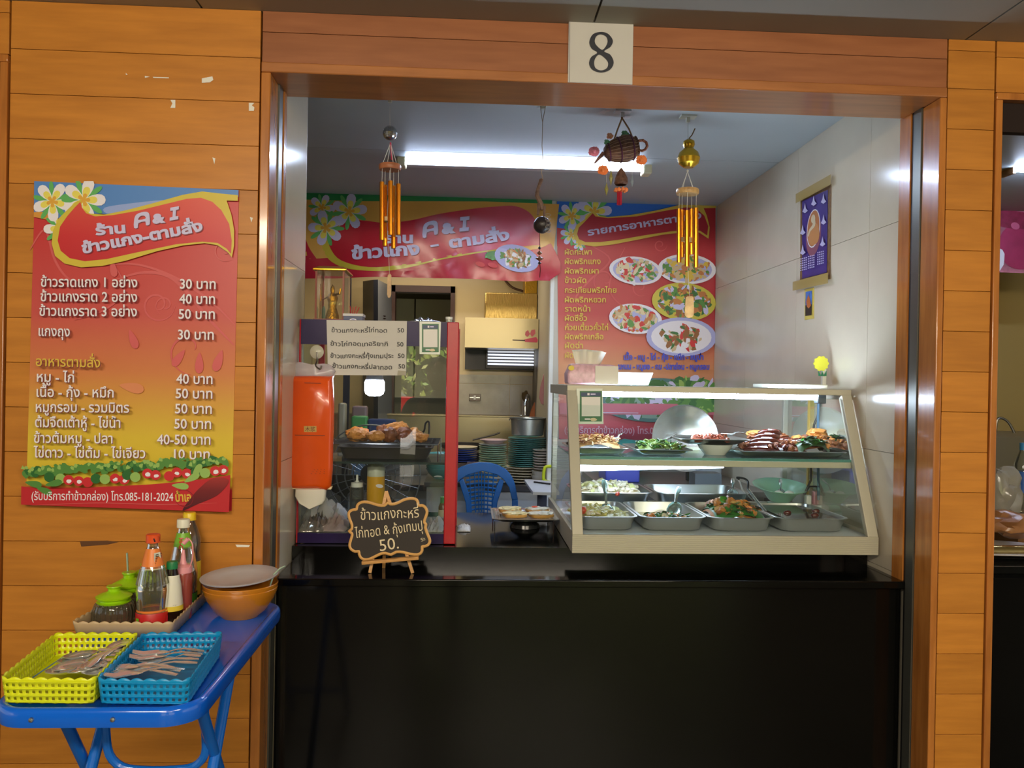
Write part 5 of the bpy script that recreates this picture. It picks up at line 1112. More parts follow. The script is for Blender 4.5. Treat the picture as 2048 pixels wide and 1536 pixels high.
ck = [(715, 857, .62, .040, .026, .022, FORG, 'bright orange flat fried piece at the back of the wire rack'), (716, 877, .52, .034, .030, .022, FFRY, 'round fried chicken piece in front of the orange one'),
      (752, 878, .50, .034, .028, .020, FFRY, 'flat fried chicken piece, second along the front of the rack'), (766, 857, .60, .026, .026, .028, FFRD, 'curled fried chicken piece at the back, beside the orange one'),
      (780, 878, .50, .026, .026, .026, FFRD, 'dark fried drumstick piece, third along the front'), (790, 856, .60, .036, .026, .018, FFRY, 'golden piece on top of the back heap'),
      (808, 866, .56, .030, .026, .022, FFRD, 'fried chicken lump in the middle of the heap'), (812, 880, .50, .026, .022, .016, FFRD, 'brown fried piece, fourth along the front'),
      (828, 868, .58, .028, .026, .022, FFRY, 'golden fried piece high at the end of the heap'), (840, 880, .52, .030, .022, .016, FFRY, 'last fried piece along the front by the tongs'), (800, 852, .64, .028, .02, .016, FFRY, 'small golden piece at the very back of the heap')]
for i, (x, y, d, a, b, c, m, l) in enumerate(ck):
    p = at(x, y, d); z = max(rz+c*.9+.002, p.z if i in (5, 6, 8, 10) else rz+c*.9+.002)
    tag(MB().blob((p.x, d, min(z, rz+.05)), (a, b, c), 3, .35, 2.2, seed=i+60).obj('fried_chicken', m), l, 'fried chicken', 'fried chicken on the wire rack')
tt = thing('tongs', 'small dark tongs at the end of the wire rack', 'tongs', at(852, 860, .60)); MB().tube(smoothpts([at(838, 868, .60), at(848, 862, .60), at(851, 847, .60), at(858, 844, .60), at(858, 868, .6)], 3, False), .0035, 7).obj('arm', mat('dark_chrome', (70, 70, 74), .2, .8), tt)
# bottles under the shelf
fz = zb0-.004
b = thing('sauce_bottle', 'yellow squeeze bottle with pale lid under the cabinet shelf', 'bottle', (at(750, 990, .50).x, .52, fz)); c = (at(750, 990, .50).x, .52, fz)
hb = at(750, 927, .50).z-fz
MB().lathe([(0, .001), (.026, .001), (.030, .006), (.030, hb*.80), (0, hb*.80)], c, 28).obj('bottle_body', mat('mustard_yellow', (226, 166, 24), .35), b)
MB().lathe([(.0295, hb*.80), (.0295, hb*.93), (.026, hb*.97), (.018, hb), (0, hb)], c, 28).obj('lid', mat('pale_lid', (206, 208, 190), .35), b)
S = Sheet(b, lambda p, q: at(p, q, .489), (0, -1, 0)); S.poly('brand_label', ell(759, 972, 7.5, 3.8, .15, 14), PW)
b = thing('sauce_bottle', 'clear bottle of dark sauce with a white pump nozzle in the cabinet', 'bottle', (at(712, 1000, .50).x, .52, fz)); c = (at(712, 1000, .50).x, .52, fz); hb = at(712, 975, .50).z-fz
BTL = glass('clear_bottle', (232, 232, 222), 1.6, .02, .06)
MB().lathe([(.0235, .001), (.0235, hb), (0, hb)], c, 24).obj('bottle_body', BTL, b); MB().lathe([(0, .002), (.0225, .002), (.0225, hb*.72), (0, hb*.72)], c, 24).obj('dark_sauce', mat('dark_sauce', (28, 16, 12), .15), b)
MB().lathe([(.020, hb), (.020, hb+.014), (.008, hb+.016), (.004, hb+.022), (.0035, hb+.040), (0, hb+.041)], c, 20).obj('nozzle_cap', WHITE, b)
# bags and papers on the cabinet floor
def crumple(name, label, cat, x0, x1, y0, y1, z, h, m, seed, folds=6, parent=None):
    mb = MB(); nx, ny = 18, 12; vs = []
    for j in range(ny+1):
        for i in range(nx+1):
            u, v = i/nx, j/ny; e = min(u, 1-u, v, 1-v)*4; e = min(1, e)
            zz = z+.002+h*(.35+.65*abs(noise.noise(V((u*folds, v*folds, seed)))*2))*e
            vs.append((x0+(x1-x0)*u+.006*noise.noise(V((v*6, seed, 1))), y0+(y1-y0)*v+.006*noise.noise(V((u*6, seed, 2))), zz))
    mb.add(vs, [(j*(nx+1)+i, j*(nx+1)+i+1, (j+1)*(nx+1)+i+1, (j+1)*(nx+1)+i) for j in range(ny) for i in range(nx)])
    return tag(mb.obj(name, m, parent, smooth=30, solid=.0008), label, cat)
FILM = mat('shiny_film', (190, 176, 168), .12, .55); PAPW = mat('wrapping_paper', (214, 206, 206), .5); PAPP = mat('pink_paper', (206, 176, 172), .4)
crumple('plastic_bag', 'shiny crumpled plastic packet on the cabinet floor by the red post', 'bag', at(594, 1050, .44).x, at(648, 1050, .44).x, .43, .60, fz, .045, FILM, 3, 9)
crumple('paper_wrap', 'pinkish folded paper sheets on the cabinet floor beside the shiny packet', 'paper', at(640, 1050, .46).x, at(692, 1050, .46).x, .44, .62, fz, .035, PAPP, 5, 4)
crumple('white_paper', 'white paper sheet bent upwards above the packets in the cabinet', 'paper', at(600, 1030, .6).x, at(688, 1030, .6).x, .62, .73, fz+.002, .085, PAPW, 9, 3)
crumple('paper_wrap', 'pale folded papers behind the chalkboard at the end of the cabinet floor', 'paper', at(850, 1050, .46).x, at(886, 1050, .46).x, .44, .64, fz, .030, PAPW, 12, 4)
# paper price list on the front, four handwritten lines
pl = thing('paper_price_list', 'white paper with four handwritten dish lines taped on the cabinet front', 'sign', at(734, 751, CY0-.006))
PP = lambda a, b: at(a, b, CY0-.007)
MB().prism([PP(653, 640), PP(814, 642), PP(812, 751), PP(656, 750)], (0, .001, 0)).obj('sheet', mat('list_paper', (206, 202, 196), .6), pl, smooth=0)
S = Sheet(pl, PP, (0, -1, 0), .0004); PEN = mat('black_pen', (34, 28, 34), .5)
for t, a, b_, p, q in (('ข้าวแกงกะหรี่ไก่ทอด', (663, 665), (774, 665), '50', (795, 665)), ('ข้าวไก่ทอดเทอริยากิ', (661, 692), (776, 692), '50', (794, 693)), ('ข้าวแกงกะหรี่กุ้งเทมปุระ', (661, 716), (787, 716), '50', (796, 716)), ('ข้าวแกงกะหรี่ปลาทอด', (665, 736), (784, 739), '50', (797, 737))):
    S.text(t, a, b_, 6.5, PEN, .012, wob=.8); S.text(p, q, (q[0]+13, q[1]), 6.5, PEN, .01, wob=.4)
S.poly('tape', [(796, 741), (812, 742), (811, 751), (795, 750)], mat('clear_tape', (176, 170, 150), .2, alpha=.8))
qr_card('payment_card', 'green and white payment card stuck at the top corner of the chicken cabinet', [(839, 643), (882, 644), (880, 709), (839, 708)], CY0-.006)
# orange hanging tissue pouch on a suction hook
YO = CY0-.034
to = thing('tissue_dispenser', 'orange hanging tissue pack with a white tissue below, on a suction hook', 'tissue pack', at(625, 745, YO))
OR = mat('orange_film', (232, 88, 22), .25, var=.06, vscale=10, bump=.15, bscale=14, coat=.3)
f = [(587, 757), (590, 752), (665, 752), (669, 757), (671, 820), (669, 890), (665, 972), (640, 975), (576, 974), (573, 965), (576, 880), (581, 820)]
def puff(pts, Y, d, name, m, par, n=2):
    cx = sum(p[0] for p in pts)/len(pts); cy = sum(p[1] for p in pts)/len(pts); rs = []
    P2 = [(p.x, p.y) for p in smoothpts([(a, b, 0) for a, b in pts], n)]
    for s_, dd in ((.86, 0), (.97, .25), (1, .5), (.97, .75), (.86, 1)): rs.append([at(cx+(a-cx)*s_, cy+(b_-cy)*(s_*.5+.5), Y)+V((0, d*(1-dd)-d, 0)) for a, b_ in P2])
    return MB().rings(rs).obj(name, m, par, smooth=60)
puff(f, CY0-.006, .045, 'orange_body', OR, to)
puff([(588, 752), (590, 728), (604, 724), (625, 729), (648, 727), (665, 732), (667, 752)], CY0-.008, .014, 'clear_top', mat('clear_film', (214, 206, 214), .2, alpha=.55), to)
puff([(593, 975), (655, 975), (653, 998), (648, 1006), (622, 1017), (600, 1005), (592, 990)], CY0-.012, .03, 'white_tissue', TIS, to, 1)
MB().prism([at(576, 973, YO), at(664, 973, YO), at(662, 979, YO), at(578, 978, YO)], (0, .02, 0)).obj('bottom_hem', mat('cream_hem', (232, 210, 166), .6), to, smooth=0)
S = Sheet(to, lambda a, b: at(a, b, CY0-.052), (0, -1, 0), .0004); OD = mat('brown_ink', (110, 40, 16), .5)
S.poly('print_badge', [(608, 852), (633, 852), (633, 864), (608, 864)], mat('badge_ochre', (196, 160, 80), .4)); S.text('木浆', (610, 862), (631, 862), 5.5, OD, .01)
S.poly('print_line', [(590, 869.5), (650, 870.5), (650, 871.7), (590, 870.7)], OD); S.poly('print_line', [(609, 765), (642, 766), (642, 767.2), (609, 766.2)], OD)

for i in range(3): S.text('· · · ·', (628-3*i, 941+4*i), (650, 941+4*i), 3, OD, .02)
MB().lathe([(0, 0), (.020, 0), (.022, .003), (.012, .010), (0, .011)], at(634, 704, CY0)-V((0, .0, 0)), 24, T=Matrix.Rotation(rad(90), 3, 'X')).obj('suction_disc', mat('suction_cup', (196, 192, 174), .25), to)
MB().tube(smoothpts([at(634, 704, CY0-.012), at(634, 722, CY0-.016), at(631, 731, CY0-.03), at(640, 738, CY0-.03), at(643, 731, CY0-.03)], 4, False), .0025, 7).obj('hook', mat('hook_grey', (110, 106, 100), .3, .8), to)
# things on the cabinet top
GOLD = mat('gilded', (206, 156, 40), .22, .9)
tz = KZ1+.001
sx0, sx1, sy0, sy1 = at(632, 600, .52).x, at(690, 600, .52).x, .50, .64
shr = thing('shrine_box', 'clear shrine box with gold roof holding a gilded standing figure', 'shrine', ((sx0+sx1)/2, .57, tz))
szt = at(660, 543, .52).z
bx('base', (sx0-.004, sy0-.004, tz), (sx1+.004, sy1+.004, tz+.008), mat('shrine_pink', (176, 96, 84), .4), shr)
for x in (sx0, sx1-.006):
    for y in (sy0, sy1-.006): bx('corner_post', (x, y, tz+.008), (x+.006, y+.006, szt), mat('shrine_pink', (176, 96, 84), .4), shr)
SG = glass('shrine_glass', (244, 236, 226), 1.0, .0, .06, (230, 220, 200))
MB().add([(sx0, sy0, tz+.008), (sx1, sy0, tz+.008), (sx1, sy0, szt), (sx0, sy0, szt)], [(0, 1, 2, 3)]).obj('front_pane', SG, shr, smooth=0)
MB().add([(sx1, sy0, tz+.008), (sx1, sy1, tz+.008), (sx1, sy1, szt), (sx1, sy0, szt)], [(0, 1, 2, 3)]).obj('side_pane', SG, shr, smooth=0); MB().add([(sx0, sy0, tz+.008), (sx0, sy1, tz+.008), (sx0, sy1, szt), (sx0, sy0, szt)], [(0, 1, 2, 3)]).obj('side_pane', SG, shr, smooth=0)
bx('roof', (sx0-.007, sy0-.012, szt), (sx1+.007, sy1+.008, szt+.007), GOLD, shr, bevel=.002)
MB().prism([(sx0-.004, sy0-.010, szt+.007), (sx1+.004, sy0-.010, szt+.007), (sx1-.008, sy0+.02, szt+.018), (sx0+.008, sy0+.02, szt+.018)], (0, .09, 0)).obj('roof_slope', mat('gold_brown_roof', (160, 104, 40), .4), shr, smooth=0)
gx = at(665, 600, .57).x; k = (.57+2.26)/FPX
MB().lathe([(0, 0), (14*k, 0), (13*k, 10*k), (11*k, 16*k), (8*k, 26*k), (9*k, 36*k), (11*k, 44*k), (8*k, 52*k), (3.5*k, 54*k), (4.5*k, 60*k), (4*k, 65*k), (1.5*k, 69*k), (0, 72*k)], (gx, .57, tz+.008), 16).obj('gilded_figure', mat('gilded_folds', (214, 164, 44), .25, .9, bump=1, bscale=150), shr)
MB().tube([(gx-.004, .56, tz+.008+48*k), (gx+16*k, .545, tz+.008+52*k), (gx+18*k, .545, tz+.008+62*k)], .0035, 6).tube([(gx-.012, .56, tz+.008+46*k), (gx-20*k, .55, tz+.008+38*k), (gx-22*k, .55, tz+.008+64*k)], .003, 6).obj('figure_arm', GOLD, shr)
MB().tube([(gx-22*k, .55, tz+.009), (gx-22*k, .55, tz+.008+70*k)], .0018, 6).obj('staff', GOLD, shr)
x = at(647, 640, .60).x; MB().lathe([(0, 0), (.006, 0), (.006, .04), (.002, .05), (0, .05)], (x, .60, tz+.009), 12).obj('small_bottle', glass('aqua_glass', (170, 210, 200), 1.3, .05, .4, (150, 196, 186)), shr)
bcx = thing('milk_carton_box', 'small dark blue and white box with red straws beside the shrine box', 'box', at(705, 640, .5)); q0, q1 = at(687, 635, .46), at(725, 635, .46); zz = at(700, 632, .46).z
bx('box_body', (q0.x, .46, tz), (q1.x, .52, zz), mat('navy_carton', (52, 66, 110), .4), bcx); bx('white_top', (q0.x-.002, .458, zz), (q1.x+.002, .522, zz+.008), mat('carton_white', (206, 204, 206), .4), bcx)
for i in range(4): MB().tube([(q0.x+.022+i*.004, .48, zz), (q0.x+.018+i*.010, .48, zz+.034-.003*(i % 2))], .0016, 6).obj('red_straw', mat('red_straw', (186, 52, 60), .4), bcx)
S = Sheet(bcx, lambda a, b: at(a, b, .459), (0, -1, 0)); S.poly('logo', ell(706, 640, 7, 3, 0, 14), PW); S.poly('logo', ell(706, 641, 5, 2, 0, 14), PTXB)
crumple('foil_packet', 'crumpled silver foil packet on the cabinet top by the payment card', 'packet', at(820, 640, .46).x, at(882, 640, .46).x, .44, .56, tz, .016, mat('silver_foil', (206, 206, 210), .15, .9), 21, 8)
jr = thing('small_jar', 'small clear jar with a white lid on the end of the cabinet top', 'jar', at(899, 640, .46)); c = at(898, 640, .46); c.z = tz
MB().lathe([(0, 0), (.010, 0), (.011, .010), (.010, .014)], c, 18).obj('jar_body', mat('jar_pale', (176, 176, 160), .2), jr); MB().lathe([(.012, .012), (.012, .020), (0, .021)], c, 18).obj('jar_lid', WHITE, jr)
cu = thing('white_cup', 'small cream cup standing by the side wall on the cabinet top', 'cup', (KX0+.02, .45, tz)); MB().lathe([(0, 0), (.011, 0), (.012, .018), (.011, .018), (.010, .002), (0, .002)], (at(587, 636, .45).x+.004, .45, tz), 18).obj('cup_body', mat('cream_cup', (220, 206, 180), .4), cu)

# ============================================================ chalkboard on a small easel
YE = .245
ez = LZ
es = thing('chalkboard_easel', 'scalloped black chalkboard with a pale wooden edge on a small easel', 'sign', at(780, 1148, YE))
EW = mat('easel_pine', (210, 156, 88), .45, var=.2, vscale=20, stretch=(2, 2, 9))
f1, f2 = atz(738, 1149, ez+.001), atz(827, 1141, ez+.001); YE = (f1.y+f2.y)/2; PE = lambda a, b, d=0: at(a, b, YE+d)
def zE(L): return [(680+x/8.535, 980+y/8.535) for x, y in L]
a_ = zE([(455, 1455), (500, 1240), (1265, 1375), (1205, 1170), (740, 40), (800, 40)])
bf = zE([(800, 240), (850, 262), (920, 258), (1000, 230), (1080, 190), (1180, 168), (1270, 175), (1315, 215), (1330, 285), (1400, 285), (1450, 320), (1478, 380), (1470, 440), (1440, 520), (1435, 570), (1462, 600), (1452, 650), (1480, 740), (1520, 830), (1530, 890), (1500, 940), (1440, 965), (1400, 965), (1400, 1030), (1370, 1080), (1310, 1100), (1200, 1090), (1080, 1060), (960, 1055), (870, 1100), (780, 1075), (700, 1085), (600, 1130), (500, 1175), (420, 1180), (360, 1150), (330, 1090), (325, 1045), (260, 1050), (190, 1010), (165, 950), (180, 870), (205, 780), (190, 740), (150, 715), (195, 680), (195, 600), (160, 520), (135, 430), (160, 380), (220, 355), (270, 350), (280, 290), (320, 245), (400, 225), (520, 245), (640, 280), (750, 285)])
lean = lambda p: V((p.x, YE-.012+(p.z-ez)*.16, p.z))
bm_ = [lean(PE(*p)) for p in [(q.x, q.y) for q in smoothpts([(a, b, 0) for a, b in bf], 2)]]
vs, fs = tri_nonzero([[(p.x, p.z) for p in bm_]])
mb = MB(); 
for off in (0, .006):
    mb.add([lean(V((v.x, 0, v.y)))+V((0, off, 0)) for v in vs], fs)
mb.obj('board', mat('chalk_black', (46, 38, 32), .7, var=.1, vscale=9), es, smooth=0)
MB().tube([p+V((0, .003, 0)) for p in bm_], .0048, 8, closed=True).obj('wooden_edge', mat('pale_edge_wood', (222, 170, 100), .45), es)
def leg(p, q, d0, d1, name='leg'): MB().bar(PE(*p, d0), PE(*q, d1), .008, .007, up=(0, 1, 0)).obj(name, EW, es, smooth=0, bevel=.0008)
P0 = zE([(455, 1450), (770, 50), (1270, 1370), (820, 50)])
l0 = V((f1.x, YE, ez+.001)); l1 = V((f2.x, YE, ez+.001)); ap = lean(PE(*P0[1]))+V((0, .012, 0))
for l in (l0, l1): MB().bar(l+V((0, -.006, .0)), ap, .009, .007, up=(0, 1, 0)).obj('leg', EW, es, smooth=0)
MB().bar(V((ap.x-.006, YE+.06, ez+.001)), ap+V((0, .006, -.005)), .009, .007, up=(0, 1, 0)).obj('leg', EW, es, smooth=0)
r0, r1 = PE(*zE([(390, 1215)])[0]), PE(*zE([(1350, 1130)])[0]); MB().bar(V((r0.x, YE-.020, r0.z)), V((r1.x, YE-.020, r1.z)), .009, .020, up=(0, 1, 0)).obj('ledge_bar', EW, es, smooth=0, bevel=.001)
S = Sheet(es, lambda a, b: lean(PE(a, b)), (0, -1, 0), .0006); CK = mat('chalk_cream', (232, 214, 176), .8)
def zt_(x, y): return zE([(x, y)])[0]
S.up(); S.text('ข้าวแกงกะหรี่', zt_(345, 530), zt_(1345, 475), 15, CK, .0, wob=.6); S.text('ไก่ทอด & กุ้งเทมปุ', zt_(262, 830), zt_(1410, 690), 14, CK, .0, wob=.5); S.text('ระ', zt_(1385, 880), zt_(1460, 860), 6, CK, .0); S.text('50.', zt_(690, 1040), zt_(1010, 990), 17, CK, .0)

# ============================================================ egg toast tray on the counter
et = pan('egg_toast_tray', 'rectangular steel tray on a wire rack with four egg-topped toasts on the counter', 'tray', at(984, 1048, .62).x, at(1120, 1052, .62).x, .60, .86, CZT+.050, CZT+.036, rr=.02, taper=.01, m=CHROME)
MB().tube([(at(990, 1040, .62).x, .63, CZT+.037), (at(990, 1040, .62).x, .63, CZT+.001)], .002, 6).tube([(at(1108, 1040, .62).x, .63, CZT+.037), (at(1108, 1040, .62).x, .63, CZT+.001)], .002, 6).tube([(at(990, 1040, .62).x, .84, CZT+.037), (at(990, 1040, .62).x, .84, CZT+.001)], .002, 6).tube([(at(1108, 1040, .62).x, .84, CZT+.037), (at(1108, 1040, .62).x, .84, CZT+.001)], .002, 6).obj('stand_leg', WIRE, et)
ux0, ux1 = at(992, 1046, .64).x, at(1112, 1046, .64).x
for i in range(16): x = ux0+(ux1-ux0)*i/15; MB().tube([(x, .62, CZT+.047), (x, .84, CZT+.047)], .001, 5).obj('wire', WIRE, et)
bw = thing('upturned_bowl', 'dark bowl under the egg toast tray on the counter', 'bowl', (at(1050, 1060, .72).x, .73, CZT)); MB().lathe([(.055, 0), (.052, .012), (.030, .030), (.02, .034), (0, .034)], (at(1050, 1060, .72).x, .73, CZT+.001), 28).obj('bowl_body', mat('dark_bowl', (40, 42, 44), .15), bw)
TOAST = mat('toast_side', (206, 158, 84), .6, var=.2, vscale=20); EGT = mat('egg_topping', (232, 222, 168), .4, var=.2, vscale=60, bump=.5); EGT2 = mat('egg_white_topping', (226, 226, 208), .4, var=.15, vscale=50, bump=.5)
for i, (x, y, d, m, l) in enumerate(((1020, 1026, .78, EGT, 'egg-topped toast at the back of the tray, yellow topping'), (1074, 1028, .78, EGT2, 'egg-topped toast at the back with a dot of red sauce'), (1029, 1039, .67, EGT, 'golden egg-topped toast at the front edge, thicker crust'), (1082, 1040, .67, EGT2, 'pale egg-topped toast at the front edge beside the golden one'))):
    c = at(x, y, d); t = thing('egg_toast', l, 'toast', (c.x, d, CZT+.049), group='egg toasts on the steel tray'); z = CZT+.049
    r = .2+.5*i; R_ = lambda w, l_, zz: [V((c.x+ (p.x)*cos(r*.2)-p.y*sin(r*.2), d+p.x*sin(r*.2)+p.y*cos(r*.2), zz)) for p in rrect(0, 0, w, l_, .02, 0, 3)]
    MB().rings([R_(.080, .070, z), R_(.084, .074, z+.005), R_(.082, .072, z+.010)]).obj('bread', TOAST, t, smooth=50); MB().blob((c.x, d, z+.012), (.041, .036, .006), 3, .5, 3, seed=i+80).obj('egg_topping', m, t)
    if i == 1: MB().blob((c.x-.01, d-.01, z+.020), (.012, .008, .003), 2, .3).obj('red_sauce', mat('red_sauce', (222, 90, 60), .3), t)
cf = thing('clear_film_box', 'clear plastic flap standing behind the egg toast tray', 'plastic sheet', at(1080, 1020, .88)); MB().prism([at(1060, 1022, .88), at(1098, 1012, .88), at(1100, 1030, .88), at(1062, 1032, .88)], (0, .002, 0)).obj('film', glass('clear_film2', (220, 220, 225), 2, .1, .3), cf, smooth=0)
for o_ in list(cf.children): o_.location.z -= 0
rg = tag(crumple('white_rag', 'white crumpled cloth on the counter beside the red corner post', 'cloth', KX1+.004, KX1+.05, .62, .74, CZT, .016, mat('rag_white', (216, 214, 210), .8), 31, 4), None)

# ============================================================ kitchen behind
BSTEEL = mat('hood_steel', (160, 146, 112), .32, .75, bump=.02, bscale=30)
HY = 2.95
def pz(x, y, Y): return at(x, y, Y).z
hd = thing('range_hood', 'wide brushed steel range hood panel with a pink butterfly magnet', 'hood', at(1006, 700, HY))
h0, h1 = at(930, 668, HY).x, X0-.0
MB().prism([(h0, HY, pz(1000, 696, HY)), (h1, HY, pz(1000, 696, HY)), (h1, HY, pz(1000, 636, HY)), (h0, HY, pz(1000, 636, HY))], (0, .43, 0)).obj('hood_body', BSTEEL, hd, smooth=0)
S = Sheet(hd, lambda a, b: at(a, b, HY-.002), (0, -1, 0), .001); PK = mat('magnet_pink', (206, 96, 110), .4)
for q in ([(1051, 664), (1056, 660), (1060, 668), (1055, 674), (1050, 670)], [(1063, 660), (1070, 659), (1071, 667), (1064, 674), (1060, 668)]): S.poly('butterfly_magnet', q, PK)
S.poly('pink_clip', [(1048, 679), (1072, 674), (1076, 680), (1074, 685), (1050, 684)], mat('clip_pink', (206, 46, 86), .3)); S.poly('clip_rod', [(1025, 679), (1050, 680), (1050, 682), (1025, 681)], mat('rod_dark', (60, 20, 36), .4))
wn = struct('window_1'); W0x, W1x = at(975, 720, 3.3).x, X0+.0
zA, zB = pz(1000, 700, 3.3), pz(1000, 734, 3.3)
bx('dark_frame', (at(930, 720, 3.28).x, 3.30, pz(1000, 740, 3.3)), (W1x, 3.36, pz(1000, 694, 3.3)), mat('window_dark', (70, 66, 64), .5), wn)
DKF = mat('louvre_frame', (46, 36, 32), .4)
bx('frame', (W0x, 3.27, zB-.01), (W1x, 3.30, zB), DKF, wn); bx('frame', (at(1069, 720, 3.3).x, 3.26, zB), (at(1074, 720, 3.3).x, 3.30, zA), DKF, wn); bx('frame', (W0x-.01, 3.26, zB-.01), (W0x, 3.30, zA), DKF, wn)
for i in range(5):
    z = zB+.012+i*(zA-zB-.01)/5; MB().prism([(W0x, 3.262, z), (W1x, 3.262, z), (W1x, 3.29, z+.012), (W0x, 3.29, z+.012)], (0, .003, .001)).obj('slat', mat('louvre_daylight_glow', (226, 230, 240), .4, emit=.75), wn, smooth=0)  # slats glow by themselves in place of daylight coming through
fb = thing('foil_duct_box', 'large crinkled gold foil box duct above the range hood', 'duct', at(1030, 636, 3.1)); CR = mat('crinkled_foil', (206, 176, 104), .28, .85, bump=1, bscale=55, stretch=(3, 1, .5))
q0 = at(970, 610, 3.08).x; bx('foil_box', (q0, 3.08, pz(1000, 636, HY)+.002), (X0, 3.36, pz(1000, 585, 3.08)), CR, fb, bevel=.006)
fb2 = thing('foil_duct_box', 'small gold foil box piece stacked over the large foil duct', 'duct', at(1075, 585, 3.15)); bx('foil_box', (at(1050, 575, 3.12).x, 3.12, pz(1000, 585, 3.08)+.002), (X0, 3.34, pz(1075, 545, 3.12)), mat('gold_foil', (214, 170, 60), .3, .85, bump=1, bscale=60), fb2, bevel=.004)
cbk = thing('black_hose', 'dark cable curving above the foil duct', 'cable', at(1030, 580, 3.3)); MB().tube(smoothpts([at(1003, 545, 3.3), at(1010, 560, 3.3), at(1025, 575, 3.3), at(1048, 583, 3.3)], 4, False), .008, 8).obj('hose', mat('hose_brown', (74, 50, 40), .4), cbk)
# steel sink unit with splash back, worktable with crockery
sk = thing('steel_sink_unit', 'steel sink unit with a high splashback along the tiled kitchen wall', 'sink', at(1000, 900, 2.95)); SKX0 = -1.6
zs0, zs1 = pz(1000, 905, 2.9), pz(1000, 834, 3.25)
bx('splashback', (SKX0, 3.22, .95), (X0-.0, 3.25, zs1), BSTEEL, sk); bx('splash_top', (SKX0, 3.20, zs1), (X0, 3.34, zs1+.012), BSTEEL, sk, bevel=.003); bx('sink_body', (SKX0, 2.72, .10), (X0, 3.22, .95), STEELD, sk)
fc = thing('kitchen_faucet', 'chrome faucet with a cloth tied on top by the kitchen wall', 'faucet', at(1050, 833, 3.27)); kf = (3.27+2.26)/FPX; c = V((at(1050, 833, 3.27).x, 3.27, zs1+.012))
MB().lathe([(0, 0), (6.5*kf, 0), (6.5*kf, 30*kf), (5*kf, 36*kf), (0, 36*kf)], c, 16).obj('faucet_body', CHROME, fc); MB().tube(smoothpts([c+V((4*kf, 0, 0)), c+V((7*kf, -.02, 34*kf)), c+V((2*kf, -.06, 40*kf)), c+V((-3*kf, -.08, 20*kf))], 4, False), .009, 8).obj('spout', CHROME, fc)
MB().blob(c+V((-1*kf, -.02, 40*kf)), (.022, .018, .034), 2, .5, 2).obj('tied_cloth', mat('brown_rag', (110, 92, 60), .8), fc)
ob = thing('orange_chopping_board', 'orange-brown rounded board leaning in the kitchen corner', 'board', at(1072, 833, 3.2)); q = [at(a, b, 3.17) for a, b in ((1058, 836), (1062, 820), (1068, 806), (1076, 800), (1083, 806), (1086, 836))]
MB().prism(q, (0, .015, 0)).obj('board', mat('terracotta_board', (196, 108, 48), .5), ob, smooth=0, bevel=.003)
for o_ in (ob,): pass
tw = thing('pink_towel', 'pink cloth hanging on the kitchen side wall', 'towel', at(1085, 760, 2.6)); tp = [at(a, b, 2.55) for a, b in ((1092, 738), (1086, 752), (1080, 775), (1078, 795), (1082, 808), (1091, 811), (1094, 800), (1094, 740))]
MB().prism(tp, (.012, .05, 0)).obj('cloth', mat('pink_cloth_towel', (196, 136, 132), .9, bump=.6, bscale=20), tw, smooth=0, bevel=.004)
bd = thing('blue_apron', 'dark blue cloth hanging under the pink towel', 'cloth', at(1089, 830, 2.6)); MB().prism([at(a, b, 2.62) for a, b in ((1085, 805), (1094, 805), (1094, 858), (1088, 858))], (.01, .03, 0)).obj('cloth', mat('navy_cloth', (34, 46, 90), .8), bd, smooth=0)
cad = thing('wall_caddy', 'small clear wall caddy with a white brush on the kitchen tiles', 'caddy', at(1075, 770, 3.36)); cc = at(1075, 765, 3.36); bx('caddy_box', (cc.x-.03, 3.345, cc.z-.035), (cc.x+.02, 3.39, cc.z+.035), mat('caddy_plastic', (196, 186, 160), .2, alpha=.6), cad, bevel=.003); MB().tube([cc+V((0, -.0, .0)), at(1077, 736, 3.36)], .006, 7).obj('brush_handle', WHITE, cad); bx('brown_sponge', (cc.x-.025, 3.350, cc.z-.033), (cc.x+.015, 3.385, cc.z-.015), mat('sponge_brown', (140, 92, 50), .8), cad)
so = thing('wall_socket', 'brushed metal wall socket plate on the kitchen tiles', 'socket', at(949, 795, 3.39)); q0, q1 = at(938, 802, 3.38), at(961, 788, 3.38); bx('plate', (q0.x, 3.380, q0.z), (q1.x, 3.391, q1.z), mat('socket_brown', (96, 84, 74), .3, .5), so, bevel=.002); cq = (q0+q1)/2; bx('metal_band', (q0.x+.004, 3.377, cq.z-.003), (q1.x-.004, 3.380, cq.z+.003), STEEL, so); bx('switch', (cq.x-.007, 3.374, cq.z-.014), (cq.x+.007, 3.380, cq.z+.014), WHITE, so)
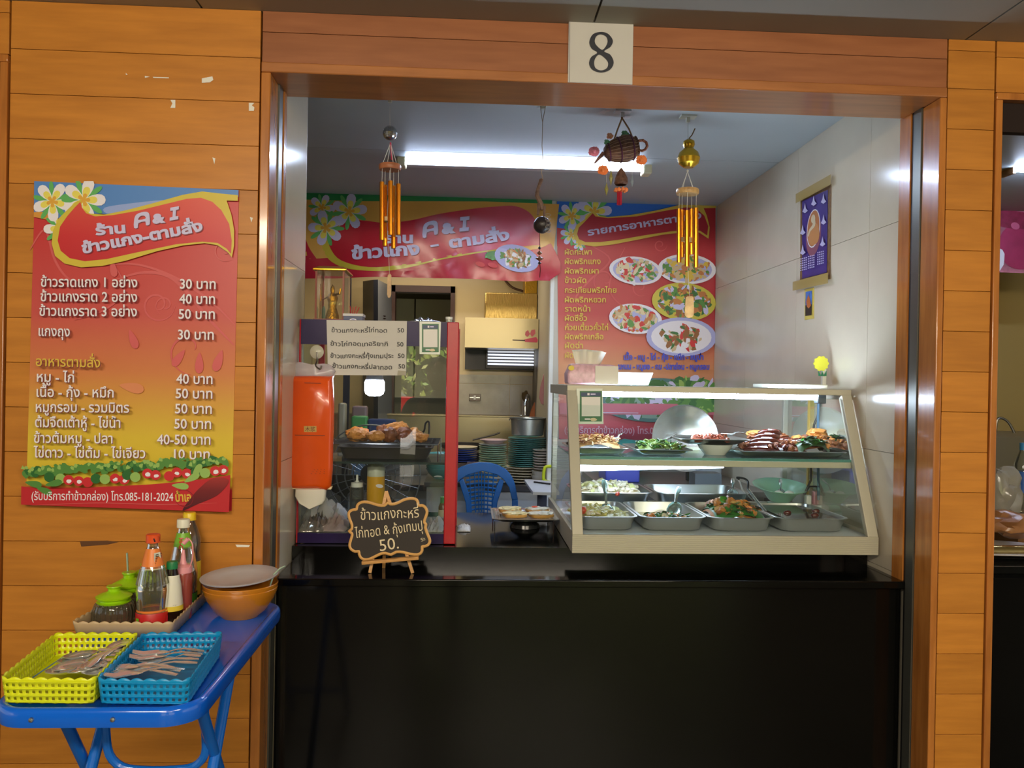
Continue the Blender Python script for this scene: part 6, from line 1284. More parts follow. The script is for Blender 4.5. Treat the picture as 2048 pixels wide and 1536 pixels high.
# worktable
TY0, TY1 = 2.22, 2.68; TZ = pz(1000, 966, 2.35)
wt = thing('work_table', 'dark topped kitchen table holding the plate stacks', 'table', (0, 2.45, 0)); bx('table_top', (-.9, TY0, TZ-.03), (X0-.01, TY1, TZ), mat('dark_table', (52, 52, 56), .3), wt); bx('front_sheet', (-.9, TY0+.03, .3), (X0-.03, TY0+.04, TZ-.03), mat('grey_sheet', (176, 180, 184), .5), wt)
for x in (-.88, X0-.06):
    for y in (TY0+.05, TY1-.04): bx('leg', (x, y, 0), (x+.03, y+.03, TZ-.03), STEELD, wt)
ORD = ['topmost', 'second', 'third', 'fourth', 'fifth', 'sixth', 'seventh', 'eighth', 'ninth', 'tenth', 'eleventh', 'twelfth', 'thirteenth', 'fourteenth', 'fifteenth', 'sixteenth', 'seventeenth', 'eighteenth']
def stack(name, cat, noun, where, px, Y, zbase, n, pitch, r, prof, m, group, jig=.002, toplabel=None, topm=None):
    x = at(px, 900, Y).x; R0 = random.Random(n*7); first = None
    for i in range(n):
        lab = f'{noun}, {ORD[n-1-i]}{" one" if i == n-1 else " from the top"} {where}'
        if i == n-1 and toplabel: lab = toplabel
        if first is None:
            mb = MB().lathe([(a*r, b) for a, b in prof], (0, 0, 0), 40); o = mb.obj(name, m); first = o
        else: o = first.copy(); COL.objects.link(o)
        if i == n-1 and topm: o.data = first.data.copy(); o.data.materials[0] = topm
        o.location = (x+R0.uniform(-jig, jig), Y+R0.uniform(-jig, jig), zbase+i*pitch); tag(o, lab, cat, group)
    return zbase+(n-1)*pitch
PL = [(0, .003), (.55, .003), (.60, .0), (.66, .0), (.70, .006), (.97, .018), (1, .019), (1, .021), (.96, .021), (.68, .010), (.6, .007), (0, .007)]
PL2 = [(0, .003), (.6, 0), (.66, 0), (.84, .003), (.97, .0075), (1, .0085), (1, .0115), (.96, .0115), (.82, .007), (.6, .006), (0, .006)]
BW_ = [(0, .004), (.42, .004), (.46, .0), (.50, .0), (.52, .006), (.82, .028), (.99, .052), (1, .054), (.97, .054), (.80, .032), (.48, .010), (0, .009)]
kp = (2.42+2.26)/FPX
zt0 = TZ+.001; ylow = pz(1055, 943, 2.42)
x_ = 1052
top = stack('cream_plate', 'plate', 'cream plate', 'of the pile under the teal plates', 1048, 2.42, zt0, 6, (pz(1048, 934, 2.30)-zt0)/6.2, 45*kp*.9, PL2, mat('cream_melamine', (214, 206, 180), .3), 'cream plates under the teal ones')
tz0 = top+.010; tzt = pz(1055, 876, 2.32); np_ = 15
stack('teal_plate', 'plate', 'teal plate', 'of the tall stack under the steel pot', 1055, 2.42, tz0, np_, (tzt-tz0-.015)/(np_-1), 39.5*kp, PL2, mat('teal_melamine', (88, 148, 142), .3), 'teal plates in the tall stack')
pt = thing('steel_pot', 'round aluminium pot standing on the tall teal plate stack', 'pot', (at(1055, 870, 2.42).x, 2.42, tzt+.004)); pc = (at(1055, 870, 2.42).x, 2.42, tzt+.008)
MB().lathe([(0, 0), (29*kp, 0), (32*kp, .006), (34*kp, .092), (36*kp, .098), (37.5*kp, .100), (37.5*kp, .103), (33*kp, .101), (31*kp, .010), (0, .006)], pc, 40).obj('pot_body', mat('satin_aluminium', (186, 192, 192), .32, .85), pt)
MB().lathe([(0, .0), (10*kp, .002), (10*kp, .004), (0, .006)], (pc[0]-15*kp, 2.42, pc[2]+.112), 20).obj('pot_lid_rim', CHROME, pt); MB().tube([V(pc)+V((-34*kp, 0, .10)), V(pc)+V((-37*kp, 0, .085))], .004, 6).obj('pot_handle', STEEL, pt)
kq = (2.34+2.26)/FPX
t1 = stack('white_plate', 'plate', 'small white plate', 'under the green plates', 990, 2.36, zt0, 4, (pz(990, 930, 2.3)-zt0)/4.2, 27*kq, PL2, mat('white_melamine', (206, 208, 206), .3), 'white plates under the green ones')
gz0 = t1+.012; gt = pz(985, 890, 2.26)
mats_ = mat('pale_green_melamine', (156, 190, 160), .3)
stack('green_plate', 'plate', 'pale green plate', 'of the stack beside the blue chair', 986, 2.34, gz0, 11, (gt-gz0-.010)/10, 28*kq, PL2, mats_, 'pale green plates behind the blue chair', toplabel='pale grey plate topping the pale green stack', topm=mat('grey_melamine', (186, 190, 184), .3))
pr_ = tag(MB().lathe([(a*28*kq, b) for a, b in PL], (at(986, 880, 2.45).x, 2.345, gt+.004), 36).obj('patterned_plate', mat('red_patterned', (206, 176, 170), .35, var=.0)), 'white plate with red pattern on top of the pale green stack', 'plate')
_pat = MB()
for i in range(9):
    a = 2*pi*i/9; 
stack('blue_plate', 'plate', 'blue plate', 'of the blue stack behind the red post', 924, 2.46, pz(924, 925, 2.4), 7, .0125, 38*kp*.82, PL2, mat('blue_melamine', (34, 66, 150), .3), 'blue plates behind the red post', toplabel='cream plate topping the blue plate stack', topm=mat('cream_top', (226, 212, 176), .3))
bxh = bx('stand_box', (at(895, 940, 2.4).x, 2.34, TZ), (at(950, 940, 2.4).x, 2.58, pz(924, 925, 2.4)), mat('cardboard_dark', (96, 76, 62), .7)); tag(bxh, 'brown box under the stack of blue plates', 'box')
kr = (2.28+2.26)/FPX
b0 = stack('white_bowl_stack', 'bowl', 'white bowl', 'of the small bowl pile by the partition', 1083, 2.29, zt0-.0, 2, .024, 25*kr*.8, BW_, mat('white_bowl_m', (206, 206, 202), .3), 'white bowls at the partition edge')
for o in list(bpy.data.objects):
    if o.name.startswith('white_bowl_stack'): o.name = o.name.replace('white_bowl_stack', 'small_bowl')
stack('saucer', 'saucer', 'white saucer', 'of the saucer pile on the white bowls', 1083, 2.29, b0+.058, 8, (pz(1083, 897, 2.2)-b0-.058)/8.5, 17.5*kr, PL2, mat('saucer_white', (208, 200, 192), .3), 'saucers on the white bowls')
wk_ = thing('black_wok', 'black frying pan with a long handle on the stove behind the plates', 'pan', at(950, 880, 2.9)); wc = at(925, 885, 2.85)
MB().lathe([(0, 0), (.07, 0), (.13, .03), (.15, .05), (.148, .052), (.128, .034), (0, .006)], (wc.x, 2.85, wc.z-.06), 32).obj('pan_body', mat('black_iron', (22, 20, 20), .3), wk_); MB().tube(smoothpts([at(945, 880, 2.80), at(970, 874, 2.80), at(990, 869, 2.80), at(1000, 865, 2.80)], 3, False), [.010]*9+[.006], 8, flat=.5).obj('handle', mat('black_iron', (22, 20, 20), .3), wk_)
bx('stove_ring', (wc.x-.12, 2.74, .95), (wc.x+.12, 2.98, wc.z-.06), mat('stove_black', (30, 28, 28), .5), wk_)
rb = thing('rack_basket', 'small clear container with chopsticks between the plate stacks', 'container', at(950, 915, 2.25)); q = at(945, 925, 2.27); bx('container', (q.x-.03, 2.26, TZ), (q.x+.035, 2.32, q.z), mat('smoky_box', (110, 96, 96), .3, alpha=.7), rb)
yk = thing('yellow_cup_rack', 'bright yellow plastic handle beside the white bowls at the partition', 'handle', at(1092, 955, 1.95)); MB().tube(smoothpts([at(1108, 933, 2.085), at(1094, 933, 2.085), at(1089, 938, 2.085), at(1087, 955, 2.085), at(1090, 962, 2.085), at(1108, 966, 2.085)], 4, False), .0085, 8).obj('handle_loop', mat('neon_yellow', (206, 222, 50), .35), yk)
ws = thing('white_board_shelf', 'small white table edge with a dark pen at the partition end', 'shelf', at(1080, 970, 2.1)); 
MB().prism([atz(1048, 958, .985), atz(1104, 962, .985), atz(1104, 985, .985), atz(1066, 984, .985)], (0, 0, -.012)).obj('shelf_board', mat('shelf_white', (196, 200, 204), .35), ws, smooth=0); MB().tube([atz(1068, 964, .990), atz(1100, 968, .990)], .004, 6).obj('pen', BLACK, ws)
p = atz(1085, 975, .985); bx('shelf_leg', (p.x-.02, p.y-.0, 0), (p.x+.02, p.y+.03, .973), mat('navy_leg', (40, 46, 66), .5), ws)
# blue plastic chair
BLU = mat('blue_plastic', (16, 92, 164), .35)
YC_ = 1.62; kc_ = (YC_+2.26)/FPX
ch = thing('plastic_chair', 'blue plastic chair with an arched woven-pattern back behind the counter', 'chair', (at(965, 950, YC_).x, YC_, 0)); Pc = lambda a, b, d=0: at(a, b, YC_+d)
CX = 963
arch_o = [(890, 1060), (891, 1000), (897, 960), (915, 938), (940, 928), (965, 925), (990, 928), (1013, 940), (1028, 962), (1035, 1000), (1037, 1060)]
arch_i = [(1020, 1060), (1020, 1000), (1016, 980), (1008, 965), (998, 958), (988, 957)]
def band(o_, i_): return o_+i_[::-1]
def slab(pts, name, d=.018): 
    vs, fs = tri_nonzero([pts]); A = [Pc(v.x, v.y) for v in vs]; n = len(A); f3 = [tuple(f) for f in fs]
    MB().prism([Pc(*p) for p in pts], (0, d, 0)).obj(name, BLU, ch, smooth=40, bevel=.003)
slab([(p.x, p.y) for p in smoothpts([(a, b, 0) for a, b in [(890, 1000), (897, 960), (915, 938), (940, 928), (965, 925), (990, 928), (1013, 940), (1028, 962), (1036, 1000)]], 4, False)]+[(1024, 1000), (1018, 975), (1008, 960), (995, 950), (965, 942), (935, 950), (920, 960), (908, 975), (902, 1000)], 'top_rail')
for s in (-1, 1):
    m_ = lambda x: CX+s*(x-CX)
    slab([(m_(1024), 1000), (m_(1036), 1000), (m_(1039), 1110), (m_(1025), 1110)], 'side_frame')
    slab([(m_(1008), 962), (m_(1000), 957), (m_(992), 975), (m_(985), 1000), (m_(980), 1060), (m_(978), 1110), (m_(986), 1110), (m_(990), 1060), (m_(995), 1005), (m_(1003), 980)], 'inner_frame')
for i in range(15):
    y = 949+i*8.5; w = 32-i*1.1; MB().tube([Pc(CX-w, y+3, .009), Pc(CX-w*.5, y+1, .014), Pc(CX, y, .016), Pc(CX+w*.5, y+1, .014), Pc(CX+w, y+3, .009)], .0052, 6).obj('back_slat', BLU, ch)
for dx in (-14, -6, 6, 14, -24, 24, 0): MB().tube([Pc(CX+dx, 944, .006), Pc(CX+dx*.75, 1075, .006)], .0028, 6).obj('back_rib', BLU, ch)
sx, sz_ = Pc(CX, 1000).x, .50
bx('seat', (sx-.19, YC_-.38, sz_-.03), (sx+.19, YC_+.02, sz_), BLU, ch, bevel=.012)
for dx in (-.17, .17):
    for dy in (-.35, .0): MB().tube([(sx+dx, YC_+dy, sz_-.02), (sx+dx*1.15, YC_+dy*1.1, .0)], [.022, .016], 8).obj('leg', BLU, ch)
    bx('back_support', (sx+dx*.9-.012, YC_-.002, sz_-.01), (sx+dx*.9+.012, YC_+.018, Pc(CX, 1100).z+.01), BLU, ch)
# stack of teal plates seen through the cabinet glass, on a stool
stl = thing('grey_cupboard', 'low grey metal cupboard behind the chicken cabinet', 'cupboard', (at(880, 1000, 1.75).x, 1.9, 0)); ztl = pz(880, 964, 1.75)
bx('cupboard_body', (at(852, 1000, 1.75).x, 1.75, 0), (at(852, 1000, 1.75).x+.28, 2.15, ztl-.02), mat('grey_metal', (150, 154, 154), .4), stl, bevel=.004); bx('dark_top', (at(848, 1000, 1.75).x, 1.73, ztl-.02), (at(852, 1000, 1.75).x+.30, 2.17, ztl), mat('dark_top', (46, 46, 48), .4), stl)
stack('teal_bowl', 'bowl', 'teal bowl', 'of the stack seen through the cabinet glass', 884, 1.88, ztl+.001, 7, .0125, .078, BW_, mat('teal_melamine', (88, 148, 142), .3), 'teal bowls behind the chicken cabinet')
gb = thing('green_cap_bottle', 'small dark bottle with green cap behind the cabinet end', 'bottle', (at(886, 1040, .82).x, .83, CZT)); c = (at(886, 1040, .82).x, .83, CZT+.001); MB().lathe([(0, 0), (.018, 0), (.018, .055), (.012, .07), (0, .07)], c, 18).obj('bottle_body', mat('amber_bottle', (90, 52, 30), .2), gb); MB().lathe([(.012, .066), (.012, .092), (0, .093)], c, 16).obj('green_cap', mat('green_cap', (36, 140, 76), .4), gb); MB().lathe([(.0185, .012), (.0185, .045)], c, 18).obj('paper_band', mat('label_cream', (206, 196, 170), .5), gb)
# clutter further back
fn = thing('floor_fan', 'dark round floor fan behind the chicken cabinet', 'fan', (at(770, 960, 1.7).x, 1.75, 0)); fcn = at(740, 950, 1.7)
mb = MB()
for r in (.24, .20, .16, .12, .08): MB().tube([fcn+V((r*cos(2*pi*j/36), 0, r*sin(2*pi*j/36))) for j in range(36)], .0035, 5, closed=True).obj('guard_ring', mat('fan_grey', (120, 122, 122), .3, .5), fn)
for j in range(24): a = 2*pi*j/24; MB().tube([fcn+V((.05*cos(a), -.01, .05*sin(a))), fcn+V((.24*cos(a), 0, .24*sin(a)))], .0018, 4).obj('guard_wire', mat('fan_grey', (120, 122, 122), .3, .5), fn)
for j in range(4):
    a = 2*pi*j/4+.3; MB().prism([fcn+V((.03*cos(a), .03, .03*sin(a))), fcn+V((.19*cos(a-.3), .03, .19*sin(a-.3))), fcn+V((.21*cos(a+.1), .05, .21*sin(a+.1))), fcn+V((.18*cos(a+.45), .06, .18*sin(a+.45)))], (0, .003, 0)).obj('blade', mat('fan_blade', (34, 38, 40), .3), fn, smooth=0)
MB().lathe([(0, 0), (.05, 0), (.05, .1), (0, .12)], fcn+V((0, .03, 0)), 20, T=Matrix.Rotation(rad(-90), 3, 'X')).obj('motor', BLACK, fn); MB().tube([fcn+V((0, .1, 0)), V((fcn.x, 1.8, .03))], .018, 10).obj('pole', mat('fan_pole', (40, 42, 46), .4), fn); MB().lathe([(0, 0), (.2, 0), (.2, .03), (0, .05)], (fcn.x, 1.8, .0), 28).obj('base', BLACK, fn)
pc_ = thing('navy_partition_post', 'dark blue post and curtain rail behind the chicken cabinet', 'post', (at(696, 800, 2.3).x, 2.3, 0)); a = at(690, 800, 2.3).x; bx('post', (a, 2.22, 0), (at(702, 800, 2.3).x, 2.25, 2.0), mat('navy_post', (30, 34, 54), .4), pc_)
cbt = thing('storage_shelf', 'kitchen shelf with plastic tubs and folded blue cloths behind the cabinet', 'shelf', (-.9, 2.6, 0)); zsf = pz(760, 880, 2.05)
bx('shelf_board', (-1.15, 2.0, zsf-.02), (at(782, 850, 2.1).x, 2.20, zsf), mat('shelf_dark', (50, 50, 54), .5), cbt)
for x in (-1.14, at(782, 850, 2.1).x-.03): 
    for y in (2.01, 2.17): bx('leg', (x, y, 0), (x+.03, y+.03, zsf-.02), STEELD, cbt)
for nm, lb, x0, x1, y0, y1, mt in (('pink_tub', 'pinkish translucent tub on the kitchen shelf above the green tub', 704, 733, 812, 840, mat('pink_tub', (150, 120, 120), .4)), ('green_tub', 'green lidded tub on the kitchen shelf', 702, 734, 832, 846, mat('green_tub', (86, 170, 90), .4)), ('glass_jar_row', 'pale cream jar on the kitchen shelf near the orange pack', 676, 690, 806, 845, mat('pale_jar', (196, 180, 150), .3)), ('blue_cloth_pile', 'folded dark blue cloths on the kitchen shelf behind the rack', 735, 790, 838, 862, mat('navy_cloths', (50, 66, 110), .8))):
    zb_ = zsf+.001; yy = {'pink_tub': 2.125, 'green_tub': 2.02, 'glass_jar_row': 2.05, 'blue_cloth_pile': 2.03}[nm]; a, b = at(x0, y0, yy), at(x1, y1, yy)
    tag(bx(nm.replace('_row', '').replace('_pile', ''), (a.x, yy, zb_), (b.x, yy+.07, max(a.z, zb_+.03)), mt, bevel=.01), lb, 'tub' if 'tub' in nm else ('jar' if 'jar' in nm else 'cloth'))
apn = thing('hanging_apron', 'light blue cloth hanging below the kitchen shelf edge', 'cloth', at(725, 940, 1.98)); MB().prism([at(a, b, 1.98) for a, b in ((708, 905), (732, 905), (734, 960), (702, 956))], (0, .012, 0)).obj('cloth', mat('sky_cloth', (110, 140, 170), .8), apn, smooth=0)
for n_ in ('navy_partition_post',): pass

# ============================================================ blue folding table with condiments
TBZ = .84
BLT = mat('blue_enamel', (14, 98, 216), .16, coat=.6); tb = thing('folding_table', 'blue steel folding table with rolled edge against the plank wall', 'table', (-.672, -.375, 0))
tx0, tx1, ty0, ty1 = -.862, -.482, -.742, -.012; tcx, tcy, tw_, tl_ = (tx0+tx1)/2, (ty0+ty1)/2, tx1-tx0, ty1-ty0
R_ = lambda d, z, r: rrect(tcx, tcy, tw_-2*d, tl_-2*d, r, z, 7)
MB().rings([R_(.010, TBZ-.032, .06), R_(.002, TBZ-.030, .068), R_(0, TBZ-.022, .07), R_(0, TBZ-.004, .07), R_(.003, TBZ+.003, .067), R_(.009, TBZ+.005, .061), R_(.016, TBZ+.002, .055), R_(.020, TBZ, .05)]).obj('table_top', BLT, tb, smooth=50)
BLL = mat('blue_leg_paint', (22, 104, 200), .25, coat=.3)
for (x, y0, y1) in ((-.767, -.66, -.08), (-.742, -.45, -1.06), (-.502, -.66, -.08), (-.500, -.46, -1.06)):
    MB().tube([(x, y0, TBZ-.02), (x, y1, .0)], .0115, 12).obj('leg', BLL, tb)
MB().tube(smoothpts([(-.706, -.60, TBZ-.03), (-.706, -.59, .74), (-.703, -.58, .69), (-.680, -.575, .662), (-.64, -.575, .655), (-.58, -.575, .655), (-.538, -.575, .662), (-.515, -.58, .69), (-.512, -.59, .74), (-.512, -.60, TBZ-.03)], 3, False), .0085, 10).obj('brace_loop', BLL, tb)
for z, y in ((.12, -.16), (.12, -.97)): MB().tube([(-.76, y, z), (-.50, y, z)], .009, 8).obj('cross_bar', BLL, tb)
for x, y in ((tx0+.089, ty0+.006), (tx0+.232, ty0+.006)): MB().lathe([(0, 0), (.005, 0), (.004, .003), (0, .004)], (x, ty0, TBZ-.014), 12, T=Matrix.Rotation(rad(90), 3, 'X')).obj('rivet', STEEL, tb)
TZ_ = TBZ+.0008
def closed_path(c, r=.014, pitch=.0059):
    """rounded outline through four corners, resampled at an even pitch"""
    pts = []
    for i in range(4):
        p, a, b = V(c[i]), V(c[i-1]), V(c[(i+1) % 4]); u = (a-p).normalized()*r; w = (b-p).normalized()*r
        for j in range(5): t = j/4; pts.append((p+u)*(1-t)**2+p*2*t*(1-t)+(p+w)*t*t)
    L = [0]; n = len(pts)
    for i in range(n): L.append(L[-1]+(pts[(i+1) % n]-pts[i]).length)
    N_ = max(8, int(L[-1]/pitch/4)*4); out = []; k = 0
    for i in range(N_):
        d = L[-1]*i/N_
        while L[k+1] < d: k += 1
        t = (d-L[k])/(L[k+1]-L[k]); out.append(pts[k].lerp(pts[(k+1) % n], t))
    return out
def basket(name, label, corners, h, m, holes=True, rows=3):
    c = [V((p[0], p[1], 0)) for p in corners]; cen = sum(c, V())/4; t = thing(name, label, 'basket', (cen.x, cen.y, TZ_))
    P = closed_path(c); n = len(P); zs = [0.0]
    if holes:
        g = (h-.008)/rows
        for i in range(rows): zs += [.003+g*i+g*.30, .003+g*i+g*.70+.001]
    zs += [h-.003, h]; mb = MB(); vs = []
    for j, z in enumerate(zs):
        k = 1-.05*(1-z/h)
        for i, p in enumerate(P):
            q = cen+(p-cen)*k; zz = z
            if j == len(zs)-1: zz += .0045*abs(sin(pi*i/4))
            if j == 0: zz += .0022*abs(cos(pi*i/4))
            vs.append(V((q.x, q.y, TZ_+zz)))
    fs = []
    for j in range(len(zs)-1):
        hr = holes and j < 2*rows and j % 2 == 1
        for i in range(n):
            if hr and i % 2 == 1: continue
            fs.append((j*n+i, j*n+(i+1) % n, (j+1)*n+(i+1) % n, (j+1)*n+i))
    mb.add(vs, fs).obj('basket_wall', m, t, smooth=60, solid=.0022)
    # woven relief: raised bands between the hole rows
    if holes:
        for r in range(rows+1):
            z = TZ_+min(h-.004, .003+(h-.008)/rows*r); mb = MB(); k = 1-.05*(1-(z-TZ_)/h)
            mb.tube([cen*1+(p-cen)*k*1.002+V((0, 0, z)) for p in P[::2]], .0016, 5, closed=True); mb.obj('woven_band', m, t)
    Pb = [cen+(p-cen)*.945+V((0, 0, TZ_+.0022)) for p in P[::2]]
    MB().prism(Pb, (0, 0, .0012)).obj('basket_floor', m, t, smooth=0)
    return t
hz = .047
cy_ = [atz(0, 1358, TZ_+hz), atz(189, 1360, TZ_+hz), atz(277, 1268, TZ_+hz), atz(112, 1268, TZ_+hz)]
cb_ = [atz(193, 1360, TZ_+hz), atz(378, 1362, TZ_+hz), atz(446, 1266, TZ_+hz), atz(287, 1268, TZ_+hz)]
basket('cutlery_basket', 'yellow-green plastic lattice basket with steel spoons on the blue table', cy_, hz, mat('lime_yellow_plastic', (216, 222, 20), .35))
basket('cutlery_basket', 'blue plastic lattice basket with steel forks on the blue table', cb_, hz, mat('azure_plastic', (10, 140, 196), .35))
h2_ = .034
cg = [atz(142, 1246, TZ_+h2_), atz(345, 1247, TZ_+h2_), atz(419, 1176, TZ_+h2_), atz(262, 1180, TZ_+h2_)]
basket('condiment_basket', 'beige scalloped plastic basket holding jars and bottles by the wall', cg, h2_, mat('beige_plastic', (200, 172, 130), .45), holes=False)
# cutlery
SPM = mat('cutlery_steel', (226, 226, 224), .22, .75)
zz = TZ_+.022
def tp(x, y, z): return atz(x, y, z)
spl = [((128, 1338), (205, 1330), 'spoon with its bowl nearest the outer wall of the yellow basket'), ((140, 1329), (238, 1302), 'spoon lying diagonally across the top of the heap'), ((168, 1334), (236, 1318), 'spoon with the large shining bowl in the middle of the heap'),
       ((188, 1328), (255, 1286), 'spoon with its handle towards the blue basket'), ((150, 1318), (232, 1310), 'spoon half under the diagonal one'), ((160, 1308), (225, 1300), 'rearmost spoon bowl of the heap'), ((200, 1340), (120, 1345), 'spoon lying face down near the front wall'), ((238, 1290), (175, 1335), 'spoon bowl leaning on the dividing wall')]
for i, (a, b, l) in enumerate(spl): spoon('spoon', l, tp(*a, zz+.004*(i % 4)+.004), tp(*b, zz+.004*(i % 3)+.008), SPM, 1.0, group='spoons in the yellow basket')
fkl = [((243, 1336), (362, 1342), 'fork with its tines in the corner, topmost of the front bundle'), ((240, 1342), (355, 1350), 'fork under the topmost one of the front bundle'), ((246, 1332), (350, 1336), 'fork third in the front bundle'), ((250, 1347), (368, 1338), 'fork lowest in the front bundle'),
       ((282, 1330), (398, 1318), 'fork with raised tines in the middle of the blue basket'), ((276, 1335), (395, 1326), 'fork beneath the raised one'), ((300, 1312), (405, 1308), 'fork along the rear wall, tines bent up'), ((306, 1304), (408, 1302), 'rearmost fork of the blue basket'), ((318, 1318), (402, 1312), 'fork between the rear pair and the raised one'), ((385, 1335), (392, 1345), 'short fork head by the outer wall')]
for i, (a, b, l) in enumerate(fkl[:9]): spoon('fork', l, tp(*a, zz+.004*(i % 4)+.006), tp(*b, zz+.003*(i % 3)+.006), SPM, .92, fork=True, group='forks in the blue basket')
# bottles
CLG = glass('bottle_glass', (226, 224, 200), 2.2, .03, .07, (210, 204, 170)); PET = glass('pet_plastic', (238, 238, 226), 2.0, .04, .06)
def bottle(name, label, px, Y, ytop, prof, caps, m, extra=None):
    c = at(px, 1100, Y); c.z = TZ_+.002; H = at(px, ytop, Y).z-c.z; t = thing(name, label, 'bottle', c)
    MB().lathe([(r, z*H) for r, z in prof], c, 32).obj('bottle_body', m, t)
    for nm, mm, pr_ in caps: MB().lathe([(r, z*H) for r, z in pr_], c, 32).obj(nm, mm, t)
    return t, c, H
LBO = mat('label_orange', (232, 128, 48), .4); LBR = mat('label_red', (196, 36, 34), .4); LBG = mat('label_green', (120, 178, 36), .4); LBY = mat('label_yellow', (226, 200, 60), .4); LBW = mat('label_white', (226, 222, 200), .4); INKB = mat('ink_black', (30, 26, 24), .5)
B1 = [(0, 0), (.033, 0), (.036, .02), (.0362, .16), (.0345, .2), (.036, .3), (.037, .4), (.034, .5), (.028, .62), (.0205, .76), (.0135, .86), (.0125, .90), (.0135, .92)]
def shell(pts, e=.0006): return [(r+e, z) for r, z in pts]
t, c, H = bottle('vinegar_bottle', 'large clear ribbed bottle with orange cap and orange neck label', 306, -.235, 1067, B1, [('orange_cap', mat('cap_orange', (226, 84, 30), .35), [(0, 1), (.0145, .995), (.0165, .985), (.0165, .905), (0, .905)]), ('neck_label', LBO, shell([(.0262, .64), (.0205, .76), (.0150, .845)])), ('label_trim', LBW, shell([(.0266, .628), (.0262, .64)], .0008)), ('base_label', LBR, shell([(.0362, .04), (.0362, .16), (.0345, .175)])), ('base_label_band', LBO, shell([(.0347, .175), (.0345, .2)], .0007))], CLG)
mb = MB()
for i in range(26):
    a = 2*pi*i/26; mb.tube([c+V((r*cos(a), r*sin(a), z*H)) for r, z in ((.0362, .46), (.0318, .55), (.0282, .62))], .0011, 4)
mb.obj('glass_rib', CLG, t)
def lab_sheet(t, c, r, Y=None): return Sheet(t, lambda a, b: V((atx_(a, b, c, r))), (0, -1, 0), .0004)
def onbottle(c, r):
    """point on the front of the round bottle c, radius r, seen at a pixel"""
    def f(a, b):
        p = at(a, b, c.y-r*.5); dx = max(-r, min(r, p.x-c.x)); return V((c.x+dx, c.y-(r*r-dx*dx)**.5-.0012, p.z))
    return f
S = Sheet(t, onbottle(c, .022), (0, -1, 0), .0003); S.poly('barcode_panel', [(311, 1105), (320, 1104), (321, 1134), (312, 1135)], LBW)
for i in range(8): S.poly('barcode_line', [(314, 1108+i*3.3), (321, 1107.6+i*3.3), (321, 1109.2+i*3.3), (314, 1109.8+i*3.3)], INKB)
S = Sheet(t, onbottle(c, .0375), (0, -1, 0), .0003); S.poly('label_patch', [(275, 1234), (283, 1234), (283, 1240), (275, 1240)], LBG); S.poly('label_patch', [(304, 1237), (332, 1235), (332, 1249), (304, 1250)], mat('label_crimson', (206, 40, 60), .4))
S = Sheet(t, onbottle(c, .0166), (0, -1, 0), .0003); S.poly('cap_print', [(309, 1076), (320, 1075), (320, 1083), (311, 1083)], INKB)
# tall bottle with white cap
t, c, H = bottle('vinegar_bottle', 'tall clear bottle with white cap and green neck label behind the pink squeeze bottle', 366, -.095, 1037, B1, [('white_cap', LBW, [(0, 1), (.0145, .995), (.0160, .985), (.0160, .905), (0, .905)]), ('green_neck_label', LBG, shell([(.0235, .69), (.0205, .76), (.0148, .85)])), ('base_label', mat('label_green_deep', (60, 130, 40), .4), shell([(.0362, .04), (.0362, .2)]))], CLG)
S = Sheet(t, onbottle(c, .0225), (0, -1, 0), .0003); S.text('HI-O', (362, 1074), (361, 1097), 6, LBR, .03)
# yellow capped clear bottle
t, c, H = bottle('oil_bottle', 'slim clear plastic bottle with yellow cap and yellow label at the wall', 378, -.045, 1024, [(0, 0), (.028, 0), (.030, .02), (.030, .5), (.026, .56), (.029, .62), (.029, .72), (.020, .84), (.0135, .90), (.0135, .92)], [('yellow_cap', mat('cap_yellow', (232, 196, 30), .35), [(0, 1), (.0145, .998), (.0165, .985), (.0165, .915), (0, .915)]), ('yellow_label', LBY, shell([(.030, .12), (.030, .48)]))], PET)
# pink topped squeeze bottle
RS = mat('red_sauce_translucent', (156, 70, 58), .2, alpha=.92)
c0_ = at(366, 1150, -.165); c0_.z = TZ_+.002; Hs = at(366, 1140, -.165).z-c0_.z; t = thing('sauce_squeeze_bottle', 'squeeze bottle of red sauce with pink nozzle top and dangling cap', 'bottle', c0_); PKP = mat('pink_plastic', (232, 156, 160), .35)
MB().lathe([(0, 0), (.021, 0), (.0225, .004), (.0225, Hs*.90), (.020, Hs*.97), (0, Hs)], c0_, 28).obj('bottle_body', RS, t); MB().lathe([(.0205, Hs*.95), (.0215, Hs*.96), (.0215, Hs*1.08), (.018, Hs*1.10), (.009, Hs*1.13), (.0065, Hs*1.2), (.0035, Hs*1.42), (0, Hs*1.43)], c0_, 28).obj('pink_nozzle_top', PKP, t)
MB().tube(smoothpts([c0_+V((.018, -.01, Hs*1.06)), c0_+V((.026, -.012, Hs*1.25)), c0_+V((.026, -.012, Hs*1.55)), c0_+V((.016, -.012, Hs*1.68))], 4, False), .0017, 6).obj('cap_strap', PKP, t); MB().tube([c0_+V((.016, -.014, Hs*1.68)), c0_+V((.005, -.016, Hs*1.58))], .0055, 10).obj('nozzle_cap', PKP, t)
